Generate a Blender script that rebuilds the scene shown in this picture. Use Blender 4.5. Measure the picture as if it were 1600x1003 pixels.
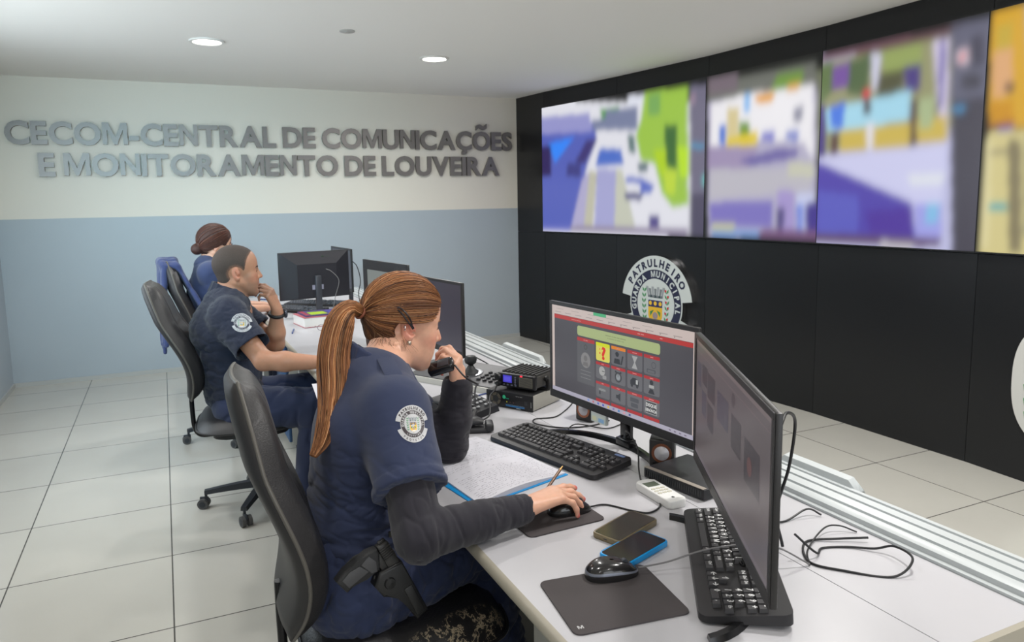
import bpy, bmesh, math, random, time
import numpy as np
from mathutils import Vector, Matrix, Quaternion
import openvdb as vdb
T00 = time.time()
for _o in list(bpy.data.objects):
    bpy.data.objects.remove(_o)
S = bpy.context.scene
COL = S.collection
PI = math.pi
# ------------------------------------------------------------------ camera
cam_d = bpy.data.cameras.new('camera')
cam = bpy.data.objects.new('camera', cam_d)
COL.objects.link(cam)
RC = np.array([[0.90853555, -0.07003463, 0.41189599],
               [-0.41741238, -0.10928053, 0.90212231],
               [-0.01816759, -0.99154068, -0.12851857]])
cam.matrix_world = Matrix(((RC[0, 0], -RC[0, 1], -RC[0, 2], 0),
                           (RC[1, 0], -RC[1, 1], -RC[1, 2], 0),
                           (RC[2, 0], -RC[2, 1], -RC[2, 2], 1.48), (0, 0, 0, 1)))
cam_d.sensor_width = 36
cam_d.lens = 1145.19 / 1600 * 36
cam_d.shift_x = (800 - 782.79) / 1600
cam_d.shift_y = (463.11 - 501.5) / 1600
cam_d.clip_start = 0.05
cam_d.dof.use_dof = True
cam_d.dof.focus_distance = 1.9
cam_d.dof.aperture_fstop = 9.0
S.camera = cam
# ------------------------------------------------------------------ world, exposure
S.view_settings.view_transform = 'Standard'
S.view_settings.look = 'None'
S.view_settings.exposure = 0.0
S.view_settings.gamma = 1
S.view_settings.use_curve_mapping = False
W = bpy.data.worlds.new('world')
S.world = W
W.use_nodes = True
W.node_tree.nodes['Background'].inputs[0].default_value = (0.75, 0.85, 1.0, 1)
W.node_tree.nodes['Background'].inputs[1].default_value = 0.5
S.cycles.use_denoising = True
S.cycles.max_bounces = 8
S.cycles.sample_clamp_indirect = 6


def area(name, loc, target, size, power, color=(1, 1, 1), size_y=None, shape='RECTANGLE', spread=180):
    d = bpy.data.lights.new(name, 'AREA')
    d.energy = power
    d.color = color
    d.shape = shape
    d.size = size
    if size_y:
        d.size_y = size_y
    d.spread = math.radians(spread)
    o = bpy.data.objects.new(name, d)
    COL.objects.link(o)
    o.location = loc
    o.rotation_euler = (Vector(target) - Vector(loc)).to_track_quat('-Z', 'Y').to_euler()
    return o


XSIDE = -1.19
# added fill light at an invented window in the wall behind the camera
area('added_rear_fill', (0.9, -1.86, 1.55), (1.2, 5, 1.0), 2.6, 34, (0.95, 0.98, 1.0), 1.5)
area('added_side_fill', (XSIDE, 4.5, 1.55), (1.4, 5.3, 1.2), 2.4, 42, (0.86, 0.95, 1.0), 1.5)  # added light to brighten the left, at an invented side window
# added lamp, no projector in the room: throws the cool pool on the far wall
area('added_wall_glow', (-0.75, -1.4, 2.2), (0.35, 7.19, 1.45), 0.25, 6, (0.45, 0.85, 1.0), shape='DISK', spread=34)
PW = [10, 29, 15, 11, 12, 7, 26, 10, 8, 16, 6]
LAMPS = [(0.345, 5.33), (1.945, 5.39), (3.1, 2.6), (-0.5, 3.4), (1.3, 3.2), (0.0, 1.4), (1.9, 1.3), (3.3, 1.2), (0.8, -0.6), (2.6, -0.7), (-0.8, -0.5)]
for _i, (_x, _y) in enumerate(LAMPS):
    area('downlight_lamp', (_x, _y, 2.545), (_x, _y + .001, 0), 0.17, PW[_i], (1.0, 0.975, 0.945), shape='DISK', spread=165)


# ------------------------------------------------------------------ materials
def lin(c, a=1.0):
    o = []
    for v in c[:3]:
        v = v / 255.0
        o.append(v / 12.92 if v <= 0.04045 else ((v + 0.055) / 1.055) ** 2.4)
    return (o[0], o[1], o[2], a)


MATS = {}


def mat(name, rgb, rough=0.5, metal=0.0, noise=0.0, nscale=30.0, bump=0.0, bscale=200.0, stretch=None, spec=0.5,
        emit=0.0, coat=0.0, trans=0.0, sss=0.0, vcol=False, sheen=0.0, wave=0.0, ior=1.45):
    if name in MATS:
        return MATS[name]
    m = bpy.data.materials.new(name)
    m.use_nodes = True
    nt = m.node_tree
    b = nt.nodes['Principled BSDF']
    col = lin(rgb)
    b.inputs['Base Color'].default_value = col
    b.inputs['Roughness'].default_value = rough
    b.inputs['Metallic'].default_value = metal
    b.inputs['Specular IOR Level'].default_value = spec
    b.inputs['Coat Weight'].default_value = coat
    b.inputs['Transmission Weight'].default_value = trans
    b.inputs['Sheen Weight'].default_value = sheen
    b.inputs['IOR'].default_value = ior
    if sss:
        b.inputs['Subsurface Weight'].default_value = sss
        b.inputs['Subsurface Radius'].default_value = (0.012, 0.005, 0.003)
        b.inputs['Subsurface Scale'].default_value = 1.0
    tc = nt.nodes.new('ShaderNodeTexCoord')
    mp = nt.nodes.new('ShaderNodeMapping')
    if stretch:
        mp.inputs['Scale'].default_value = stretch
    nt.links.new(tc.outputs['Object'], mp.inputs[0])
    src = None
    if vcol:
        at = nt.nodes.new('ShaderNodeVertexColor')
        at.layer_name = 'col'
        src = at.outputs['Color']
    if noise:
        n = nt.nodes.new('ShaderNodeTexNoise')
        n.inputs['Scale'].default_value = nscale
        n.inputs['Detail'].default_value = 5
        nt.links.new(mp.outputs[0], n.inputs['Vector'])
        mr = nt.nodes.new('ShaderNodeMapRange')
        mr.inputs['To Min'].default_value = 1 - noise
        mr.inputs['To Max'].default_value = 1 + noise
        nt.links.new(n.outputs[0], mr.inputs[0])
        mx = nt.nodes.new('ShaderNodeVectorMath')
        mx.operation = 'SCALE'
        if src:
            nt.links.new(src, mx.inputs[0])
        else:
            mx.inputs[0].default_value = col[:3]
        nt.links.new(mr.outputs[0], mx.inputs['Scale'])
        src = mx.outputs[0]
    if src:
        nt.links.new(src, b.inputs['Base Color'])
    if emit:
        if src:
            nt.links.new(src, b.inputs['Emission Color'])
        else:
            b.inputs['Emission Color'].default_value = col
        b.inputs['Emission Strength'].default_value = emit
    if bump:
        n2 = nt.nodes.new('ShaderNodeTexNoise')
        n2.inputs['Scale'].default_value = bscale
        n2.inputs['Detail'].default_value = 4
        nt.links.new(mp.outputs[0], n2.inputs['Vector'])
        bp = nt.nodes.new('ShaderNodeBump')
        bp.inputs['Strength'].default_value = bump
        bp.inputs['Distance'].default_value = 0.002
        nt.links.new(n2.outputs[0], bp.inputs['Height'])
        nt.links.new(bp.outputs[0], b.inputs['Normal'])
    MATS[name] = m
    return m


# ------------------------------------------------------------------ mesh builder
class MB:
    """collects shapes; build() links them as one mesh object"""

    def __init__(s):
        s.v, s.f, s.m, s.c = [], [], [], []
        s.cm, s.cc = 0, None

    def add(s, vs, fs, M=None, m=None, c=None):
        o = len(s.v)
        for p in vs:
            p = Vector(p)
            s.v.append(tuple(M @ p) if M is not None else tuple(p))
        for f in fs:
            s.f.append(tuple(i + o for i in f))
            s.m.append(s.cm if m is None else m)
            s.c.append(s.cc if c is None else c)
        return s

    def box(s, a, b, M=None, r=0.0, seg=2, m=None, c=None):
        x0, y0, z0 = a
        x1, y1, z1 = b
        if r <= 0:
            vs = [(x0, y0, z0), (x1, y0, z0), (x1, y1, z0), (x0, y1, z0), (x0, y0, z1), (x1, y0, z1), (x1, y1, z1), (x0, y1, z1)]
            fs = [(0, 3, 2, 1), (4, 5, 6, 7), (0, 1, 5, 4), (1, 2, 6, 5), (2, 3, 7, 6), (3, 0, 4, 7)]
            return s.add(vs, fs, M, m, c)
        bm = bmesh.new()
        bmesh.ops.create_cube(bm, size=1)
        for v in bm.verts:
            v.co = Vector(((x0 + x1) / 2 + v.co.x * (x1 - x0), (y0 + y1) / 2 + v.co.y * (y1 - y0), (z0 + z1) / 2 + v.co.z * (z1 - z0)))
        bmesh.ops.bevel(bm, geom=list(bm.edges), offset=r, segments=seg, affect='EDGES', profile=0.5)
        return s.bm(bm, M, m, c)

    def bm(s, bm, M=None, m=None, c=None):
        bm.verts.index_update()
        vs = [v.co.copy() for v in bm.verts]
        fs = [[v.index for v in f.verts] for f in bm.faces]
        bm.free()
        return s.add(vs, fs, M, m, c)

    def prism(s, poly, z0, z1, M=None, r=0.0, m=None, c=None, seg=2):
        """polygon in xy (ccw) extruded in z"""
        if r > 0:
            bm = bmesh.new()
            lo = [bm.verts.new((x, y, z0)) for x, y in poly]
            hi = [bm.verts.new((x, y, z1)) for x, y in poly]
            n = len(poly)
            bm.faces.new(lo[::-1])
            bm.faces.new(hi)
            for i in range(n):
                bm.faces.new((lo[i], lo[(i + 1) % n], hi[(i + 1) % n], hi[i]))
            es = [e for e in bm.edges if abs(e.verts[0].co.z - e.verts[1].co.z) < 1e-6]
            bmesh.ops.bevel(bm, geom=es, offset=r, segments=seg, affect='EDGES', profile=0.5)
            return s.bm(bm, M, m, c)
        n = len(poly)
        vs = [(x, y, z0) for x, y in poly] + [(x, y, z1) for x, y in poly]
        fs = [tuple(range(n))[::-1], tuple(range(n, 2 * n))] + [(i, (i + 1) % n, n + (i + 1) % n, n + i) for i in range(n)]
        return s.add(vs, fs, M, m, c)

    def tube(s, pts, rad, n=10, M=None, m=None, c=None, flat=None, up=None):
        """swept circle/ellipse through pts; rad number or list; flat=(a,b) scales"""
        P = [Vector(p) for p in pts]
        k = len(P)
        R = rad if isinstance(rad, (list, tuple, np.ndarray)) else [rad] * k
        T = []
        for i in range(k):
            d = P[min(i + 1, k - 1)] - P[max(i - 1, 0)]
            T.append(d.normalized() if d.length > 1e-9 else Vector((0, 0, 1)))
        u = Vector(up) if up is not None else (Vector((0, 0, 1)) if abs(T[0].z) < 0.9 else Vector((1, 0, 0)))
        u = (u - T[0] * u.dot(T[0])).normalized()
        vs = []
        fa, fb = flat if flat else (1, 1)
        for i in range(k):
            u = (u - T[i] * u.dot(T[i]))
            u = u.normalized() if u.length > 1e-9 else T[i].orthogonal().normalized()
            w = T[i].cross(u)
            for j in range(n):
                a = 2 * PI * j / n
                vs.append(P[i] + u * (math.cos(a) * R[i] * fa) + w * (math.sin(a) * R[i] * fb))
        fs = []
        for i in range(k - 1):
            for j in range(n):
                fs.append((i * n + j, i * n + (j + 1) % n, (i + 1) * n + (j + 1) % n, (i + 1) * n + j))
        fs.append(tuple(range(n))[::-1])
        fs.append(tuple(range((k - 1) * n, k * n)))
        return s.add(vs, fs, M, m, c)

    def lathe(s, prof, n=32, M=None, m=None, c=None):
        """profile [(r,z)] around z"""
        vs, fs = [], []
        for r, z in prof:
            for j in range(n):
                a = 2 * PI * j / n
                vs.append((r * math.cos(a), r * math.sin(a), z))
        for i in range(len(prof) - 1):
            for j in range(n):
                fs.append((i * n + j, i * n + (j + 1) % n, (i + 1) * n + (j + 1) % n, (i + 1) * n + j))
        fs.append(tuple(range(n))[::-1])
        fs.append(tuple(range((len(prof) - 1) * n, len(prof) * n)))
        return s.add(vs, fs, M, m, c)

    def build(s, name, mats, parent=None, smooth=40, M=None):
        me = bpy.data.meshes.new(name)
        me.from_pydata(s.v, [], s.f)
        if not isinstance(mats, (list, tuple)):
            mats = [mats]
        for q in mats:
            me.materials.append(q)
        if len(mats) > 1:
            me.polygons.foreach_set('material_index', s.m)
        if any(c is not None for c in s.c):
            at = me.color_attributes.new('col', 'FLOAT_COLOR', 'CORNER')
            arr = []
            for f, c in zip(s.f, s.c):
                arr += list(c if c is not None else (1, 1, 1, 1)) * len(f)
            at.data.foreach_set('color', arr)
        me.validate()
        if smooth:
            me.polygons.foreach_set('use_smooth', [True] * len(me.polygons))
            me.set_sharp_from_angle(angle=math.radians(smooth))
        o = bpy.data.objects.new(name, me)
        COL.objects.link(o)
        if M is not None:
            o.matrix_world = M
        if parent is not None:
            o.parent = parent
        return o


def tag(o, label, cat, group=None, kind=None):
    o['label'] = label
    if cat:
        o['category'] = cat
    if group:
        o['group'] = group
    if kind:
        o['kind'] = kind
    return o


def thing(name, label, cat, loc=(0, 0, 0), rz=0.0, group=None):
    o = bpy.data.objects.new(name, None)
    o.empty_display_size = 0.05
    COL.objects.link(o)
    o.location = loc
    o.rotation_euler = (0, 0, rz)
    return tag(o, label, cat, group)


def struct(o):
    o['kind'] = 'structure'
    return o


def copy_tree(o, parent=None):
    c = o.copy()
    COL.objects.link(c)
    c.parent = parent
    for ch in list(o.children):
        copy_tree(ch, c)
    return c


def TR(x=0, y=0, z=0, rz=0, rx=0, ry=0, s=1):
    return Matrix.Translation((x, y, z)) @ Matrix.Rotation(rz, 4, 'Z') @ Matrix.Rotation(ry, 4, 'Y') @ Matrix.Rotation(rx, 4, 'X') @ Matrix.Scale(s, 4)


def frame(o, x, y):
    """matrix whose columns are x, y, x cross y at o"""
    x = Vector(x).normalized()
    y = Vector(y)
    y = (y - x * y.dot(x)).normalized()
    z = x.cross(y)
    M = Matrix.Identity(4)
    for i, c in enumerate((x, y, z)):
        for j in range(3):
            M[j][i] = c[j]
    M.translation = Vector(o)
    return M


def bez(pts, n=8):
    """Catmull-Rom through points"""
    P = [np.array(p, float) for p in pts]
    P = [2 * P[0] - P[1]] + P + [2 * P[-1] - P[-2]]
    o = []
    for i in range(1, len(P) - 2):
        for k in range(n):
            t = k / n
            a, b, c, d = P[i - 1:i + 3]
            o.append(0.5 * ((2 * b) + (c - a) * t + (2 * a - 5 * b + 4 * c - d) * t * t + (3 * b - a - 3 * c + d) * t ** 3))
    o.append(P[-2])
    return [tuple(q) for q in o]


TXT = {}


def text_geo(s, bold=0.0, extrude=0.0, spacing=1.0, res=3):
    """flat or extruded text geometry of cap height about 0.7 (size 1)"""
    key = (s, bold, extrude, spacing, res)
    if key in TXT:
        return TXT[key]
    if s in ('M', 'N') and bold > 0:
        t = 0.135
        if s == 'M':
            poly = [(.07, 0), (.07 + t, 0), (.07 + t, .50), (.40, 0), (.50, 0), (.83 - t, .50), (.83 - t, 0), (.83, 0), (.83, .72), (.64, .72), (.45, .235), (.26, .72), (.07, .72)]
        else:
            poly = [(.07, 0), (.07 + t, 0), (.07 + t, .49), (.53 , 0), (.67, 0), (.67, .72), (.67 - t, .72), (.67 - t, .24), (.215, .72), (.07, .72)]
        bm = bmesh.new()
        q = [bm.verts.new((x, y, -extrude)) for x, y in poly]
        f = bm.faces.new(q)
        if extrude:
            g = bmesh.ops.extrude_face_region(bm, geom=[f])
            for e in g['geom']:
                if isinstance(e, bmesh.types.BMVert):
                    e.co.z = extrude
        bmesh.ops.recalc_face_normals(bm, faces=bm.faces)
        bmesh.ops.triangulate(bm, faces=bm.faces)
        bm.verts.index_update()
        vs = [tuple(v.co) for v in bm.verts]
        fs = [tuple(v.index for v in f.verts) for f in bm.faces]
        bm.free()
        TXT[key] = (vs, fs)
        return vs, fs
    if s == 'Õ':
        va, fa = text_geo('O', bold, extrude, spacing, res)
        vb, fb = text_geo('~', bold, extrude, spacing, res)
        ca = (max(v[0] for v in va) + min(v[0] for v in va)) / 2
        cb = (max(v[0] for v in vb) + min(v[0] for v in vb)) / 2
        yb = min(v[1] for v in vb)
        ya = max(v[1] for v in va)
        vs = list(va) + [((v[0] - cb) * .8 + ca, v[1] - yb + ya + .04, v[2]) for v in vb]
        fs = list(fa) + [tuple(i + len(va) for i in f) for f in fb]
        TXT[key] = (vs, fs)
        return vs, fs
    cu = bpy.data.curves.new('t', 'FONT')
    cu.body = s
    cu.size = 1
    cu.offset = bold
    cu.extrude = extrude
    cu.space_character = spacing
    cu.resolution_u = res
    o = bpy.data.objects.new('t', cu)
    COL.objects.link(o)
    dg = bpy.context.evaluated_depsgraph_get()
    me = bpy.data.meshes.new_from_object(o.evaluated_get(dg))
    vs = [tuple(v.co) for v in me.vertices]
    fs = [tuple(p.vertices) for p in me.polygons]
    bpy.data.objects.remove(o)
    bpy.data.curves.remove(cu)
    bpy.data.meshes.remove(me)
    TXT[key] = (vs, fs)
    return vs, fs


def rrect(w, h, r, n=5, cx=0, cy=0):
    o = []
    for sx, sy, a0 in ((1, 1, 0), (-1, 1, 90), (-1, -1, 180), (1, -1, 270)):
        for k in range(n + 1):
            a = math.radians(a0 + 90 * k / n)
            o.append((cx + sx * (w / 2 - r) + r * math.cos(a), cy + sy * (h / 2 - r) + r * math.sin(a)))
    return o
# ================================================================== ROOM
ZC = 2.56
XL, YB, YR = -1.236, 7.19, -1.9
WALLP = [(3.50, 7.19), (3.56, 6.68), (3.75, 5.65), (3.90, 4.61), (3.96, 3.56), (3.955, 2.50), (3.87, 1.42), (3.70, 0.35), (3.42, -0.68), (3.0, -1.9)]


def floor_material():
    m = bpy.data.materials.new('porcelain_floor_tiles')
    m.use_nodes = True
    nt = m.node_tree
    b = nt.nodes['Principled BSDF']
    tc = nt.nodes.new('ShaderNodeTexCoord')
    mp = nt.nodes.new('ShaderNodeMapping')
    mp.inputs['Location'].default_value = (0.064, -3.303, 0)
    nt.links.new(tc.outputs['Object'], mp.inputs[0])
    br = nt.nodes.new('ShaderNodeTexBrick')
    br.offset = 0
    br.squash = 1
    br.inputs['Scale'].default_value = 1.0
    br.inputs['Brick Width'].default_value = 0.5955
    br.inputs['Row Height'].default_value = 0.5955
    br.inputs['Mortar Size'].default_value = 0.0028
    br.inputs['Mortar Smooth'].default_value = 0.1
    br.inputs['Bias'].default_value = 0
    br.inputs['Color1'].default_value = lin((190, 188, 180))
    br.inputs['Color2'].default_value = lin((185, 183, 175))
    br.inputs['Mortar'].default_value = lin((74, 72, 68))
    nt.links.new(mp.outputs[0], br.inputs['Vector'])
    n = nt.nodes.new('ShaderNodeTexNoise')
    n.inputs['Scale'].default_value = 3.0
    n.inputs['Detail'].default_value = 6
    nt.links.new(tc.outputs['Object'], n.inputs['Vector'])
    mr = nt.nodes.new('ShaderNodeMapRange')
    mr.inputs['To Min'].default_value = 0.94
    mr.inputs['To Max'].default_value = 1.06
    nt.links.new(n.outputs[0], mr.inputs[0])
    mx = nt.nodes.new('ShaderNodeVectorMath')
    mx.operation = 'SCALE'
    nt.links.new(br.outputs['Color'], mx.inputs[0])
    nt.links.new(mr.outputs[0], mx.inputs['Scale'])
    nt.links.new(mx.outputs[0], b.inputs['Base Color'])
    b.inputs['Roughness'].default_value = 0.2
    b.inputs['Specular IOR Level'].default_value = 0.5
    bp = nt.nodes.new('ShaderNodeBump')
    bp.inputs['Strength'].default_value = 0.4
    bp.inputs['Distance'].default_value = 0.002
    bp.invert = True
    nt.links.new(br.outputs['Fac'], bp.inputs['Height'])
    nt.links.new(bp.outputs[0], b.inputs['Normal'])
    return m


M_white = mat('white_wall_paint', (220, 215, 204), 0.45, noise=0.02, nscale=2.0, bump=0.05, bscale=120)
M_blue = mat('blue_grey_wall_paint', (166, 176, 184), 0.4, noise=0.03, nscale=2.5, bump=0.05, bscale=120)
M_ceil = mat('ceiling_paint', (240, 238, 233), 0.7, noise=0.01, nscale=1.5)
MB().box((XL - .2, YR - .1, -.1), (4.2, YB + .2, 0)).build('floor', floor_material(), smooth=0)['kind'] = 'structure'
MB().box((XL - .2, YR - .1, ZC), (4.2, YB + .2, ZC + .1)).build('ceiling', M_ceil, smooth=0)['kind'] = 'structure'


def two_tone(name, a, b, thick):
    mb = MB()
    (x0, y0), (x1, y1) = a, b
    mb.box((x0, y0, 0), (x1, y1, 1.405), m=1)
    mb.box((x0, y0, 1.405), (x1, y1, ZC), m=0)
    return struct(mb.build(name, [M_white, M_blue], smooth=0))


two_tone('wall_far', (XL - .12, YB), (4.2, YB + .12), 0)
# left wall with an invented window, unseen, placed for the side light
lw = MB()
for y0, y1, zz in ((YR, 3.25, (0, ZC)), (5.75, YB, (0, ZC)), (3.25, 5.75, (0, .8)), (3.25, 5.75, (2.3, ZC))):
    for z0, z1, k in ((zz[0], min(zz[1], 1.405), 1), (max(zz[0], 1.405), zz[1], 0)):
        if z1 > z0:
            lw.box((XL - .12, y0, z0), (XL, y1, z1), m=k)
struct(lw.build('wall_left', [M_white, M_blue], smooth=0))
w2 = MB()
for a, b in (((3.25, .8), (5.75, .85)), ((3.25, 2.25), (5.75, 2.3)), ((3.25, .85), (3.3, 2.25)), ((5.7, .85), (5.75, 2.25)), ((4.47, .85), (4.52, 2.25))):
    w2.box((XL - .09, a[0], a[1]), (XL - .03, b[0], b[1]))
w2o = struct(w2.build('added_window_2', mat('added_window_aluminium', (200, 202, 205), 0.35, 0.6), smooth=0))
MB().box((XL - .065, 3.3, .85), (XL - .06, 5.7, 2.25)).build('added_window_pane', mat('added_window_glass', (240, 245, 250), 0.02, trans=1.0), w2o, smooth=0)
# wall behind the camera, with an invented window placed for the fill light
mb = MB()
for a, b in (((XL, 0), (-0.5, ZC)), ((2.3, 0), (3.3, ZC)), ((-0.5, 0), (2.3, 0.75)), ((-0.5, 2.35), (2.3, ZC))):
    mb.box((a[0], YR - .12, a[1]), (b[0], YR, b[1]))
struct(mb.build('wall_near', M_white, smooth=0))
wf = MB()
for a, b in (((-0.5, .75), (2.3, .8)), ((-0.5, 2.3), (2.3, 2.35)), ((-0.5, .8), (-0.45, 2.3)), ((2.25, .8), (2.3, 2.3)), ((0.87, .8), (0.92, 2.3))):
    wf.box((a[0], YR - .09, a[1]), (b[0], YR - .03, b[1]))
wo = struct(wf.build('added_window_1', mat('added_window_aluminium', (200, 202, 205), 0.35, 0.6), smooth=0))
g = MB().box((-0.45, YR - .065, .8), (2.25, YR - .06, 2.3)).build('added_window_pane', mat('added_window_glass', (240, 245, 250), 0.02, trans=1.0), wo, smooth=0)

# black panelled wall which carries the screens: one slab per panel, meeting in fine seams
M_black = mat('black_satin_panel', (25, 26, 28), 0.3, noise=0.05, nscale=6, spec=0.45)
M_seam = mat('panel_seam_shadow_gap', (8, 8, 8), 0.8)
bw = MB()
N3 = []
for i in range(len(WALLP) - 1):
    a, b = Vector((*WALLP[i], 0)), Vector((*WALLP[i + 1], 0))
    d = (b - a).normalized()
    n = Vector((d.y, -d.x, 0))   # into the room: negative x
    if n.x > 0:
        n = -n
    N3.append((a, d, n, (b - a).length))
    g = 0.0015
    p = [a + d * g, b - d * g, b - d * g - n * .1, a + d * g - n * .1]
    for z0, z1 in ((0, 1.155), (1.158, ZC)):
        vs = [(q.x, q.y, z0) for q in p] + [(q.x, q.y, z1) for q in p]
        bw.add(vs, [(0, 1, 2, 3), (7, 6, 5, 4), (0, 4, 5, 1), (1, 5, 6, 2), (2, 6, 7, 3), (3, 7, 4, 0)], m=0)
    q = [a - n * .02, b - n * .02, b - n * .11, a - n * .11]
    vs = [(t.x, t.y, 0) for t in q] + [(t.x, t.y, ZC) for t in q]
    bw.add(vs, [(0, 1, 2, 3), (7, 6, 5, 4), (0, 4, 5, 1), (1, 5, 6, 2), (2, 6, 7, 3), (3, 7, 4, 0)], m=1)
bwo = bw.build('wall_right', [M_black, M_seam], smooth=0)
bm = bmesh.new(); bm.from_mesh(bwo.data); bmesh.ops.recalc_face_normals(bm, faces=bm.faces); bm.to_mesh(bwo.data); bm.free()
struct(bwo)
# low skirting on the far wall
struct(MB().box((XL, YB - .012, 0), (3.5, YB, .035)).build('baseboard_far', mat('skirting', (176, 178, 176), .4), smooth=0))
struct(MB().box((XL, YR, 0), (XL + .012, YB - .012, .035)).build('baseboard_left', MATS['skirting'], smooth=0))

# downlights
M_trim = mat('downlight_trim', (225, 224, 220), 0.4)
M_glow = mat('downlight_diffuser', (255, 250, 242), 0.4, emit=9)
LN = ['round recessed downlight glowing on the ceiling above the upper line of wall letters',
      'round recessed downlight glowing on the ceiling nearest the black screen wall']
for i, (x, y) in enumerate(LAMPS):
    t = thing('ceiling_downlight', LN[i] if i < 2 else 'round recessed downlight in the ceiling outside the photographed view', 'ceiling light', (x, y, ZC), 0, 'recessed ceiling downlights')
    MB().lathe([(.088, -.0005), (.112, -.0005), (.110, -.010), (.092, -.012), (.088, -.006)], 40).build('trim_ring', M_trim, t)
    MB().lathe([(.0, -.001), (.087, -.001), (.087, -.006), (.0, -.007)], 40).build('diffuser', M_glow, t)
MB().lathe([(0, 0), (.048, 0), (.048, -.005), (.040, -.008), (.018, -.009), (.016, -.012), (0, -.012)], 32, M=TR(1.135, 4.74, ZC)).build('smoke_detector', mat('detector_plastic', (176, 174, 170), .5))
tag(bpy.data.objects['smoke_detector'], 'small flat round detector disc on the ceiling between the two downlights', 'detector')

# ------------------------------------------------------------------ lettering on the far wall
M_steel = mat('brushed_steel_letter', (122, 117, 115), 0.38, 0.45, noise=0.12, nscale=5, stretch=(1, 1, 3))
M_steel_side = mat('letter_side', (150, 150, 150), 0.3, 1.0)
sg = thing('wall_lettering', 'brushed steel capital letters in two lines mounted on the white far wall', 'sign', (1.15, YB, 2.0))


def lay_line(txt, x0, x1, base, cap):
    # natural advance of each letter from the bounding boxes, then squeezed between x0 and x1
    gl, w = [], 0
    for ch in txt:
        if ch == ' ':
            w += 0.20
            continue
        vs, fs = text_geo(ch, bold=0.034, extrude=0.05, res=4)
        xs = [v[0] for v in vs]
        a, b = min(xs), max(xs)
        gl.append((ch, w - a, vs, fs))
        w += b - a + 0.045
    w -= 0.045
    sx = (x1 - x0) / w
    H0 = max(v[1] for v in text_geo('E', bold=0.034, extrude=0.05, res=4)[0])
    L0 = min(v[1] for v in text_geo('E', bold=0.034, extrude=0.05, res=4)[0])
    sz = cap / (H0 - L0)
    for ch, off, vs, fs in gl:
        mb = MB()
        cx = sum(v[0] for v in vs) / len(vs)
        mb.add([((v[0] - cx) * sx, -v[2] * 0.3 - 0.024, (v[1] - L0) * sz) for v in vs], [f for f in fs])
        o = mb.build('letter', M_steel, sg, smooth=30)
        o.location = (x0 + (off + cx) * sx - 1.15, 0, base - 2.0)
    return


lay_line('CECOM-CENTRAL DE COMUNICAÇÕES', -1.115, 3.43, 2.012, 0.19)
lay_line('E MONITORAMENTO DE LOUVEIRA', -0.90, 3.275, 1.752, 0.193)
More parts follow.
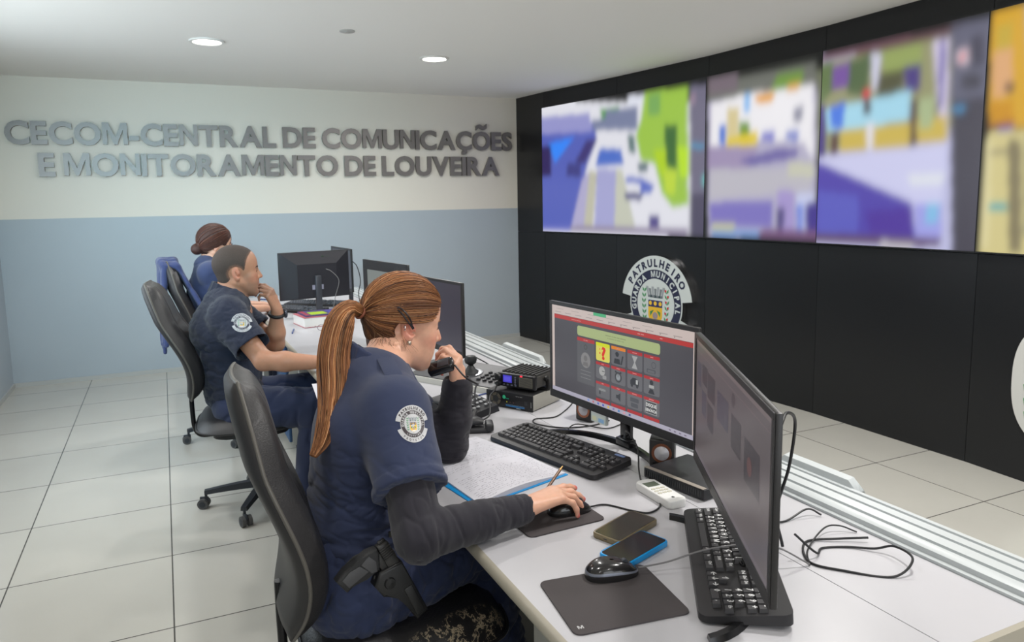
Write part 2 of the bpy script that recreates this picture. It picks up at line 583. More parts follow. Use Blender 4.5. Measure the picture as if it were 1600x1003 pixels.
# colour patches of the blurred camera pictures, (u, v) on each screen
S1 = [([(0.0,1.05),(1.0,0.85),(1.02,0.01),(-0.01,-0.04)],(226,226,234)),([(0.0,0.87),(0.26,0.9),(0.37,0.82),(0.39,0.7),(0.33,0.53),(0.28,0.32),(0.21,0.03),(-0.01,0.03)],(84,96,184)),([(0.0,0.93),(0.34,0.9),(0.36,0.76),(0.0,0.79)],(150,150,205)),([(0.05,0.71),(0.24,0.74),(0.1,0.55)],(50,135,250)),([(0.0,0.69),(0.07,0.69),(0.07,0.45),(-0.0,0.45)],(45,30,90)),([(0.32,0.7),(0.39,0.7),(0.31,0.53),(0.24,0.54)],(60,50,115)),([(0.19,0.54),(0.28,0.53),(0.28,0.43),(0.18,0.44)],(60,60,130)),([(0.41,0.92),(0.53,0.91),(0.52,0.81),(0.42,0.83)],(88,150,88)),([(0.36,0.85),(0.44,0.84),(0.45,0.9),(0.64,0.89),(0.64,0.73),(0.36,0.77)],(120,128,160)),([(0.58,0.98),(0.68,0.96),(0.67,0.9),(0.58,0.9)],(225,228,240)),([(0.68,0.98),(0.91,0.96),(0.92,0.21),(0.84,0.19),(0.78,0.29),(0.74,0.49),(0.66,0.52),(0.63,0.69),(0.66,0.8)],(156,196,70)),([(0.79,0.74),(0.86,0.73),(0.86,0.44),(0.8,0.47)],(60,105,50)),([(0.73,0.58),(0.8,0.58),(0.81,0.35),(0.76,0.45)],(176,210,30)),([(0.79,0.44),(0.86,0.44),(0.85,0.27),(0.8,0.29)],(190,215,60)),([(0.86,0.59),(0.92,0.58),(0.92,0.39),(0.88,0.39)],(185,225,40)),([(0.7,0.95),(0.77,0.95),(0.77,0.81),(0.7,0.82)],(120,170,90)),([(0.4,0.61),(0.42,0.63),(0.54,0.61),(0.56,0.5),(0.38,0.5)],(75,110,200)),([(0.39,0.48),(0.52,0.47),(0.5,0.04),(0.37,0.04)],(165,165,210)),([(0.34,0.47),(0.39,0.46),(0.36,0.04),(0.29,0.04)],(190,188,168)),([(0.51,0.47),(0.55,0.46),(0.63,0.05),(0.5,0.04)],(196,198,182)),([(0.29,0.41),(0.34,0.47),(0.3,0.04),(0.21,0.03)],(175,170,205)),([(0.57,0.41),(0.66,0.4),(0.74,0.34),(0.72,0.29),(0.66,0.29),(0.66,0.36),(0.57,0.37)],(90,108,195)),([(0.56,0.3),(0.68,0.29),(0.66,0.24),(0.57,0.25)],(85,85,130)),([(0.58,0.71),(0.62,0.7),(0.63,0.57),(0.59,0.58)],(95,120,120)),([(0.64,0.5),(0.7,0.5),(0.7,0.44),(0.65,0.44)],(90,110,120)),([(0.71,0.14),(0.77,0.14),(0.77,0.06),(0.71,0.06)],(80,70,135)),([(0.92,0.97),(1.0,0.95),(1.01,0.28),(0.93,0.28)],(112,108,130)),([(0.93,0.28),(1.01,0.28),(1.01,0.01),(0.93,0.0)],(80,75,98)),([(0.93,0.6),(1.0,0.59),(1.0,0.56),(0.93,0.57)],(80,150,190)),([(0.99,0.4),(1.01,0.4),(1.01,0.33),(0.99,0.33)],(110,180,180)),([(0.92,0.92),(0.95,0.91),(0.95,0.84),(0.92,0.85)],(150,130,150)),([(-0.01,0.04),(0.21,0.05),(0.21,0.01),(-0.01,0.01)],(110,115,195)),([(0.21,0.05),(0.92,0.06),(0.92,0.01),(0.21,0.0)],(150,140,165))]
S2 = [([(0.02,0.98),(0.96,0.86),(1.0,0.03),(0.05,0.0)],(180,175,200)),([(0.02,0.95),(0.95,0.95),(0.96,0.83),(0.02,0.84)],(110,112,105)),([(0.65,0.92),(0.86,0.92),(0.86,0.83),(0.6,0.84)],(112,150,60)),([(0.02,0.98),(0.31,0.98),(0.31,0.88),(0.02,0.89)],(118,105,115)),([(0.06,0.83),(0.32,0.85),(0.47,0.85),(0.94,0.84),(0.96,0.44),(0.88,0.54),(0.52,0.58),(0.06,0.57)],(238,236,240)),([(0.47,0.83),(0.64,0.83),(0.62,0.78),(0.48,0.79)],(230,160,50)),([(0.74,0.86),(0.84,0.86),(0.83,0.82),(0.74,0.82)],(225,170,90)),([(0.22,0.79),(0.33,0.78),(0.33,0.56),(0.22,0.57)],(215,200,150)),([(0.14,0.69),(0.21,0.69),(0.21,0.57),(0.14,0.58)],(80,120,210)),([(0.33,0.7),(0.42,0.69),(0.44,0.61),(0.34,0.61)],(110,150,50)),([(0.22,0.61),(0.5,0.63),(0.5,0.55),(0.22,0.56)],(225,200,50)),([(0.54,0.62),(0.65,0.62),(0.65,0.56),(0.54,0.57)],(130,130,205)),([(0.74,0.61),(0.84,0.61),(0.84,0.55),(0.74,0.56)],(130,140,205)),([(0.79,0.73),(0.87,0.74),(0.86,0.65),(0.8,0.65)],(140,140,160)),([(0.37,0.85),(0.43,0.85),(0.43,0.74),(0.37,0.75)],(140,190,240)),([(0.03,0.57),(0.52,0.54),(0.43,0.42),(0.03,0.43)],(160,145,180)),([(0.33,0.47),(0.67,0.52),(0.84,0.51),(0.83,0.46),(0.45,0.43)],(110,100,165)),([(0.06,0.43),(0.95,0.4),(0.95,0.28),(0.06,0.24)],(188,185,195)),([(0.76,0.44),(0.96,0.43),(0.97,0.35),(0.77,0.36)],(200,200,180)),([(0.06,0.22),(0.65,0.23),(0.65,0.08),(0.07,0.07)],(125,115,190)),([(0.68,0.29),(0.82,0.28),(0.83,0.06),(0.69,0.05)],(165,150,205)),([(0.68,0.19),(0.75,0.19),(0.74,0.05),(0.69,0.05)],(85,75,130)),([(0.84,0.27),(0.98,0.27),(0.97,0.05),(0.85,0.04)],(200,205,235)),([(0.84,0.21),(0.89,0.21),(0.89,0.06),(0.85,0.06)],(120,140,220)),([(0.91,0.21),(1.09,0.23),(1.1,0.05),(0.92,0.05)],(65,50,140)),([(0.09,0.05),(0.54,0.06),(0.54,0.02),(0.09,0.0)],(120,155,210)),([(0.54,0.06),(1.1,0.07),(1.1,0.01),(0.54,0.02)],(120,85,125)),([(0.09,0.1),(0.32,0.1),(0.3,0.05),(0.09,0.05)],(190,190,160)),([(0.96,0.91),(1.05,0.89),(1.08,0.44),(0.99,0.44)],(110,115,90))]
S3 = [([(-0.1,1.0),(0.82,0.85),(0.88,0.0),(-0.04,-0.04)],(190,190,225)),([(-0.09,0.94),(0.81,0.94),(0.84,0.54),(-0.07,0.46)],(150,150,110)),([(-0.05,0.93),(0.08,0.94),(0.1,0.79),(-0.04,0.71)],(100,120,75)),([(0.08,0.91),(0.22,0.92),(0.21,0.79),(0.08,0.79)],(120,85,160)),([(0.2,0.92),(0.34,0.93),(0.33,0.73),(0.19,0.76)],(85,105,70)),([(0.41,0.93),(0.65,0.93),(0.66,0.8),(0.43,0.83)],(150,165,95)),([(0.38,0.83),(0.55,0.83),(0.55,0.69),(0.4,0.7)],(85,85,60)),([(0.55,0.84),(0.65,0.84),(0.65,0.72),(0.57,0.73)],(75,60,130)),([(0.34,0.94),(0.41,0.92),(0.39,0.75),(0.36,0.76)],(205,205,225)),([(0.71,0.93),(0.8,0.93),(0.82,0.49),(0.76,0.63)],(215,205,230)),([(0.75,0.93),(0.78,0.93),(0.79,0.63),(0.76,0.63)],(120,110,175)),([(0.03,0.7),(0.6,0.73),(0.61,0.59),(0.06,0.58)],(165,215,235)),([(0.07,0.71),(0.18,0.72),(0.17,0.59),(0.08,0.6)],(70,120,225)),([(-0.03,0.73),(0.04,0.72),(0.05,0.45),(-0.03,0.46)],(75,60,130)),([(0.15,0.58),(0.81,0.59),(0.82,0.48),(0.16,0.47)],(205,180,80)),([(0.6,0.68),(0.64,0.68),(0.65,0.47),(0.61,0.47)],(90,70,60)),([(0.65,0.68),(0.74,0.68),(0.73,0.54),(0.66,0.55)],(170,185,140)),([(0.33,0.6),(0.38,0.6),(0.38,0.47),(0.34,0.47)],(225,220,225)),([(0.3,0.77),(0.35,0.76),(0.35,0.73),(0.3,0.73)],(225,50,70)),([(0.3,0.73),(0.35,0.72),(0.36,0.64),(0.31,0.65)],(80,75,80)),([(0.09,0.57),(0.14,0.57),(0.14,0.46),(0.09,0.46)],(90,60,60)),([(-0.02,0.44),(0.39,0.46),(0.82,0.47),(0.81,0.21),(0.65,0.21)],(205,205,238)),([(0.6,0.34),(0.82,0.34),(0.81,0.29),(0.63,0.29)],(222,225,235)),([(-0.04,0.44),(0.64,0.21),(0.67,0.05),(-0.05,0.05)],(82,68,170)),([(-0.0,0.28),(0.3,0.25),(0.31,0.06),(0.01,0.05)],(92,92,190)),([(0.35,0.17),(0.64,0.19),(0.66,0.06),(0.39,0.06)],(78,50,155)),([(0.66,0.21),(0.81,0.21),(0.82,0.05),(0.67,0.05)],(160,160,230)),([(0.73,0.21),(0.8,0.21),(0.79,0.12),(0.72,0.11)],(130,190,230)),([(-0.05,0.05),(0.82,0.05),(0.81,0.01),(-0.05,0.0)],(95,70,105)),([(0.46,0.03),(0.67,0.02),(0.65,-0.0),(0.46,-0.0)],(190,185,195)),([(-0.09,0.98),(0.81,0.97),(0.81,0.95),(-0.09,0.95)],(120,80,95)),([(0.8,1.0),(1.02,0.96),(1.1,0.0),(0.88,-0.01)],(66,62,75)),([(0.81,0.97),(1.01,0.98),(1.02,0.65),(0.82,0.66)],(100,100,120)),([(0.84,0.87),(0.9,0.87),(0.91,0.8),(0.85,0.81)],(220,205,215)),([(0.86,0.85),(0.89,0.85),(0.89,0.82),(0.86,0.83)],(220,30,40)),([(0.91,0.91),(0.97,0.91),(0.99,0.79),(0.92,0.78)],(70,68,85)),([(0.88,0.76),(0.98,0.75),(0.98,0.69),(0.88,0.7)],(68,66,78)),([(0.83,0.63),(0.9,0.63),(0.9,0.6),(0.83,0.61)],(75,150,200))]
S4 = [([(0.01,0.99),(0.7,1.0),(0.75,0.46),(0.03,0.52)],(215,165,40)),([(0.04,0.93),(0.11,0.94),(0.12,0.83),(0.04,0.84)],(200,170,60)),([(0.03,0.83),(0.12,0.83),(0.14,0.65),(0.04,0.64)],(222,170,120)),([(0.1,0.7),(0.14,0.69),(0.14,0.65),(0.1,0.66)],(120,90,70)),([(0.03,0.63),(0.14,0.62),(0.15,0.54),(0.03,0.55)],(205,145,20)),([(0.03,0.54),(0.15,0.54),(0.15,0.51),(0.03,0.52)],(150,80,40)),([(0.03,0.51),(0.75,0.47),(0.81,-0.17),(0.02,-0.0)],(212,200,140)),([(0.02,0.48),(0.06,0.47),(0.07,0.02),(0.03,0.02)],(222,212,160)),([(0.06,0.21),(0.14,0.21),(0.15,0.18),(0.06,0.18)],(80,170,175)),([(0.13,0.47),(0.19,0.46),(0.23,0.01),(0.17,0.01)],(130,120,90)),([(0.05,0.43),(0.13,0.43),(0.13,0.41),(0.05,0.41)],(150,140,110)),([(0.08,0.52),(0.15,0.52),(0.15,0.5),(0.08,0.5)],(130,120,180)),([(0.17,1.0),(0.7,1.0),(0.74,0.61),(0.22,0.68)],(120,150,190)),([(0.21,0.48),(0.75,0.46),(0.79,0.09),(0.24,0.07)],(150,150,120))]
# ================================================================== VIDEO WALL
def blur(a, s):
    k = np.exp(-0.5 * (np.arange(-3 * int(s + 1), 3 * int(s + 1) + 1) / s) ** 2)
    k /= k.sum()
    r = len(k) // 2
    p = np.pad(a, ((r, r), (r, r), (0, 0)), mode='edge')
    p = sum(w * p[i:i + a.shape[0], :] for i, w in enumerate(k))
    return sum(w * p[:, i:i + a.shape[1]] for i, w in enumerate(k))


def paint(polys, nu, nv, s):
    U, V = np.meshgrid(np.linspace(0, 1, nu), np.linspace(0, 1, nv))
    img = np.zeros((nv, nu, 3))
    for q, c in polys:
        inside = np.zeros(U.shape, bool)
        k = len(q)
        for i in range(k):
            (x0, y0), (x1, y1) = q[i], q[(i + 1) % k]
            if y0 == y1:
                continue
            hit = ((y0 > V) != (y1 > V)) & (U < (x1 - x0) * (V - y0) / (y1 - y0) + x0)
            inside ^= hit
        img[inside] = lin(c)[:3]
    return blur(img, s)


M_video = bpy.data.materials.new('video_picture')
M_video.use_nodes = True
_b = M_video.node_tree.nodes['Principled BSDF']
_a = M_video.node_tree.nodes.new('ShaderNodeVertexColor'); _a.layer_name = 'col'
_b.inputs['Base Color'].default_value = (0.01, 0.01, 0.01, 1)
_b.inputs['Roughness'].default_value = 0.3
M_video.node_tree.links.new(_a.outputs['Color'], _b.inputs['Emission Color'])
_b.inputs['Emission Strength'].default_value = 0.95
M_bezel = mat('screen_bezel_black', (22, 22, 24), 0.4)
SEG0 = [0, 1.0474, 2.0981, 3.1499, 4.2099, 5.2932]


def wallpt(s, off):
    for i in range(1, 6):
        if s <= SEG0[i] or i == 5:
            a, d, n, L = N3[i]
            return a + d * (s - SEG0[i - 1]) + n * off, n


def video(name, label, polys, s0, s1, z0, z1, nu=150, nv=90, sg_=2.2, curve=True):
    t = thing(name, label, 'screen', tuple(wallpt((s0 + s1) / 2, 0)[0])[:2] + (z0,), 0, 'large video wall screens')
    Mi = Matrix.Translation(t.location).inverted()
    cuts = sorted(set([s0, s1] + [q for q in SEG0 if s0 + .01 < q < s1 - .01]))
    mb = MB()
    for a, b in zip(cuts, cuts[1:]):
        for (sa, sb) in ((a, b),):
            pa, n = wallpt(sa + 1e-3, 0)
            pb, n = wallpt(sb - 3e-3, 0)
            P = [pa + n * .0005, pb + n * .0005, pb + n * .028, pa + n * .028]
            vs = [(q.x, q.y, z0 - .008) for q in P] + [(q.x, q.y, z1 + .008) for q in P]
            mb.add(vs, [(0, 3, 2, 1), (4, 5, 6, 7), (0, 1, 5, 4), (1, 2, 6, 5), (2, 3, 7, 6), (3, 0, 4, 7)], M=Mi)
    mb.build('bezel', M_bezel, t, smooth=0)
    img = paint(polys, nu, nv, sg_)
    vs, cs = [], []
    for j in range(nv):
        for i in range(nu):
            u, v = i / (nu - 1), j / (nv - 1)
            p, n = wallpt(min(max(s0 + (s1 - s0) * u, s0 + .004), s1 - .004), .0286)
            vs.append(tuple(Mi @ Vector((p.x, p.y, z0 + (z1 - z0) * v))))
            cs += list(img[j, i]) + [1]
    fs = [(j * nu + i, j * nu + i + 1, (j + 1) * nu + i + 1, (j + 1) * nu + i) for j in range(nv - 1) for i in range(nu - 1)]
    me = bpy.data.meshes.new('display')
    me.from_pydata(vs, [], fs)
    at = me.color_attributes.new('col', 'FLOAT_COLOR', 'POINT')
    at.data.foreach_set('color', cs)
    me.materials.append(M_video)
    o = bpy.data.objects.new('display', me)
    COL.objects.link(o)
    o.parent = t
    return t


video('video_screen', 'wide wall screen with blurred street view, blue cars and bright green tree', S1, 0.0, 2.098, 1.170, 2.40, 210, 100, 2.0)
video('video_screen', 'wall screen with blurred view of a paved yard before white house', S2, 2.098, 3.150, 1.170, 2.40, 110, 100, 2.0)
video('video_screen', 'wall screen with blurred purple ramp, yellow wall and dark side bar', S3, 3.150, 4.210, 1.170, 2.40, 120, 110, 2.0)
video('video_screen', 'wall screen with yellow and orange picture at the right picture edge', S4, 4.210, 5.293, 1.170, 2.40, 110, 100, 1.6)

# ================================================================== EMBLEM (wall plaque and sleeve patches)
M_badge = mat('badge_print', (255, 255, 255), 0.45, vcol=True)
M_chrome = mat('chrome_edge', (205, 205, 205), 0.12, 1.0)


def ring(mb, r0, r1, a0, a1, z, col, n=48, rad=1, cx=0, cy=0):
    vs, fs = [], []
    for i in range(n + 1):
        a = math.radians(a0 + (a1 - a0) * i / n)
        for k in range(rad + 1):
            r = r0 + (r1 - r0) * k / rad
            vs.append((cx + r * math.cos(a), cy + r * math.sin(a), z))
    w = rad + 1
    for i in range(n):
        for k in range(rad):
            q = (i * w + k, (i + 1) * w + k, (i + 1) * w + k + 1, i * w + k + 1)
            fs.append(q[::-1] if a1 > a0 else q)
    mb.add(vs, fs, c=lin(col))


def arc_text(mb, s, r, size, a_mid, span, z, col, bold=.02, down=False, sx=1.0):
    n = len(s)
    for i, ch in enumerate(s):
        if ch == ' ':
            continue
        f = (i - (n - 1) / 2) / (n - 1)
        a = math.radians(a_mid + (span * f if down else -span * f))
        vs, fs = text_geo(ch, bold=bold, res=2)
        cx = (max(v[0] for v in vs) + min(v[0] for v in vs)) / 2
        rot = a + PI / 2 if down else a - PI / 2
        M = Matrix.Translation((r * math.cos(a), r * math.sin(a), z)) @ Matrix.Rotation(rot, 4, 'Z')
        mb.add([((v[0] - cx) * size * sx, (v[1] - 0.34) * size, 0) for v in vs], fs, M=M, c=lin(col))


def emblem_face(R, white, navy, l1, l2, l3, l4, gap=.0006):
    """R: radius of the outer arc; returns MB of the printed face in xy, centre 0"""
    mb = MB()
    # top banner, bottom banner
    ring(mb, .70 * R, R, 8, 172, 0, white, 60, 4)
    ring(mb, .70 * R, R * .97, 200, 340, 0, white, 50, 4)
    ring(mb, 0.001, .745 * R, 0, 360, gap, white, 72, 8)
    ring(mb, .53 * R, .715 * R, 0, 360, 2 * gap, navy, 72, 3)
    ring(mb, 0.001, .515 * R, 0, 360, 3 * gap, white, 60, 6)
    arc_text(mb, l1, .850 * R, .215 * R, 90, 116, 2 * gap, navy, .045, sx=.95)
    arc_text(mb, l2, .622 * R, .175 * R, 90, 200, 3.2 * gap, white, .04, sx=.9)
    arc_text(mb, l3, .622 * R, .14 * R, 270, 70, 3.2 * gap, white, .02, down=True, sx=.85)
    arc_text(mb, l4, .85 * R, .16 * R, 270, 80, 2 * gap, navy, .02, down=True, sx=.9)
    z = 4 * gap
    C = lambda c: lin(c)
    # mural crown of pales
    for i in range(7):
        x = (-.24 + .08 * i) * R
        q = .9 if i % 2 == 0 else .8
        mb.add([(x * .8 - .022 * R, .17 * R, z), (x * .8 + .022 * R, .17 * R, z), (x + .034 * R, .40 * q * R, z), (x - .034 * R, .40 * q * R, z)], [(0, 1, 2, 3)], c=C((120, 126, 130) if i % 2 else (150, 156, 160)))
    mb.add([(-.21 * R, .13 * R, z), (.21 * R, .13 * R, z), (.215 * R, .185 * R, z), (-.215 * R, .185 * R, z)], [(0, 1, 2, 3)], c=C((110, 116, 122)))
    for i in range(3):
        x = (-.12 + .12 * i) * R
        mb.add([(x - .03 * R, .135 * R, z * 1.1), (x + .03 * R, .135 * R, z * 1.1), (x, .2 * R, z * 1.1)], [(0, 1, 2)], c=C((30, 60, 60)))
    # shield
    sh = [(-.2, .05), (-.2, -.25), (-.15, -.36), (0, -.43), (.15, -.36), (.2, -.25), (.2, .05)]
    mb.add([(x * R, y * R, z) for x, y in sh], [tuple(range(7))], c=C((222, 178, 50)))
    mb.add([(-.2 * R, -.06 * R, z * 1.1), (.2 * R, -.06 * R, z * 1.1), (.2 * R, .08 * R, z * 1.1), (-.2 * R, .08 * R, z * 1.1)], [(0, 1, 2, 3)], c=C((45, 48, 95)))
    for x in (-.14, 0, .14):
        ring(mb, .001, .045 * R, 0, 360, z * 1.2, (225, 185, 60), 12, 1, x * R, .015 * R)
    ring(mb, .001, .075 * R, 0, 360, z * 1.2, (150, 135, 140), 14, 1, 0, -.24 * R)
    for sx in (-1, 1):
        mb.add([(sx * .04 * R, -.12 * R, z * 1.2), (sx * .15 * R, -.16 * R, z * 1.2), (sx * .14 * R, -.26 * R, z * 1.2), (sx * .08 * R, -.18 * R, z * 1.2)], [(0, 1, 2, 3) if sx > 0 else (3, 2, 1, 0)], c=C((60, 130, 80)))
    mb.add([(-.17 * R, -.34 * R, z * 1.2), (-.06 * R, -.40 * R, z * 1.2), (.06 * R, -.40 * R, z * 1.2), (.17 * R, -.34 * R, z * 1.2), (.0, -.33 * R, z * 1.2)], [(0, 1, 2, 3, 4)], c=C((225, 225, 225)))
    # branches: leaves at left, leaves with red berries at right
    for sx in (-1, 1):
        for i in range(6):
            y = -.34 + .115 * i
            for k in (-1, 1):
                x0 = sx * (.33 - .1 * abs(y) ** 1.3)
                a = Vector((x0, y))
                b = a + Vector((k * .06, .10))
                nrm = Vector((-(b - a).y, (b - a).x)).normalized() * .025
                m_ = (a + b) / 2
                P = [a, m_ - nrm, b, m_ + nrm]
                mb.add([(p.x * R, p.y * R, z) for p in P], [(0, 1, 2, 3)], c=C((70, 140, 90)))
            if sx > 0:
                ring(mb, .001, .026 * R, 0, 360, z * 1.2, (205, 40, 50), 8, 1, (x0 + .03 * (-1) ** i) * R, (y + .06) * R)
    return mb


a, d, n, L = N3[2]
E_R = 0.415
E_off = 0.055
ctr = a + d * 0.555 + n * E_off + Vector((0, 0, 0.585))
et = thing('wall_emblem', 'round white and navy crest plaque with chrome edge on the black wall', 'emblem', tuple(ctr))
XA = d * -1 if d.y > 0 else d
# local axes: x runs to the viewer's right along the wall (towards the camera), y up, z into the room
Me = frame((0, 0, 0), d, (0, 0, 1))
if Me.col[2].to_3d().dot(n) < 0:
    Me = frame((0, 0, 0), -d, (0, 0, 1))
base = MB()


def sector_solid(mb, r0, r1, a0, a1, z0, z1, n=48):
    vs = []
    for i in range(n + 1):
        a_ = math.radians(a0 + (a1 - a0) * i / n)
        for r, z in ((r0, z0), (r1, z0), (r1, z1), (r0, z1)):
            vs.append((r * math.cos(a_), r * math.sin(a_), z))
    fs = []
    for i in range(n):
        for k in range(4):
            fs.append((i * 4 + k, i * 4 + (k + 1) % 4, (i + 1) * 4 + (k + 1) % 4, (i + 1) * 4 + k))
    fs += [(3, 2, 1, 0), (n * 4, n * 4 + 1, n * 4 + 2, n * 4 + 3)]
    mb.add(vs, fs, M=Me)


sector_solid(base, .68 * E_R, E_R, 8, 172, -E_off + .001, -.001)
sector_solid(base, .68 * E_R, .97 * E_R, 200, 340, -E_off + .001, -.001)
sector_solid(base, .002, .745 * E_R, 0, 360, -E_off + .001, -.0005, 64)
base.build('chrome_body', M_chrome, et, smooth=40)
ef = emblem_face(E_R, (198, 205, 203), (36, 40, 66), 'PATRULHEIRO', 'GUARDA MUNICIPAL', 'LOUVEIRA', 'PROTETOR')
eo = MB()
eo.v = [tuple(Me @ Vector(v)) for v in ef.v]
eo.f, eo.m, eo.c = ef.f, ef.m, ef.c
eo.build('printed_face', M_badge, et, smooth=0)

# second plaque, cut by the right picture edge
a, d, n, L = N3[5]
c2 = a + d * 0.585 + n * .02 + Vector((0, 0, 0.53))
e2 = thing('wall_crest', 'large white crest plaque with green leaves cut by the right picture edge', 'emblem', tuple(c2))
M2 = frame((0, 0, 0), -d, (0, 0, 1))
if M2.col[2].to_3d().dot(n) < 0:
    M2 = frame((0, 0, 0), d, (0, 0, 1))
pl = []
for k in range(64):
    t_ = 2 * PI * k / 64
    pl.append((.345 * math.copysign(abs(math.cos(t_)) ** .7, math.cos(t_)), .34 * math.copysign(abs(math.sin(t_)) ** .8, math.sin(t_))))
MB().prism(pl, -.019, 0, M=M2).build('plaque', mat('crest_white', (200, 200, 196), .45), e2, smooth=40)
for sx in (-1, 1):
    lf = MB()
    for i in range(7):
        y = -.22 + .07 * i
        for k in (-1, 1):
            a_ = Vector((sx * (.25 - .25 * y * y), y))
            b_ = a_ + Vector((k * .035, .065))
            nn = Vector((-(b_ - a_).y, (b_ - a_).x)).normalized() * .012
            m_ = (a_ + b_) / 2
            lf.add([(p.x, p.y, .0015) for p in (a_, m_ - nn, b_, m_ + nn)], [(0, 1, 2, 3)], M=M2, c=lin((60, 140, 85)))
    lf.build('leaf_branch', M_badge, e2, smooth=0)
# ================================================================== DESK AND DEVICES
D = 0.75
M_desk = mat('grey_laminate', (184, 183, 187), 0.32, noise=0.025, nscale=8)
M_edge = mat('beige_edge_band', (160, 154, 140), 0.4)
M_under = mat('cabinet_grey', (160, 160, 154), 0.45)
M_navy = mat('blue_modesty_panel', (52, 84, 122), 0.45)
M_rail = mat('white_enamelled_rail', (186, 191, 192), 0.3, noise=.02, nscale=20)
M_dark = mat('dark_gap', (50, 52, 54), .6)
XF, XR = 0.552, 1.345
Y0, Y1 = 0.70, 6.15
dk = thing('control_desk', 'long pale grey control desk with beige front edge running to the far wall', 'desk', (0.95, 3.4, 0))


def at0(o, root):
    """keep world coordinates for a mesh built in world space under root"""
    o.parent = root
    o.matrix_parent_inverse = root.matrix_world.inverted() if False else Matrix.Translation(-Vector(root.location)) if root.rotation_euler.z == 0 else (Matrix.Translation(root.location) @ root.rotation_euler.to_matrix().to_4x4()).inverted()
    return o


def W_(mb, name, mats, root, smooth=40):
    return at0(mb.build(name, mats, None, smooth), root)


W_(MB().box((XF + .012, Y0, D - .028), (1.108, Y1, D)), 'desktop', M_desk, dk, 0)
W_(MB().box((1.110, Y0, D - .028), (XR, Y1, D), m=0), 'cable_lid', M_desk, dk, 0)
eb = MB()
prof = []
for k in range(9):
    a_ = PI * k / 8
    prof.append((XF + .012 - .014 * math.sin(a_), D - .014 + .014 * math.cos(a_)))
vs = [(x, Y0, z) for x, z in prof] + [(x, Y1, z) for x, z in prof]
eb.add(vs, [(i, i + 1, i + 10, i + 9) for i in range(8)] + [tuple(range(9)), tuple(range(17, 8, -1))])
eb.box((XF + .012, Y0 - .012, D - .028), (XR, Y0 - .0002, D))
eb.box((XF + .014, Y0 + .004, D - .0282), (XF + .02, Y1, D - .001))
W_(eb, 'edge_band', M_edge, dk, 60)
for y in (Y0 + .02, 1.95, 3.10, 4.3, 5.4, Y1 - .05):
    W_(MB().box((0.66, y, 0), (1.30, y + .03, D - .0285)), 'leg_panel', M_under, dk, 0)
W_(MB().box((1.18, Y0 + .05, .12), (1.20, Y1 - .05, D - .0285)), 'modesty_panel', M_navy, dk, 0)
W_(MB().box((0.60, Y0 + .021, .1), (1.3, Y0 + .035, D - .0285)), 'end_panel', M_navy, dk, 0)
# drawer pedestals below the desktop
for i, (y0, y1, lab) in enumerate(((0.78, 1.20, 'grey drawer cabinet under the near end of the control desk'), (4.42, 4.84, 'blue fronted drawer cabinet under the desk beyond the seated man'))):
    t = thing('drawer_cabinet', lab, 'cabinet', ((.66 + 1.1) / 2, (y0 + y1) / 2, 0))
    W_(MB().box((.62, y0, .04), (1.12, y1, .70), r=.004), 'body', M_under, t)
    for k in range(3):
        f = W_(MB().box((.602, y0 + .004, .06 + k * .213), (.6195, y1 - .004, .06 + k * .213 + .205), r=.004), 'drawer', M_navy if i else M_under, t)
        h = MB().tube([(.600, y0 + .12, .2 + k * .213), (.583, y0 + .125, .2 + k * .213), (.583, y1 - .125, .2 + k * .213), (.600, y1 - .12, .2 + k * .213)], .005, 8)
        h = h.build('handle', M_chrome, f)
        h.matrix_parent_inverse = Matrix.Identity(4)
    for cx_ in (.66, 1.08):
        for cy_ in (y0 + .04, y1 - .04):
            W_(MB().tube([(cx_ - .015, cy_, .02), (cx_ + .015, cy_, .02)], .02, 14), 'caster', M_dark, t)

# white cable rail along the rear edge: stepped extrusion with two hooked lips
rl = thing('cable_rail', 'long white grooved rail along the rear edge of the desk', 'rail', (1.41, 3.4, D))
pr = [(1.3465, D + .001), (1.3465, D + .006), (1.356, D + .008), (1.357, D + .018), (1.366, D + .022), (1.380, D + .022), (1.382, D + .018), (1.3845, D + .018), (1.386, D + .025), (1.412, D + .027), (1.414, D + .023), (1.4165, D + .023),
      (1.418, D + .029), (1.440, D + .030), (1.442, D + .026), (1.4445, D + .026), (1.446, D + .032), (1.458, D + .032), (1.463, D + .026), (1.463, D - .05), (1.3465, D - .05)]
n_ = len(pr)
vs = [(x, Y0 - .02, z) for x, z in pr] + [(x, Y1, z) for x, z in pr]
W_(MB().add(vs, [(i, i + n_, (i + 1) % n_ + n_, (i + 1) % n_) for i in range(n_)] + [tuple(range(n_)), tuple(range(2 * n_ - 1, n_ - 1, -1))]), 'extrusion', M_rail, rl, 30)
for (ya, yb) in ((1.17, 1.42), (2.78, 3.20), (4.6, 4.95)):
    tr = MB()
    pts = [(ya, .022), (ya + .03, .045), (yb - .02, .045), (yb, .022)]
    vs = [(1.452, y, D + .008 + z * 0) for y, z in pts] + [(1.462, y, D + .0 + z) for y, z in pts] + [(1.478, y, D + .004 + z) for y, z in pts] + [(1.484, y, D + .0 + z * .6) for y, z in pts]
    fs = []
    for r_ in range(3):
        for i in range(3):
            fs.append((r_ * 4 + i, r_ * 4 + i + 1, (r_ + 1) * 4 + i + 1, (r_ + 1) * 4 + i))
    tr.add(vs, fs)
    o = W_(tr, 'hook_lip', M_rail, rl, 30)
    sm = o.modifiers.new('s', 'SOLIDIFY'); sm.thickness = .003

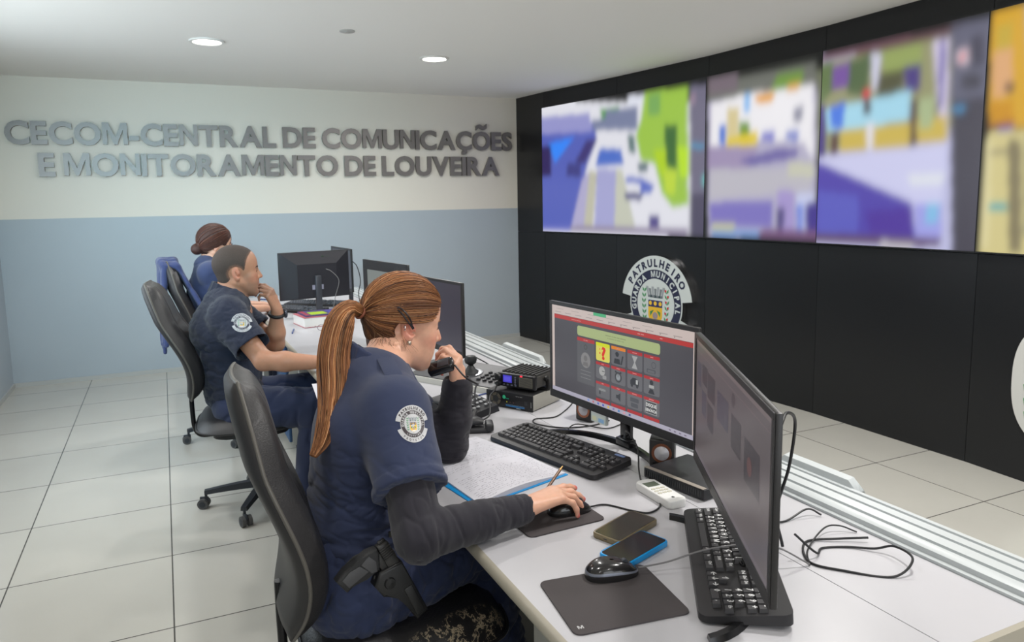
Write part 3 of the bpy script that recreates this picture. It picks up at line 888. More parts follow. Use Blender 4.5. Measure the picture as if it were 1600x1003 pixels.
# ------------------------------------------------------------------ monitors
M_mon = mat('monitor_black_plastic', (38, 37, 38), 0.38, bump=.15, bscale=900)
M_monback = mat('monitor_back_plastic', (34, 33, 40), 0.5, bump=.3, bscale=700)
M_screen = bpy.data.materials.new('monitor_screen')
M_screen.use_nodes = True
_b = M_screen.node_tree.nodes['Principled BSDF']
_a = M_screen.node_tree.nodes.new('ShaderNodeVertexColor'); _a.layer_name = 'col'
M_screen.node_tree.links.new(_a.outputs['Color'], _b.inputs['Emission Color'])
_b.inputs['Base Color'].default_value = (0.012, 0.012, 0.013, 1)
_b.inputs['Roughness'].default_value = 0.28
_b.inputs['Emission Strength'].default_value = 0.85


def quad(mb, x0, y0, x1, y1, k, col):
    mb.add([(x0, y0, k), (x1, y0, k), (x1, y1, k), (x0, y1, k)], [(0, 1, 2, 3)], c=lin(col))


def poly(mb, pts, k, col):
    mb.add([(x, y, k) for x, y in pts], [tuple(range(len(pts)))], c=lin(col))


def disc(mb, cx, cy, r, k, col, sy=1.0, n=20, r0=0.0):
    if r0:
        vs = [(cx + q * math.cos(2 * PI * i / n), cy + q * sy * math.sin(2 * PI * i / n), k) for i in range(n) for q in (r0, r)]
        mb.add(vs, [(2 * i, 2 * i + 1, (2 * i + 3) % (2 * n), (2 * i + 2) % (2 * n)) for i in range(n)], c=lin(col))
    else:
        poly(mb, [(cx + r * math.cos(2 * PI * i / n), cy + r * sy * math.sin(2 * PI * i / n)) for i in range(n)], k, col)


def txt(mb, s, x, y, h, k, col, bold=.0, sx=1.0, center=False, asp=1.0):
    vs, fs = text_geo(s, bold=bold, res=2)
    w = max(v[0] for v in vs)
    o = -w * h * 1.4 * sx / 2 if center else 0
    mb.add([(x + o + v[0] * h * 1.4 * sx, y + v[1] * h * 1.4, k) for v in vs], fs, c=lin(col))


def dashes(mb, s, x, y, h, k, col, center=False):
    """print too small to read: one short bar for each run of letters"""
    ww = [len(q) * h * .62 for q in s.split('|')]
    tot = sum(ww) + h * .6 * (len(ww) - 1)
    x0 = x - tot / 2 if center else x
    for q in ww:
        quad(mb, x0, y + h * .15, x0 + q, y + h * .75, k, col)
        x0 += q + h * .6


def ui_main(mb, w, h):
    """web console: w, h metres, origin lower left; drawn in metres"""
    X = lambda u: u * w
    Y = lambda v: v * h
    K = .0003
    quad(mb, 0, 0, w, h, 0, (206, 190, 184))
    quad(mb, X(.022), Y(.045), X(.992), Y(.90), K, (78, 76, 82))
    quad(mb, 0, 0, w, Y(.045), K, (176, 172, 188))
    quad(mb, X(.345), Y(.965), X(.44), h, K, (70, 175, 120))
    for i in range(11):
        quad(mb, X(.03 + .085 * i), Y(.925), X(.03 + .085 * i + .05), Y(.931), K, (150, 138, 136))
    for i in range(6):
        quad(mb, X(.46 + .085 * i), Y(.912), X(.464 + .085 * i), Y(.922), 2 * K, (60, 55, 60))
        quad(mb, X(.04 + .13 * i), Y(.962), X(.04 + .13 * i + .06), Y(.967), K, (168, 155, 150))
    quad(mb, X(.022), Y(.852), X(.992), Y(.897), 2 * K, (184, 52, 50))
    dashes(mb, 'xxxxxxx|xx|xxxxxxxx', X(.17), Y(.866), .0042, 3 * K, (208, 130, 126))
    dashes(mb, 'xxxx|xxxxx', X(.66), Y(.868), .0042, 3 * K, (214, 150, 146))
    dashes(mb, 'xxxx', X(.80), Y(.868), .0042, 3 * K, (214, 150, 146))
    poly(mb, rrect(X(.585), Y(.108), .008, 5, X(.51), Y(.767)), 2 * K, (170, 184, 128))
    dashes(mb, 'xxxxxxxxx|xx|xxxxx|xxxx|xxxxxxxxx', X(.51), Y(.775), .0045, 3 * K, (140, 152, 106), center=True)
    dashes(mb, 'xx|xxxxxxxx|xxx|xxxxxx|xxxx', X(.51), Y(.748), .0045, 3 * K, (148, 160, 114), center=True)
    quad(mb, X(.217), Y(.19), X(.355), Y(.66), 2 * K, (92, 92, 96))
    quad(mb, X(.217), Y(.655), X(.355), Y(.695), 3 * K, (176, 52, 54))
    dashes(mb, 'xxx|xxxxx', X(.286), Y(.668), .0038, 4 * K, (210, 140, 140), center=True)
    disc(mb, X(.285), Y(.60), .008, 3 * K, (70, 72, 68), r0=.0055)
    disc(mb, X(.285), Y(.455), .024, 3 * K, (134, 132, 132))
    disc(mb, X(.285), Y(.475), .009, 4 * K, (112, 110, 110))
    poly(mb, [(X(.285) - .015, Y(.39)), (X(.285) + .015, Y(.39)), (X(.285) + .010, Y(.435)), (X(.285) - .010, Y(.435))], 4 * K, (112, 110, 110))
    for q in (.33, .29, .25):
        quad(mb, X(.245), Y(q), X(.325), Y(q + .007), 3 * K, (130, 130, 132))
    cols = [(.366, .468), (.480, .580), (.593, .692), (.702, .802)]
    rows = [(.495, .690), (.300, .480), (.100, .268)]
    names = [['Ajuda', 'Equipe', 'Apagados', 'Busca'], ['Tempo', 'Alarme', 'Viatura', 'Perito'], ['Arma', 'Aviso', 'Trânsito', 'Denúncia']]
    for j, (v0, v1) in enumerate(rows):
        for i, (u0, u1) in enumerate(cols):
            cx, cy = X((u0 + u1) / 2), Y((v0 + v1) / 2)
            cw, ch = X(u1 - u0), Y(v1 - v0)
            y_ = j == 0 and i == 0
            if y_:
                poly(mb, rrect(cw, ch, .006, 4, cx, cy), 2 * K, (222, 214, 96))
                poly(mb, rrect(cw, ch * .19, .002, 3, cx, Y(v1) - ch * .095), 3 * K, (214, 222, 20))
                txt(mb, '?', cx + .004, cy - .020, .036, 4 * K, (224, 44, 34), bold=.04, center=True, sx=1.25)
                disc(mb, cx - .013, cy - .004, .0035, 4 * K, (226, 120, 70))
                disc(mb, cx - .014, cy + .008, .0025, 4 * K, (226, 120, 70))
                continue
            poly(mb, rrect(cw, ch, .006, 4, cx, cy), 2 * K, (104, 104, 108))
            poly(mb, rrect(cw, ch * .17, .002, 3, cx, Y(v1) - ch * .085), 3 * K, (228, 130, 28) if (j, i) == (0, 1) else (176, 46, 50))
            dashes(mb, 'x' * len(names[j][i]), cx, Y(v1) - ch * .12, .0038, 4 * K, (214, 140, 138), center=True)
            g, z = (48, 50, 56), 4 * K
            L_ = (168, 168, 168)
            cy -= ch * .08
            if (j, i) == (0, 1):
                disc(mb, cx - .005, cy + .010, .0075, z, g)
                quad(mb, cx - .014, cy + .011, cx + .004, cy + .0135, z, g)
                poly(mb, [(cx - .02, cy - .018), (cx + .01, cy - .018), (cx + .006, cy - .003), (cx - .016, cy - .003)], z, g)
                poly(mb, [(cx + .010, cy - .018), (cx + .016, cy - .018), (cx + .023, cy + .008), (cx + .018, cy + .009)], z, g)
            elif (j, i) == (0, 2):
                for s_ in (1, -1):
                    poly(mb, [(cx - .012, cy + s_ * .018), (cx + .012, cy + s_ * .018), (cx + .002, cy), (cx - .002, cy)][::s_ * -1], z, L_)
            elif (j, i) == (0, 3):
                disc(mb, cx + .008, cy + .006, .009, z, (70, 70, 76), r0=.0075)
                poly(mb, rrect(.034, .010, .002, 3, cx - .002, cy - .012), z, (74, 74, 80))
                quad(mb, cx - .016, cy - .016, cx + .012, cy - .009, z * 1.2, (104, 104, 108))
            elif (j, i) == (1, 0):
                disc(mb, cx - .003, cy + .004, .014, z, (170, 170, 168))
                quad(mb, cx - .003, cy + .003, cx + .01, cy + .005, z * 1.2, g)
                poly(mb, rrect(.018, .011, .002, 3, cx + .009, cy - .013), z * 1.2, (150, 150, 150))
            elif (j, i) == (1, 1):
                disc(mb, cx, cy, .015, z, g, r0=.0115)
                disc(mb, cx, cy, .0085, z, (150, 156, 160))
                quad(mb, cx - .001, cy, cx + .001, cy + .008, z * 1.3, g)
                quad(mb, cx - .014, cy + .012, cx - .007, cy + .017, z, g)
                quad(mb, cx + .007, cy + .012, cx + .014, cy + .017, z, g)
            elif (j, i) == (1, 2):
                poly(mb, [(cx - .018, cy - .008), (cx + .018, cy - .008), (cx + .017, cy + .004), (cx + .006, cy + .012), (cx - .008, cy + .012), (cx - .018, cy + .003)], z, g)
                quad(mb, cx + .006, cy - .004, cx + .014, cy + .008, z * 1.2, (190, 192, 190))
                for q in (-.011, .011):
                    disc(mb, cx + q, cy - .010, .005, z * 1.1, g)
            elif (j, i) == (1, 3):
                disc(mb, cx, cy + .013, .007, z, g)
                quad(mb, cx - .010, cy - .002, cx + .010, cy + .006, z, (170, 170, 168))
                poly(mb, [(cx - .013, cy - .018), (cx + .013, cy - .018), (cx + .006, cy - .005), (cx - .006, cy - .005)], z, g)
            elif (j, i) == (2, 0):
                poly(mb, [(cx - .018, cy), (cx + .014, cy + .002), (cx + .014, cy + .008), (cx - .018, cy + .008)], z, (140, 142, 142))
                quad(mb, cx - .016, cy - .010, cx - .010, cy + .002, z, g)
            elif (j, i) == (2, 1):
                poly(mb, [(cx - .009, cy - .005), (cx - .001, cy - .005), (cx + .01, cy - .013), (cx + .01, cy + .013), (cx - .001, cy + .005), (cx - .009, cy + .005)], z, g)
            elif (j, i) == (2, 2):
                poly(mb, rrect(.036, .012, .003, 3, cx, cy + .006), z, (76, 78, 84))
                poly(mb, rrect(.030, .012, .003, 3, cx, cy - .009), z, (76, 78, 84))
            else:
                quad(mb, cx - .022, cy - .017, cx + .022, cy + .018, z, (170, 170, 168))
                quad(mb, cx - .0205, cy - .0155, cx + .0205, cy + .0165, z * 1.2, (66, 66, 70))
                txt(mb, 'DISQUE', cx, cy + .003, .009, z * 1.5, (225, 225, 222), bold=.03, center=True, sx=.95)
                txt(mb, 'DENÚNCIA', cx, cy - .011, .008, z * 1.5, (225, 225, 222), bold=.03, center=True, sx=.78)
    for u0, u1 in cols:
        quad(mb, X(u0), Y(.048), X(u1), Y(.080), 2 * K, (176, 46, 50))
    for i, c in enumerate([(120, 150, 210), (190, 110, 120), (90, 110, 190), (70, 90, 190), (220, 190, 60), (130, 120, 180), (60, 130, 190), (220, 150, 160), (80, 90, 150)]):
        quad(mb, X(.30 + .038 * i), Y(.012), X(.30 + .038 * i + .013), Y(.034), 3 * K, c)
    for i in range(4):
        quad(mb, X(.86 + .03 * i), Y(.016), X(.872 + .03 * i), Y(.028), 3 * K, (120, 110, 130))


def ui_dark(mb, w, h):
    K = .0003
    quad(mb, 0, 0, w, h, 0, (84, 76, 78))
    quad(mb, 0, h * .965, w, h, K, (104, 92, 92))
    quad(mb, 0, h * .90, w, h * .91, K, (96, 84, 86))
    quad(mb, 0, 0, w, h * .04, K, (96, 88, 94))
    for i, (u, v, a_, b_) in enumerate([(.03, .62, .07, .2), (.12, .68, .09, .16), (.22, .62, .12, .2), (.38, .56, .16, .22), (.58, .5, .12, .24), (.74, .42, .16, .28), (.12, .42, .08, .2), (.22, .38, .1, .2)]):
        quad(mb, w * u, h * v, w * (u + a_), h * (v + b_), K, (56, 50, 54) if i % 3 else (64, 60, 70))
    disc(mb, w * .6, h * .84, h * .05, K, (66, 58, 62))
    disc(mb, w * .8, h * .55, h * .06, 2 * K, (90, 62, 62))


def ui_idle(mb, w, h):
    quad(mb, 0, 0, w, h, 0, (58, 56, 68))
    quad(mb, 0, h * .0, w, h * .04, .0003, (66, 64, 76))


def ui_map(mb, w, h):
    quad(mb, 0, 0, w, h, 0, (128, 134, 130))
    quad(mb, w * .05, h * .3, w * .6, h * .6, .0003, (96, 132, 104))


def monitor(name, label, Lp, Rp, z0, z1, ui, stand='arc', foot=None, group=None, bez=.012, chin=.024, depth=.036, back_cover=True, back_mat=None, screen=True):
    """Lp, Rp: lower front corners at the viewer's left and right of the display side"""
    a, b = Vector((*Lp, z0)), Vector((*Rp, z0))
    xax = (b - a).normalized()
    w, h = (b - a).length, z1 - z0
    c = (a + b) / 2
    t = thing(name, label, 'monitor', (c.x, c.y, D), 0, group)
    Mw = frame(a - Vector((c.x, c.y, D)), xax, (0, 0, 1))      # local x right, y up, z towards the viewer
    cs = MB()
    cs.box((0, 0, -.013), (w, h, -.0012), r=.003)
    # raised lips of the frame round the display
    cs.box((0, 0, -.0012), (w, chin, 0.001), r=.0004, seg=1)
    cs.box((0, h - bez, -.0012), (w, h, 0.001), r=.0004, seg=1)
    cs.box((0, chin, -.0012), (bez, h - bez, 0.001), r=.0004, seg=1)
    cs.box((w - bez, chin, -.0012), (w, h - bez, 0.001), r=.0004, seg=1)
    def put(mb, nm, mats, par, sm=40):
        mb.v = [tuple(Mw @ Vector(v)) for v in mb.v]
        o = mb.build(nm, mats, par, sm)
        return o
    put(cs, 'casing', M_mon, t)
    sc = MB()
    ui(sc, w - 2 * bez, h - bez - chin)
    sc.v = [(x + bez, y + chin, z - .0011) for x, y, z in sc.v]
    put(sc, 'display', M_screen, t, 0)
    bk = MB()
    ins = [(0.004, 0.004), (w - .004, .004), (w - .004, h - .004), (.004, h - .004)]
    inn = [(w * .22, h * .0 + .01), (w * .78, .01), (w * .78, h * .74), (w * .22, h * .74)]
    vs = [(x, y, -.013) for x, y in ins] + [(x, y, -depth) for x, y in inn]
    bk.add(vs, [(3, 2, 1, 0), (4, 5, 6, 7), (0, 1, 5, 4), (1, 2, 6, 5), (2, 3, 7, 6), (3, 0, 4, 7)])
    put(bk, 'back_cover', back_mat or M_monback, t, 20)
    if stand == 'arc':
        # crescent foot whose two ends reach towards the viewer
        pts = []
        for k in range(25):
            a_ = math.radians(-78 + 156 * k / 24)
            pts.append((w / 2 + math.sin(a_) * .245, -math.cos(a_) * .15 + .10))
        ft = MB()
        n = len(pts)
        vs = []
        for k, (x, z) in enumerate(pts):
            e = abs(k - 12) / 12
            hh = .016 - .006 * e
            dx, dz = (x - w / 2), (z - .10)
            l_ = math.hypot(dx, dz)
            dx, dz = dx / l_ * .011, dz / l_ * .011
            y_b = -(z0 - D)
            vs += [(x - dx, y_b, z - dz), (x + dx, y_b, z + dz), (x + dx * .6, y_b + hh, z + dz * .6), (x - dx * .6, y_b + hh, z - dz * .6)]
        fs = []
        for k in range(n - 1):
            for q in range(4):
                fs.append((k * 4 + q, k * 4 + (q + 1) % 4, (k + 1) * 4 + (q + 1) % 4, (k + 1) * 4 + q))
        fs += [(3, 2, 1, 0), ((n - 1) * 4, (n - 1) * 4 + 1, (n - 1) * 4 + 2, (n - 1) * 4 + 3)]
        ft.add(vs, fs)
        put(ft, 'stand_foot', mat('gloss_black_stand', (20, 20, 22), .18), t, 50)
        st = MB()
        yb_ = -(z0 - D) + .008
        st.box((w / 2 - .022, yb_, -.056), (w / 2 + .022, h * .3, -.040), r=.004)
        st.box((w / 2 - .03, yb_ + .0, -.06), (w / 2 + .03, yb_ + .022, -.03), r=.004)
        put(st, 'stand_neck', MATS['gloss_black_stand'], t)
    elif stand == 'post':
        st = MB()
        yb_ = -(z0 - D)
        st.box((w / 2 - .02, yb_ + .01, -.075), (w / 2 + .02, h * .5, -.05), r=.004)
        st.box((w / 2 - .032, h * .3, -.052), (w / 2 + .032, h * .3 + .065, -.044), r=.003)
        put(st, 'stand_neck', mat('grey_post', (70, 72, 78), .3, .3), t)
        ft = MB()
        ft.prism([(x + w / 2, z - .055) for x, z in rrect(.22, .17, .03)], 0, .010, M=Matrix.Translation((0, yb_, 0)) @ Matrix(((1, 0, 0, 0), (0, 0, 1, 0), (0, 1, 0, 0), (0, 0, 0, 1))))
        bmf = put(ft, 'stand_foot', mat('stand_foot_plastic', (40, 40, 43), .35), t)
        bm_ = bmesh.new(); bm_.from_mesh(bmf.data); bmesh.ops.recalc_face_normals(bm_, faces=bm_.faces); bm_.to_mesh(bmf.data); bm_.free()
    return t, Mw, w, h


mA, MwA, wA, hA = monitor('computer_monitor', 'wide monitor facing the front woman, showing red and grey icon page', (1.122, 2.078), (1.186, 1.424), .844, 1.160, ui_main)
st_ = MB()
quad(st_, wA * .335, -.030, wA * .44, -.006, .0005, (205, 215, 210))
quad(st_, wA * .345, -.025, wA * .375, -.012, .0008, (225, 225, 190))
quad(st_, wA * .39, -.026, wA * .43, -.014, .0008, (150, 190, 230))
st_.v = [tuple(MwA @ Vector(v)) for v in st_.v]
lb = MB()
lb.box((wA * .333, -.030, -.010), (wA * .442, .004, -.0005))
lb.v = [tuple(MwA @ Vector(v)) for v in lb.v]
pj = lb.build('paper_label', mat('paper_label', (205, 210, 208), .6), mA, 0)
st_.build('label_print', M_badge, pj, 0)
mB, MwB, wB, hB = monitor('computer_monitor', 'wide monitor with dim screen at right, standing over a keyboard', (1.118, 1.352), (0.787, 0.775), .862, 1.168, ui_dark)
mC, *_ = monitor('computer_monitor', 'black monitor right behind the front woman\'s face with idle dark screen', (1.030, 3.30), (1.097, 2.79), .834, 1.150, ui_idle, stand='post')
mD, *_ = monitor('computer_monitor', 'black monitor with green grey picture, left of the idle screen', (0.955, 3.86), (1.040, 3.345), .860, 1.188, ui_map, stand='post', bez=.05)
mE, MwE, wE, hE = monitor('computer_monitor', 'monitor turned back side to the camera, before the far woman', (1.13, 4.99), (0.655, 4.90), .862, 1.175, ui_idle, stand='post', depth=.055)
mF, *_ = monitor('computer_monitor', 'far monitor seen edge on with pale frame behind the turned one', (1.13, 5.52), (1.165, 5.04), .870, 1.172, ui_idle, stand='post')
q = MB()
disc(q, .012, .010, .012, 0, (46, 78, 48), n=10, r0=.006)
dashes(q, 'xx', .032, 0, .022, 0, (46, 74, 48))
q.v = [tuple(MwE @ Vector((wE * .42 - x, hE * .85 + y * .7, -.031))) for x, y, z in q.v]
q.build('back_logo', M_badge, mE, 0)
q = MB()
q.box((wE * .42, hE * .20, -.0565), (wE * .58, hE * .30, -.0555))
q.v = [tuple(MwE @ Vector(v)) for v in q.v]
q.build('rating_label', mat('rating_label', (150, 148, 165), .6), mE, 0)

# ------------------------------------------------------------------ keyboards
M_kb = mat('keyboard_black', (34, 33, 35), .42)
M_key = mat('key_charcoal', (52, 51, 53), .5)
M_leg = mat('key_legend', (205, 205, 205), .5)
KROWS = [
    ('1234567890-=', 'qwertyuiop[]', "asdfghjklç~", 'zxcvbnm,.;/'),
]


def keyboard(label, L, u, zz=.012, keys=True, wl=.452, dp=.158, legend_c=None, group=None, km=None, lw=1.0):
    """L: centre (x, y); u: direction along the keyboard (user's left to right)"""
    t = thing('computer_keyboard', label, 'keyboard', (L[0], L[1], D), math.atan2(u[1], u[0]), group)
    km = km or M_key
    b = MB()
    # wedge body with rounded front: section in y (depth), z
    ol = rrect(wl, dp, .018, 5)
    bm_ = bmesh.new()
    lo = [bm_.verts.new((x, y, .004 if y < 0 else .010)) for x, y in ol]
    hi = [bm_.verts.new((x * .995, y * .985, .015 + (y + dp / 2) / dp * zz)) for x, y in ol]
    bm_.faces.new(lo[::-1]); bm_.faces.new(hi)
    n = len(ol)
    for i in range(n):
        bm_.faces.new((lo[i], lo[(i + 1) % n], hi[(i + 1) % n], hi[i]))
    b.bm(bm_)
    b.box((-wl / 2 + .04, dp / 2 - .03, 0), (-wl / 2 + .07, dp / 2 - .015, .012))
    b.box((wl / 2 - .07, dp / 2 - .03, 0), (wl / 2 - .04, dp / 2 - .015, .012))
    b.box((-wl / 2 + .03, -dp / 2 + .01, 0), (wl / 2 - .03, -dp / 2 + .02, .006))
    b.build('body', M_kb, t, 35)
    zt = lambda y: .015 + (y + dp / 2) / dp * zz
    P = .0188
    x0 = -wl / 2 + .016
    yb = -dp / 2 + .022
    KS = []

    def add(x, y, w, s=''):
        KS.append((x, y, w, s))
    nb = 14.6
    for i in range(13):
        add(x0 + (0 if i == 0 else P * (1.6 + (i - 1) + .25 * ((i - 1) // 4))), yb + P * 5.35, P, 'Esc' if i == 0 else 'F%d' % i)
    for i in range(13):
        add(x0 + P * i, yb + P * 4.1, P, "'1234567890-="[i])
    add(x0 + P * 13, yb + P * 4.1, P * 2, 'Back')
    add(x0, yb + P * 3.1, P * 1.5, 'Tab')
    for i in range(12):
        add(x0 + P * (1.5 + i), yb + P * 3.1, P, 'QWERTYUIOP´['[i])
    add(x0 + P * 13.75, yb + P * 2.1, P * 1.25, 'Ent')
    add(x0, yb + P * 2.1, P * 1.75, 'Caps')
    for i in range(12):
        add(x0 + P * (1.75 + i), yb + P * 2.1, P, 'ASDFGHJKLÇ~]'[i])
    add(x0, yb + P * 1.1, P * 2.2, 'Shift')
    for i in range(10):
        add(x0 + P * (2.2 + i), yb + P * 1.1, P, 'ZXCVBNM,.;'[i])
    add(x0 + P * 12.2, yb + P * 1.1, P * 2.8, 'Shift')
    for x, w, s_ in ((0, 1.5, 'Ctrl'), (1.5, 1.2, 'Win'), (2.7, 1.3, 'Alt'), (4.0, 6.2, ''), (10.2, 1.5, 'Alt'), (11.7, 1.5, 'Fn'), (13.2, 1.8, 'Ctrl')):
        add(x0 + P * x, yb + P * .1, P * w, s_)
    for r, row in enumerate((('Prt', 'Scr', 'Pau'), ('Ins', 'Hm', 'Up'), ('Del', 'End', 'Dn'))):
        for i in range(3):
            add(x0 + P * (15.4 + i), yb + P * (5.35 if r == 0 else 5.1 - r), P, row[i])
    for x, y, s_ in ((16.4, 1.1, '↑'), (15.4, .1, '←'), (16.4, .1, '↓'), (17.4, .1, '→')):
        add(x0 + P * x, yb + P * y, P, s_)
    for r, row in enumerate((('Nm', '/', '*', '-'), ('7', '8', '9', '+'), ('4', '5', '6'), ('1', '2', '3', 'En'), ('0', ','))):
        xx = 18.8
        for i, s_ in enumerate(row):
            w = 2 if s_ == '0' else 1
            add(x0 + P * xx, yb + P * (4.1 - r), P * w, s_)
            xx += w
    rest = MB()
    if not keys:
        pass
    for i, (x, y, w, s_) in enumerate(KS):
        kb_ = MB() if (keys and i < 100) else rest
        z = zt(y + P / 2) - .001
        g = .0011
        hx, hy = w / 2 - g, P / 2 - g
        cx, cy = x + w / 2, y + P / 2
        ox, oy = (cx, cy) if kb_ is not rest else (0, 0)
        X0, Y0_ = cx - ox, cy - oy
        zo = z if kb_ is rest else 0
        vs = [(X0 - hx, Y0_ - hy, zo), (X0 + hx, Y0_ - hy, zo), (X0 + hx, Y0_ + hy, zo), (X0 - hx, Y0_ + hy, zo),
              (X0 - hx + .0018, Y0_ - hy + .0012, zo + .0075), (X0 + hx - .0018, Y0_ - hy + .0012, zo + .0075), (X0 + hx - .0018, Y0_ + hy - .0026, zo + .0085), (X0 - hx + .0018, Y0_ + hy - .0026, zo + .0085)]
        kb_.add(vs, [(0, 3, 2, 1), (4, 5, 6, 7), (0, 1, 5, 4), (1, 2, 6, 5), (2, 3, 7, 6), (3, 0, 4, 7)], m=0)
        if s_ and keys:
            v2, f2 = text_geo(s_, bold=.02, res=1)
            sc_ = .0085 if len(s_) == 1 else .0048
            sc_ *= lw
            kb_.add([(X0 - hx + .0034 + v[0] * sc_, Y0_ - .001 + v[1] * sc_, zo + .0083 + .0006) for v in v2], f2, m=1)
        if kb_ is not rest:
            o = kb_.build('key', [km, M_leg], t, 0)
            o.location = (cx, cy, z)
    if rest.v:
        o = rest.build('keys', [km, M_leg], t, 0)
        o['kind'] = 'stuff'
    return t


kb1 = keyboard('black keyboard between the open notebook and the icon page monitor', (0.995, 1.808), (.262, -.965 * .46 / .46 * 1.0) if False else (.24, -.97))
pr1 = MB(); pr1.prism(rrect(.035, .012, .005, 4, .185, .066), .0262, .0272); pr1.build('light_panel', mat('indicator_panel_blue', (120, 140, 185), .3), kb1)
kb2 = keyboard('black keyboard with pale letters tucked under the dim right monitor', (0.985, 1.075), (-.575, -.818), lw=1.9, zz=.016)
kb3 = keyboard('dark keyboard lying before the turned monitor of the far woman', (0.80, 5.17), (.66, -.75), keys=False, km=mat('key_grey', (84, 88, 96), .5))
kb4 = keyboard('second dark keyboard on the far desk behind the first one', (0.98, 5.42), (.8, -.6), keys=False, km=MATS['key_grey'])


# ------------------------------------------------------------------ mice and pads
def pad(label, c, w, h, rz, mark=False):
    t = thing('mouse_pad', label, 'mouse pad', (c[0], c[1], D + .0002), rz)
    MB().prism(rrect(w, h, .014), 0, .003, r=.0008).build('cloth_sheet', mat('mousepad_cloth', (70, 65, 66), .85, noise=.06, nscale=300), t)
    if mark:
        q = MB()
        txt(q, 'M', 0, 0, .009, .0034, (190, 190, 190), bold=.05, sx=1.1)
        q.v = [(y * -1 - w * .43, x - h * .44, z) for x, y, z in q.v] if False else [(x - w * .45, y - h * .42, z) for x, y, z in q.v]
        q.build('brand_mark', M_badge, t, 0)
    return t


def mouse(label, c, rz, z=D + .0034, stripe=True, cable=None):
    t = thing('computer_mouse', label, 'mouse', (c[0], c[1], z), rz)
    L_, Wd, Hh = .108, .062, .032
    NU, NV = 28, 14

    def surf(mb, lo, hi, grow=0.0):
        vs, fs = [], []
        for i in range(NV + 1):
            ph = lo + (hi - lo) * i / NV
            for j in range(NU):
                a_ = 2 * PI * j / NU
                ca, sa = math.cos(a_), math.sin(a_)
                ca = math.copysign(abs(ca) ** .85, ca); sa = math.copysign(abs(sa) ** .85, sa)
                r_ = math.cos(ph) ** .55
                x, y = ca * r_ * L_ / 2 * (1 + grow), sa * r_ * Wd / 2 * (1 - .10 * math.cos(a_ + 0.6)) * (1 + grow)
                hz = Hh * (1 - .35 * ((x / (L_ / 2)) + .25) ** 2)
                vs.append((x, y, max(0, math.sin(ph)) ** .8 * hz * (1 + grow * .5)))
        for i in range(NV):
            for j in range(NU):
                fs.append((i * NU + j, i * NU + (j + 1) % NU, (i + 1) * NU + (j + 1) % NU, (i + 1) * NU + j))
        mb.add(vs, fs)
    b = MB(); surf(b, 0, PI / 2 - .01); b.build('shell', mat('mouse_gloss_black', (30, 29, 30), .22, coat=.4), t, 60)
    if stripe:
        b = MB(); surf(b, .32, .50, .012); b.build('side_stripe', mat('mouse_grey_stripe', (120, 124, 135), .35, .4), t, 60)
    b = MB(); b.tube([(.026, -.004, .0235), (.026, .004, .0235)], .0065, 16); b.build('scroll_wheel', mat('wheel_rubber', (56, 60, 68), .5), t)
    return t


def cord(label, pts, r=.002, col='black', name='cable'):
    t = tag(MB().tube(bez(pts, 8), r, 8).build(name, mat('cable_' + col, {'black': (28, 28, 30), 'grey': (110, 108, 108), 'blue': (50, 70, 130), 'white': (210, 210, 210)}[col], .45)), label, 'cable')
    return t


pad('dark grey mouse pad with small pale letter mark, nearest to the camera', (.705, 1.075), .222, .186, math.radians(-8), True)
mouse('glossy black mouse with grey stripe on the nearest mouse pad', (.748, 1.142), math.radians(-12))
pad('dark mouse pad under the front woman\'s right hand', (.775, 1.452), .20, .185, math.radians(2))
mouse('black mouse held under the front woman\'s right hand', (.822, 1.435), math.radians(-8), stripe=False)
pad('mouse pad under the seated man\'s right hand', (.665, 3.16), .20, .17, math.radians(-6))
mouse('black mouse under the seated man\'s right hand', (.700, 3.19), math.radians(5), stripe=False)
mouse('black mouse beside the far woman\'s hand', (.725, 5.24), math.radians(-5), stripe=False, z=D + .0005)
cord('thin cord of the nearest mouse crossing the second keyboard', [(.801, 1.128, D + .012), (.86, 1.115, D + .016), (.93, 1.09, D + .036), (1.0, 1.06, D + .045), (1.06, 1.03, D + .040), (1.12, 1.0, D + .004)], .0018, 'grey')
cord('black mouse cord curling from the front woman\'s mouse to the monitor foot', [(.874, 1.43, D + .006), (.92, 1.43, D + .0025), (.955, 1.375, D + .0025), (.985, 1.345, D + .0025), (1.035, 1.37, D + .0025), (1.062, 1.44, D + .0025), (1.075, 1.50, D + .004), (1.10, 1.55, D + .02), (1.13, 1.60, D + .06), (1.15, 1.68, D + .08), (1.20, 1.76, D + .03), (1.24, 1.85, D + .003)], .0022)


# ------------------------------------------------------------------ phones, remote
def phone(label, c, w, h, rz, case, glass, z=D, th=.009, lip=.0008):
    t = thing('mobile_phone', label, 'phone', (c[0], c[1], z + .0003), rz)
    MB().prism(rrect(w, h, .010), 0, th, r=.0022).build('case', case, t, 60)
    MB().prism(rrect(w - .008, h - .008, .007), th - .0003, th + .0006).build('screen', glass, t, 60)
    q = MB(); q.tube([(0, -h / 2 - .0002, th * .5), (0, -h / 2 + .001, th * .5)], .0035, 12, flat=(.4, 1.5)); q.build('charging_port', M_dark, t)
    return t


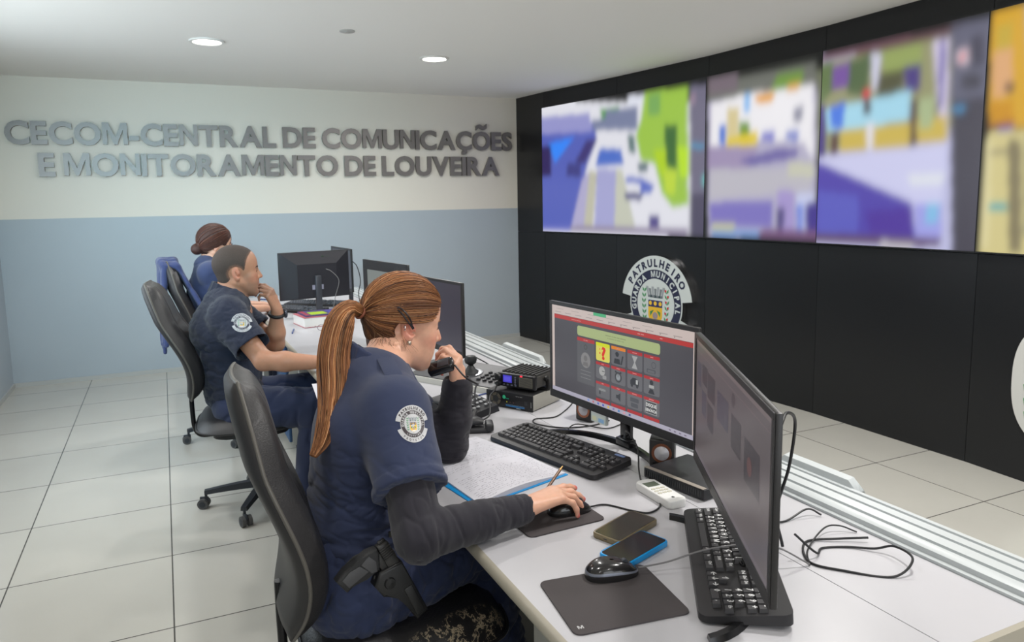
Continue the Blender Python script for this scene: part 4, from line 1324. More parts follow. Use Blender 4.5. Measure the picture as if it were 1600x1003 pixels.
M_glass = mat('phone_glass_black', (22, 22, 28), .12, noise=.3, nscale=30)
phone('bright blue phone with black screen lying beside the second keyboard', (.846, 1.207), .074, .148, math.radians(-71), mat('blue_case', (0, 150, 220), .3, coat=.3), M_glass, th=.011)
phone('phone in scuffed clear case with dark screen behind the blue phone', (.886, 1.297), .074, .152, math.radians(-68.5), mat('worn_clear_case', (120, 108, 82), .3, noise=.25, nscale=60), mat('phone_glass_dusty', (58, 56, 48), .15, noise=.35, nscale=25), th=.012)
t = thing('remote_control', 'white remote control with small display lying before the black box', 'remote', (1.065, 1.41, D + .0003), math.radians(-1))
MB().prism(rrect(.052, .145, .010), 0, .020, r=.004).build('body', mat('remote_white', (222, 222, 220), .4), t, 60)
MB().box((-.018, .025, .0198), (.018, .052, .0204)).build('lcd', mat('lcd_grey', (96, 104, 92), .25), t, 0)
for i in range(3):
    for j in range(3):
        o = MB().prism(rrect(.011, .007, .002, 3), 0, .0015).build('button', mat('remote_button', (196, 192, 176) if True else 0, .5), t)
        o.location = (-.014 + .014 * i, .010 - .014 * j, .0198)
q = MB(); disc(q, 0, -.050, .0045, .0204, (70, 70, 72), n=5); q.build('printed_mark', M_badge, t, 0)

# black box below the right monitor, speakers
t = thing('terminal_box', 'flat black box with pale edge strip below the right monitor', 'device', (1.2, 1.5, D))
pA, pB = Vector((1.105, 1.535, 0)), Vector((1.135, 1.365, 0))
dx = (pB - pA).normalized()
Mx = frame((pA.x, pA.y, D), dx, (-dx.y, dx.x, 0))
if Mx.col[1].x < 0:
    pass
b = MB().box((-.0, .0, .003), (.20, .17, .030), M=Mx, r=.003); W_(b, 'body', mat('matt_black_box', (34, 35, 38), .45), t)
W_(MB().box((.002, -.0012, .031), (.198, .012, .0322), M=Mx), 'edge_strip', mat('pale_metal_strip', (176, 166, 156), .35, .5), t, 0)
g = MB()
for i in range(26):
    g.box((.006 + i * .0073, -.0015, .010), (.0095 + i * .0073, .0, .025), M=Mx)
o = W_(g, 'vent_grille', M_dark, t, 0)


def speaker(label, loc, rz):
    t = thing('desk_speaker', label, 'speaker', (loc[0], loc[1], D + .0003), rz, 'small desk speakers')
    MB().box((-.034, -.034, 0), (.034, .034, .078), r=.006, seg=3).build('cabinet', mat('speaker_black', (40, 38, 38), .4), t)
    Mf = TR(0, -.0335, .040, rx=PI / 2)
    MB().lathe([(.0252, 0), (.0272, 0), (.0272, .0022), (.0252, .0022)], 32, M=Mf).build('copper_ring', mat('copper_ring', (150, 98, 76), .3, .8), t, 50)
    MB().lathe([(.0, .0006), (.0245, .0006), (.020, .0022), (0.010, .0070), (0, .0082)], 32, M=Mf).build('cone', mat('speaker_cone', (176, 174, 178), .35, .3), t, 60)
    return t


speaker('small black cube speaker with silver cone beside the monitor foot', (1.215, 1.60), math.radians(-42))
sp2 = speaker('small black cube speaker partly hidden below the icon page monitor', (1.255, 2.05), math.radians(-70))

# ------------------------------------------------------------------ radio stack
dF = Vector((1.12 - 1.022, 2.206 - 2.378, 0)).normalized()
Mr = frame((1.022, 2.378, D), dF, (-dF.y, dF.x, 0))   # x along front face, y backwards
t = thing('power_supply_unit', 'black and grey fan-cooled unit under the two-way radio', 'radio', (1.10, 2.35, D))
wr, dr, hr = .198, .19, .058
W_(MB().box((0, .004, .004), (wr, dr, hr), M=Mr, r=.002), 'case', mat('case_beige_grey', (150, 148, 140), .45, noise=.05), t)
W_(MB().box((.002, .005, hr), (wr - .002, dr - .002, hr + .001), M=Mr), 'top_cover', mat('cover_black', (44, 44, 45), .5), t, 0)
fp = W_(MB().box((-.001, -.001, .002), (wr + .001, .004, hr + .001), M=Mr, r=.001), 'front_panel', mat('panel_black', (26, 26, 29), .4), t)
Mq = Mr @ Matrix(((1, 0, 0, 0), (0, 0, -1, -.0012), (0, 1, 0, 0), (0, 0, 0, 1)))
fg = MB(); fg.lathe([(.013, 0), (.022, 0), (.022, .0015), (.013, .0015)], 28, M=Mq @ TR(.042, .030, 0))
for k in range(5):
    a_ = 2 * PI * k / 5
    fg.box((.012, -.002, 0), (.023, .002, .0012), M=Mq @ TR(.042, .030, .0006, rz=a_), m=1)
fgo = W_(fg, 'fan_grille', [mat('fan_grille_metal', (120, 114, 100), .4, .5), M_dark], t, 50)
W_(MB().lathe([(0, 0), (.0125, 0), (.0125, .002), (0, .002)], 24, M=Mq @ TR(.042, .030, 0)), 'fan_hub', M_dark, t)
pp = MB()
dashes(pp, 'xxxx|xx|xxxxx', .128, .047, .0035, .0006, (130, 130, 130))
disc(pp, .078, .040, .0075, .0005, (60, 190, 140), n=7)
dashes(pp, 'xxxx', .086, .034, .005, .0006, (40, 150, 120))
for k, c in enumerate([(220, 220, 60), (90, 60, 60), (90, 60, 60)]):
    disc(pp, .090 + .014 * k, .024, .0022, .0007, c)
quad(pp, .085, .0085, .165, .013, .0004, (40, 110, 170))
quad(pp, .085, .0145, .165, .0155, .0004, (120, 150, 180))
dashes(pp, 'xxxxxxxx', .13, .004, .0038, .0006, (170, 180, 190))
quad(pp, .004, .016, .0055, .036, .0005, (160, 160, 160))
quad(pp, wr - .006, .016, wr - .0045, .036, .0005, (160, 160, 160))
quad(pp, .165, .022, .177, .036, .0004, (44, 44, 48))
pp.v = [tuple(Mq @ Vector(v)) for v in pp.v]
pp = pp.build('panel_print', M_badge, None, 0); at0(pp, t); pp['kind'] = 'stuff'

t2 = thing('two_way_radio', 'ribbed black two-way radio with purple display on the unit', 'radio', (1.16, 2.4, D + hr + .002))
Mt = Mr @ TR(.035, .03, hr + .0125)
W_(MB().box((0, .010, .004), (.155, .150, .046), M=Mt, r=.004), 'chassis', mat('radio_chassis', (70, 68, 66), .5, .3), t2)
W_(MB().box((-.004, -.006, .0), (.158, .010, .050), M=Mt, r=.004), 'front_panel', MATS['panel_black'], t2)
for k in range(9):
    W_(MB().box((.004 + k * .0175, .014, .046), (.010 + k * .0175, .148, .054), M=Mt, r=.001, seg=1), 'cooling_fin', mat('fin_black', (48, 47, 46), .45), t2)
Mt2 = Mt @ Matrix(((1, 0, 0, 0), (0, 0, -1, -.0062), (0, 1, 0, 0), (0, 0, 0, 1)))
dd = MB(); quad(dd, .022, .017, .060, .043, .0004, (70, 62, 200)); quad(dd, .027, .022, .055, .038, .0007, (92, 84, 215))
dd.v = [tuple(Mt2 @ Vector(v)) for v in dd.v]; W_(dd, 'display', M_screen, t2, 0)
gr = MB().box((.092, .008, 0), (.148, .042, .0012), M=Mt2)
go = W_(gr, 'speaker_grille', mat('grille_olive', (104, 100, 88), .6), t2, 0)
for k in range(8):
    W_(MB().box((.094, .011 + k * .0038, .0012), (.146, .0125 + k * .0038, .0018), M=Mt2), 'grille_slot', M_dark, t2, 0)
for k in range(4):
    W_(MB().prism(rrect(.008, .005, .002, 3, .026 + k * .017, .009), 0, .0015, M=Mt2), 'button', mat('radio_button', (90, 92, 110), .5), t2)
for k in range(4):
    W_(MB().lathe([(0, 0), (.0035, 0), (.003, .002), (0, .002)], 14, M=Mt2 @ TR(.075, .014 + k * .008, 0)), 'button', MATS['radio_button'], t2)
q = MB(); quad(q, .096, .0435, .106, .048, .0009, (230, 30, 50)); q.v = [tuple(Mt2 @ Vector(v)) for v in q.v]; W_(q, 'indicator_light', mat('red_led', (235, 40, 60), .4, emit=1.5), t2, 0)
W_(MB().lathe([(0, 0), (.013, 0), (.013, .010), (.011, .013), (0, .013)], 24, M=Mt2 @ TR(.004, .034, 0)), 'knob', mat('knob_black', (30, 30, 31), .35), t2)
W_(MB().lathe([(0, 0), (.010, 0), (.0095, .012), (0, .013)], 20, M=Mt2 @ TR(.006, .010, 0)), 'plug', MATS['knob_black'], t2)
br = MB()
br.tube([(.160, .06, .03), (.168, .06, .028), (.170, .06, -.004), (.150, .06, -.0085), (.004, .06, -.0085), (-.012, .06, -.004), (-.010, .06, .028), (-.004, .06, .03)], .005, 8, M=Mt, flat=(1.8, .6))
W_(br, 'bracket', MATS['knob_black'], t2, 40)
W_(MB().lathe([(0, 0), (.010, 0), (.010, .008), (0, .008)], 20, M=Mt @ TR(.160, .06, .032, ry=PI / 2)), 'bracket_knob', MATS['knob_black'], t2)
cord('dark cord hanging from the two-way radio to the hand microphone', [tuple(Mt2 @ Vector((.006, .010, .012))), tuple(Mt2 @ Vector((.004, -.012, .03))), (1.0, 2.30, D + .05), (.955, 2.20, D + .02), (.905, 2.155, D + .018), (.885, 2.140, D + .03)], .0028)
t = thing('hand_microphone', 'black hand microphone resting on its cradle near the notebook', 'microphone', (.86, 2.11, D + .0003), math.radians(-20))
mcm = mat('microphone_black', (46, 46, 48), .45)
MB().box((-.045, -.028, 0), (.052, .028, .018), r=.008, seg=3).box((.035, -.030, .004), (.062, .030, .030), r=.007, seg=3).build('cradle', mcm, t)
MB().tube([(-.035, 0, .020), (-.02, 0, .032), (.008, .0, .036), (.03, .0, .030)], [.012, .021, .020, .012], 14, flat=(.7, 1.2)).build('handpiece', mcm, t, 60)
MB().tube([(-.005, .0, .035), (.0, .02, .052), (.008, .03, .060)], [.012, .009, .006], 12).build('cord_boot', mcm, t, 60)

# desk telephone, joystick console
t = thing('desk_telephone', 'black desk telephone with key pad behind the front woman\'s forearm', 'phone', (.90, 2.31, D + .0003), math.radians(28))
ph = MB()
vs = [(-.10, -.085, 0), (.10, -.085, 0), (.10, .085, 0), (-.10, .085, 0), (-.097, -.08, .022), (.097, -.08, .022), (.097, .08, .062), (-.097, .08, .062)]
ph.add(vs, [(0, 3, 2, 1), (4, 5, 6, 7), (0, 1, 5, 4), (1, 2, 6, 5), (2, 3, 7, 6), (3, 0, 4, 7)])
ph.build('body', mat('telephone_black', (40, 40, 43), .4), t, 0)
for r_ in range(5):
    for c_ in range(6):
        if c_ == 3 and r_ < 1:
            continue
        y = -.06 + r_ * .023
        o = MB().box((-.0065, -.005, 0), (.0065, .005, .005), r=.0015, seg=1).build('key', mat('telephone_key', (150, 152, 154) if True else 0, .5), t)
        o.location = (-.03 + c_ * .021, y, .024 + (y + .08) / .16 * .04)
        o.rotation_euler.x = .245
MB().box((-.093, -.075, .045), (-.050, .075, .062), r=.008).build('cradle', MATS['telephone_black'], t)
MB().box((.0, .055, .058), (.085, .080, .072), r=.003).build('display_hood', MATS['telephone_black'], t)
t = thing('joystick_console', 'grey camera control console with joystick behind the desk telephone', 'console', (1.095, 2.73, D + .0003), math.radians(-62))
jc = MB()
vs = [(-.24, -.11, 0), (.24, -.11, 0), (.24, .11, 0), (-.24, .11, 0), (-.235, -.105, .025), (.235, -.105, .025), (.235, .105, .055), (-.235, .105, .055)]
jc.add(vs, [(0, 3, 2, 1), (4, 5, 6, 7), (0, 1, 5, 4), (1, 2, 6, 5), (2, 3, 7, 6), (3, 0, 4, 7)])
jc.build('body', mat('console_grey', (92, 92, 94), .5), t, 0)
MB().box((-.235, -.118, 0), (.235, -.1101, .022)).build('palm_edge', mat('console_pale', (190, 190, 184), .5), t, 0)
for r_ in range(4):
    for c_ in range(4):
        y = -.06 + r_ * .026
        o = MB().lathe([(0, 0), (.0095, 0), (.0085, .007), (0, .008)], 14).build('key', mat('console_key', (36, 36, 38), .35), t)
        o.location = (.10 + c_ * .030, y, .0251 + (y + .105) / .21 * .03)
jb = MB().lathe([(0.036, -.004), (.034, .002), (.030, .010), (.020, .016), (.012, .030), (.010, .034), (.022, .042), (.026, .056), (.020, .070), (.0, .074)], 24).build('joystick', mat('joystick_rubber', (30, 32, 34), .5), t, 50)
jb.location = (.02, -.01, .040)
MB().lathe([(.040, 0), (.050, 0), (.050, .003), (.040, .004)], 32, M=TR(.02, -.01, .0395, rx=.14)).build('joystick_ring', mat('ring_silver', (150, 152, 156), .25, .9), t, 50)

# ------------------------------------------------------------------ notebook, papers, book, pens
t = thing('open_notebook', 'open notebook with handwritten pages and bright blue cover edge', 'notebook', (.76, 1.79, D + .0003))
M_paper = mat('notebook_paper', (200, 199, 206), .7)
pts = [Vector((.618, 1.742, 0)), Vector((.645, 1.565, 0)), Vector((.935, 1.648, 0)), Vector((.900, 1.832, 0)), Vector((.838, 2.052, 0)), Vector((.58, 1.96, 0))]
cv = MB()
cov = [(.613, 1.738), (.640, 1.558), (.938, 1.643), (.905, 1.835), (.842, 2.056), (.572, 1.965)]
cv.prism([(x, y) for x, y in cov], D + .0004, D + .0022)
W_(cv, 'cover', mat('notebook_cover_blue', (20, 140, 205), .4), t, 0)


def page(name, a, b, c_, d_, z0, hump, seed):
    """a,b along the lower edge; spine from b..c; bilinear sheet with a curl"""
    n = 14
    vs = []
    for j in range(n + 1):
        for i in range(n + 1):
            u, v = i / n, j / n
            p = a * (1 - u) * (1 - v) + b * u * (1 - v) + c_ * u * v + d_ * (1 - u) * v
            z = z0 + hump * math.sin(PI * min(1, v * 1.15)) ** 1 * (1 - .15 * u)
            vs.append((p.x, p.y, z))
    k = (n + 1) ** 2
    vs += [(x, y, D + .0024) for x, y, z in vs]
    fs = [(j * (n + 1) + i, j * (n + 1) + i + 1, (j + 1) * (n + 1) + i + 1, (j + 1) * (n + 1) + i) for j in range(n) for i in range(n)]
    bd = [i for i in range(n + 1)] + [(j + 1) * (n + 1) - 1 for j in range(1, n + 1)] + [n * (n + 1) + i for i in range(n - 1, -1, -1)] + [j * (n + 1) for j in range(n - 1, 0, -1)]
    fs += [(bd[(q + 1) % len(bd)], bd[q], bd[q] + k, bd[(q + 1) % len(bd)] + k) for q in range(len(bd))]
    o = W_(MB().add(vs, fs), name, M_paper, t, 50)
    rn = random.Random(seed)
    w_ = MB()

    def S_(u, v):
        p = a * (1 - u) * (1 - v) + b * u * (1 - v) + c_ * u * v + d_ * (1 - u) * v
        return Vector((p.x, p.y, z0 + hump * math.sin(PI * min(1, v * 1.15)) * (1 - .15 * u) + .0006))
    for L_ in range(17):
        u = .06 + L_ * .053
        v = .05
        while v < .93:
            ln_ = rn.uniform(.02, .07)
            if rn.random() < (.86 if L_ < 9 + seed else .25):
                q = []
                for s_ in range(5):
                    q.append(S_(u + rn.uniform(-.008, .008), v + ln_ * s_ / 4))
                for s_ in range(4):
                    dv = Vector((.0007, -.0002, 0)) * rn.uniform(.5, 1.2)
                    w_.add([q[s_] - dv, q[s_ + 1] - dv, q[s_ + 1] + dv, q[s_] + dv], [(0, 1, 2, 3)])
            v += ln_ + rn.uniform(.008, .02)
    W_(w_, 'handwriting', mat('pencil_grey', (120, 120, 130), .7), t, 0)
    return o


sp_a, sp_b = Vector((.628, 1.752, 0)), Vector((.898, 1.838, 0))
page('page_block', Vector((.648, 1.566, 0)), sp_a, sp_b, Vector((.932, 1.650, 0)), D + .006, .010, 5)
page('page_block', sp_a, Vector((.585, 1.958, 0)), Vector((.838, 2.046, 0)), sp_b, D + .006, .008, 1)
for i, (lab, c_, rz_) in enumerate((('loose white paper on the desk edge behind the front woman\'s hair', (.585, 2.86), -.1), ('white paper sheet beside the far keyboard', (.86, 5.42), .5))):
    q = tag(MB().box((-.09, -.13, 0), (.09, .13, .001)).build('paper_sheet', M_paper, None, 0), lab, 'paper')
    q.location = (c_[0], c_[1], D + .0004); q.rotation_euler.z = rz_
t = thing('pen', 'slim pen held in the front woman\'s right hand', 'pen', (0, 0, 0))
PEN_ROOT = t
# thick book with coloured papers on top
t = thing('thick_book', 'thick white catalogue book with red edge on the desk behind the man', 'book', (.86, 4.55, D + .0003), math.radians(8))
MB().box((-.15, -.11, .003), (.15, .11, .058)).build('page_block', mat('catalog_pages', (222, 218, 214), .7, noise=.06, nscale=200, stretch=(1, 1, 30)), t, 0)
cvb = MB()
cvb.box((-.153, -.113, 0), (.153, .113, .003)); cvb.box((-.153, -.113, .058), (.153, .113, .061)); cvb.box((.150, -.113, .003), (.153, .113, .058))
cvb.build('cover', mat('catalog_cover', (176, 96, 104), .5), t, 0)
q = MB(); q.box((-.03, -.1138, .02), (.0, -.113, .04), c=lin((120, 136, 120))); q.box((.02, -.1138, .040), (.05, -.113, .044), c=lin((200, 120, 120)))
q.build('label_print', M_badge, t, 0)
t = thing('magazine', 'purple and green magazine lying on the thick white book', 'magazine', (.87, 4.56, D + .062), math.radians(5))
q = MB()
q.box((-.14, -.10, 0), (.14, .10, .008), c=lin((80, 70, 110)))
q.box((-.10, -.08, .008), (.0, .03, .0085), c=lin((160, 190, 50)))
q.box((.02, -.06, .008), (.12, .06, .0085), c=lin((70, 70, 150)))
q.box((-.135, -.095, .008), (-.11, .09, .0085), c=lin((150, 60, 80)))
q.build('cover', M_badge, t, 0)
for i, (a_, b_, lab) in enumerate((((.628, 4.26), (.66, 4.40), 'blue pen on the desk left of the thick white book'), ((.64, 5.98), (.70, 5.90), 'dark pen on the desk beyond the far woman\'s arm'))):
    t = thing('pen', lab, 'pen', (a_[0], a_[1], D + .005))
    A_, B_ = Vector((0, 0, 0)), Vector((b_[0] - a_[0], b_[1] - a_[1], 0))
    MB().tube([A_, B_ * .9], .0042, 10).build('barrel', mat('pen_blue', (40, 70, 130), .3), t)
    MB().tube([B_ * .9, B_], [.004, .001], 10).build('tip', M_dark, t)
t = thing('spectacles', 'small clear spectacles lying before the thick book', 'spectacles', (.83, 4.28, D + .001))
for sx in (-1, 1):
    MB().tube([(sx * .033 + .022 * math.cos(2 * PI * k / 20), .001 * k / 20, .018 + .017 * math.sin(2 * PI * k / 20)) for k in range(21)], .0014, 6).build('lens_rim', mat('thin_metal', (120, 110, 115), .3, .8), t)
    MB().tube([(sx * .055, 0, .022), (sx * .057, .06, .020), (sx * .054, .11, .004)], .0013, 6).build('temple', MATS['thin_metal'], t)
MB().tube([(-.011, 0, .022), (0, 0, .025), (.011, 0, .022)], .0014, 6).build('bridge', MATS['thin_metal'], t)

# ------------------------------------------------------------------ cables
z = D + .0026
cord('black cord looping on the desk at right with its plug near the rail', [(1.12, 1.04, D + .05), (1.16, 1.02, D + .01), (1.20, 1.04, z), (1.25, 1.02, z), (1.285, .985, z + .004), (1.305, .955, D + .02), (1.285, .900, z + .02), (1.225, .895, z), (1.16, .955, z), (1.13, 1.01, z), (1.19, 1.075, z), (1.26, 1.05, z + .003), (1.31, 1.02, D + .010)], .0024)
cord('short black cord end lying near the base of the rail', [(1.13, 1.18, D + .03), (1.22, 1.17, z), (1.30, 1.175, D + .015), (1.325, 1.155, D + .004)], .0022)
cord('thin black cord running from under the right monitor to the rail', [(1.12, 1.00, z), (1.17, 1.05, z), (1.26, 1.09, z + .01), (1.30, 1.085, D + .012), (1.325, 1.06, z)], .0018)
cord('black power cord hanging behind the right monitor', [(.985, .955, 1.07), (1.03, .985, 1.08), (1.10, 1.03, 1.04), (1.13, 1.07, .93), (1.12, 1.09, .83), (1.13, 1.08, D + .004)], .0032)
cord('cord running along the desk behind the first keyboard', [(1.30, 2.22, D + .02), (1.24, 2.18, z), (1.16, 2.12, z), (1.09, 2.13, z), (1.07, 2.08, z), (1.13, 2.00, z), (1.22, 1.98, z), (1.30, 2.0, z)], .0022)
cord('second cord crossing behind the monitor foot', [(1.32, 1.95, z), (1.24, 1.93, z + .001), (1.17, 2.0, z + .006), (1.09, 1.93, z), (1.05, 1.87, z + .001), (1.075, 1.80, z)], .002)
cord('black plug cord lying near the rail left of the radio', [(1.25, 3.05, D + .03), (1.29, 2.98, z), (1.27, 2.87, z), (1.24, 2.78, z + .01), (1.22, 2.70, D + .02)], .003)
cord('blue network cord between telephone and radio', [(.99, 2.42, D + .012), (1.0, 2.47, z), (1.04, 2.50, z), (1.10, 2.52, z)], .0025, 'blue')
cord('grey cord hanging down the back of the turned monitor', [(.955, 4.86, 1.06), (.99, 4.84, 1.04), (1.03, 4.83, .98), (1.0, 4.82, .88), (.98, 4.80, .80), (.99, 4.78, z)], .0022, 'grey')
cord('black cord at the side of the far monitor', [(1.17, 5.03, 1.09), (1.20, 5.02, 1.05), (1.22, 5.02, .95), (1.21, 5.05, .86), (1.23, 5.08, D + .006)], .003)
# ================================================================== ORGANIC SURFACES (blended solids -> one continuous mesh)
_rs = np.random.RandomState(7)
_LAT = _rs.rand(32, 32, 32).astype(np.float32)


def vnoise(P):
    """value noise in [-1, 1] at points P (n, 3)"""
    i = np.floor(P).astype(int)
    f = (P - i).astype(np.float32)
    f = f * f * (3 - 2 * f)
    o = 0
    for dx in (0, 1):
        for dy in (0, 1):
            for dz in (0, 1):
                w = (f[:, 0] if dx else 1 - f[:, 0]) * (f[:, 1] if dy else 1 - f[:, 1]) * (f[:, 2] if dz else 1 - f[:, 2])
                o = o + w * _LAT[(i[:, 0] + dx) & 31, (i[:, 1] + dy) & 31, (i[:, 2] + dz) & 31]
    return o * 2 - 1


def A3(p):
    return np.array([p[0], p[1], p[2]], np.float32)


class SDF:
    def __init__(s):
        s.P = []

    def cone(s, a, b, ra, rb, k=.012, side=None, flat=1.0, op='+', clip=None, M=None):
        """round cone a-b; side: axis along which the section is scaled by flat"""
        a, b = Vector(a), Vector(b)
        if M is not None:
            a, b = M @ a, M @ b
            if side is not None:
                side = M.to_3x3() @ Vector(side)
        s.P.append(('c', A3(a), A3(b), ra, rb, k, None if side is None else A3(Vector(side).normalized()), flat, op, clip))
        return s

    def chain(s, pts, rs, k=.012, **kw):
        for i in range(len(pts) - 1):
            s.cone(pts[i], pts[i + 1], rs[i], rs[i + 1], k, **kw)
        return s

    def ell(s, c, r, k=.012, R=None, op='+', clip=None, M=None):
        c = Vector(c)
        Q = Matrix.Identity(3) if R is None else R
        if M is not None:
            c = M @ c
            Q = M.to_3x3().normalized() @ Q
        s.P.append(('e', A3(c), np.array(r, np.float32), np.array(Q, np.float32), k, op, clip))
        return s

    def val(s, X, Y, Z, p):
        if p[0] == 'c':
            _, a, b, ra, rb, k, side, flat, op, clip = p
            ab = b - a
            L = float(ab @ ab) + 1e-12
            px, py, pz = X - a[0], Y - a[1], Z - a[2]
            t = np.clip((px * ab[0] + py * ab[1] + pz * ab[2]) / L, 0, 1)
            px, py, pz = px - t * ab[0], py - t * ab[1], pz - t * ab[2]
            if side is not None:
                q = px * side[0] + py * side[1] + pz * side[2]
                e = q * (1 / flat - 1)
                px, py, pz = px + e * side[0], py + e * side[1], pz + e * side[2]
            d = np.sqrt(px * px + py * py + pz * pz) - (ra + (rb - ra) * t)
            if side is not None and flat < 1:
                d = d * (.5 + .5 * flat)
        else:
            _, c, r, Q, k, op, clip = p
            x, y, z = X - c[0], Y - c[1], Z - c[2]
            u = (x * Q[0, 0] + y * Q[1, 0] + z * Q[2, 0]) / r[0]
            v = (x * Q[0, 1] + y * Q[1, 1] + z * Q[2, 1]) / r[1]
            w = (x * Q[0, 2] + y * Q[1, 2] + z * Q[2, 2]) / r[2]
            k0 = np.sqrt(u * u + v * v + w * w) + 1e-6
            k1 = np.sqrt((u / r[0]) ** 2 + (v / r[1]) ** 2 + (w / r[2]) ** 2) + 1e-6
            d = k0 * (k0 - 1) / k1
        if clip:
            for (o, n) in clip:      # keeps the side towards which n points
                d = np.maximum(d, -((X - o[0]) * n[0] + (Y - o[1]) * n[1] + (Z - o[2]) * n[2]))
        return d, k, op

    def bounds(s, p):
        if p[0] == 'c':
            _, a, b, ra, rb, k, side, flat = p[:8]
            m = max(ra, rb) * max(1, flat) + k * 1.3
            return np.minimum(a, b) - m, np.maximum(a, b) + m
        _, c, r, Q, k = p[:5]
        m = np.sqrt((Q ** 2) @ (r ** 2)) + k * 1.3
        return c - m, c + m

    def grid(s, vox):
        lo = np.min([s.bounds(p)[0] for p in s.P if p[8 if p[0] == 'c' else 5] == '+'], 0) - vox * 4
        hi = np.max([s.bounds(p)[1] for p in s.P if p[8 if p[0] == 'c' else 5] == '+'], 0) + vox * 4
        n = np.ceil((hi - lo) / vox).astype(int) + 1
        BG = vox * 3
        G = np.full(tuple(n), .03, np.float32)
        for p in s.P:
            a, b = s.bounds(p)
            a = a - vox * 4; b = b + vox * 4
            i0 = np.maximum(0, np.floor((a - lo) / vox).astype(int))
            i1 = np.minimum(n, np.ceil((b - lo) / vox).astype(int) + 1)
            if (i1 <= i0).any():
                continue
            X = (lo[0] + vox * np.arange(i0[0], i1[0], dtype=np.float32))[:, None, None]
            Y = (lo[1] + vox * np.arange(i0[1], i1[1], dtype=np.float32))[None, :, None]
            Z = (lo[2] + vox * np.arange(i0[2], i1[2], dtype=np.float32))[None, None, :]
            d, k, op = s.val(X, Y, Z, p)
            sl = tuple(slice(i0[q], i1[q]) for q in range(3))
            g = G[sl]
            k = max(k, 1e-5)
            if op == '+':
                h = np.maximum(k - np.abs(g - d), 0) / k
                G[sl] = np.minimum(g, d) - h * h * k * .25
            else:
                d = -d
                h = np.maximum(k - np.abs(g - d), 0) / k
                G[sl] = np.maximum(g, d) + h * h * k * .25
        return G, lo, BG

    def mesh(s, name, mats, vox=.003, parent=None, smooth_it=1, disp=None, color=None, root=None, adapt=0.0):
        G, lo, BG = s.grid(vox)
        g = vdb.FloatGrid(BG)
        g.copyFromArray(np.clip(G, -BG, BG))
        V, T, Q = g.convertToPolygons(0.0, adapt) if adapt else (*g.convertToQuads(0.0)[:1], np.zeros((0, 3), int), g.convertToQuads(0.0)[1])
        del G
        V = V.astype(np.float64) * vox + lo
        F = Q[:, ::-1].astype(np.int64)
        # laplacian smoothing
        E = np.concatenate([F[:, [0, 1]], F[:, [1, 2]], F[:, [2, 3]], F[:, [3, 0]]])
        E = np.concatenate([E, E[:, ::-1]])
        deg = np.bincount(E[:, 0], minlength=len(V)).astype(float)[:, None]
        for it in range(smooth_it * 2):
            S_ = np.stack([np.bincount(E[:, 0], V[E[:, 1], q], len(V)) for q in range(3)], 1) / np.maximum(deg, 1)
            V += (.5 if it % 2 == 0 else -.42) * (S_ - V)
        if disp is not None:
            N = np.zeros_like(V)
            fn = np.cross(V[F[:, 2]] - V[F[:, 0]], V[F[:, 3]] - V[F[:, 1]])
            for q in range(4):
                for c_ in range(3):
                    N[:, c_] += np.bincount(F[:, q], fn[:, c_], len(V))
            N /= np.linalg.norm(N, axis=1)[:, None] + 1e-12
            V = V + N * disp(V, N)[:, None]
        col = color(V) if color is not None else None
        if root is not None:
            V = V - np.array(root)
        me = bpy.data.meshes.new(name)
        me.vertices.add(len(V))
        me.vertices.foreach_set('co', V.astype(np.float32).ravel())
        me.loops.add(len(F) * 4)
        me.loops.foreach_set('vertex_index', F.astype(np.int32).ravel())
        me.polygons.add(len(F))
        me.polygons.foreach_set('loop_start', np.arange(0, len(F) * 4, 4, dtype=np.int32))
        me.polygons.foreach_set('loop_total', np.full(len(F), 4, np.int32))
        me.update(calc_edges=True)
        me.polygons.foreach_set('use_smooth', [True] * len(F))
        if col is not None:
            at = me.color_attributes.new('col', 'FLOAT_COLOR', 'POINT')
            at.data.foreach_set('color', np.concatenate([col, np.ones((len(V), 1))], 1).astype(np.float32).ravel())
        for m_ in (mats if isinstance(mats, (list, tuple)) else [mats]):
            me.materials.append(m_)
        o = bpy.data.objects.new(name, me)
        COL.objects.link(o)
        if parent is not None:
            o.parent = parent
        if root is not None and parent is None:
            o.location = root
        return o


def folds(A, amp, scale, sharp=1.0, seed=0):
    """cloth wrinkles: A stretches space so that folds run along its small axis"""
    A = np.array(A, float)

    def f(V, N):
        P = V @ A.T * scale + seed * 3.7
        n = vnoise(P) * .7 + vnoise(P * 2.1 + 9.1) * .3
        m = vnoise(P * 1.3 + 4.7) * .75 + vnoise(P * .5 + 2.2) * .4
        r = np.exp(-(m / .16) ** 2) * 1.6 - .5
        return amp * (r * sharp + 1.9 * n * (1 - sharp))
    return f


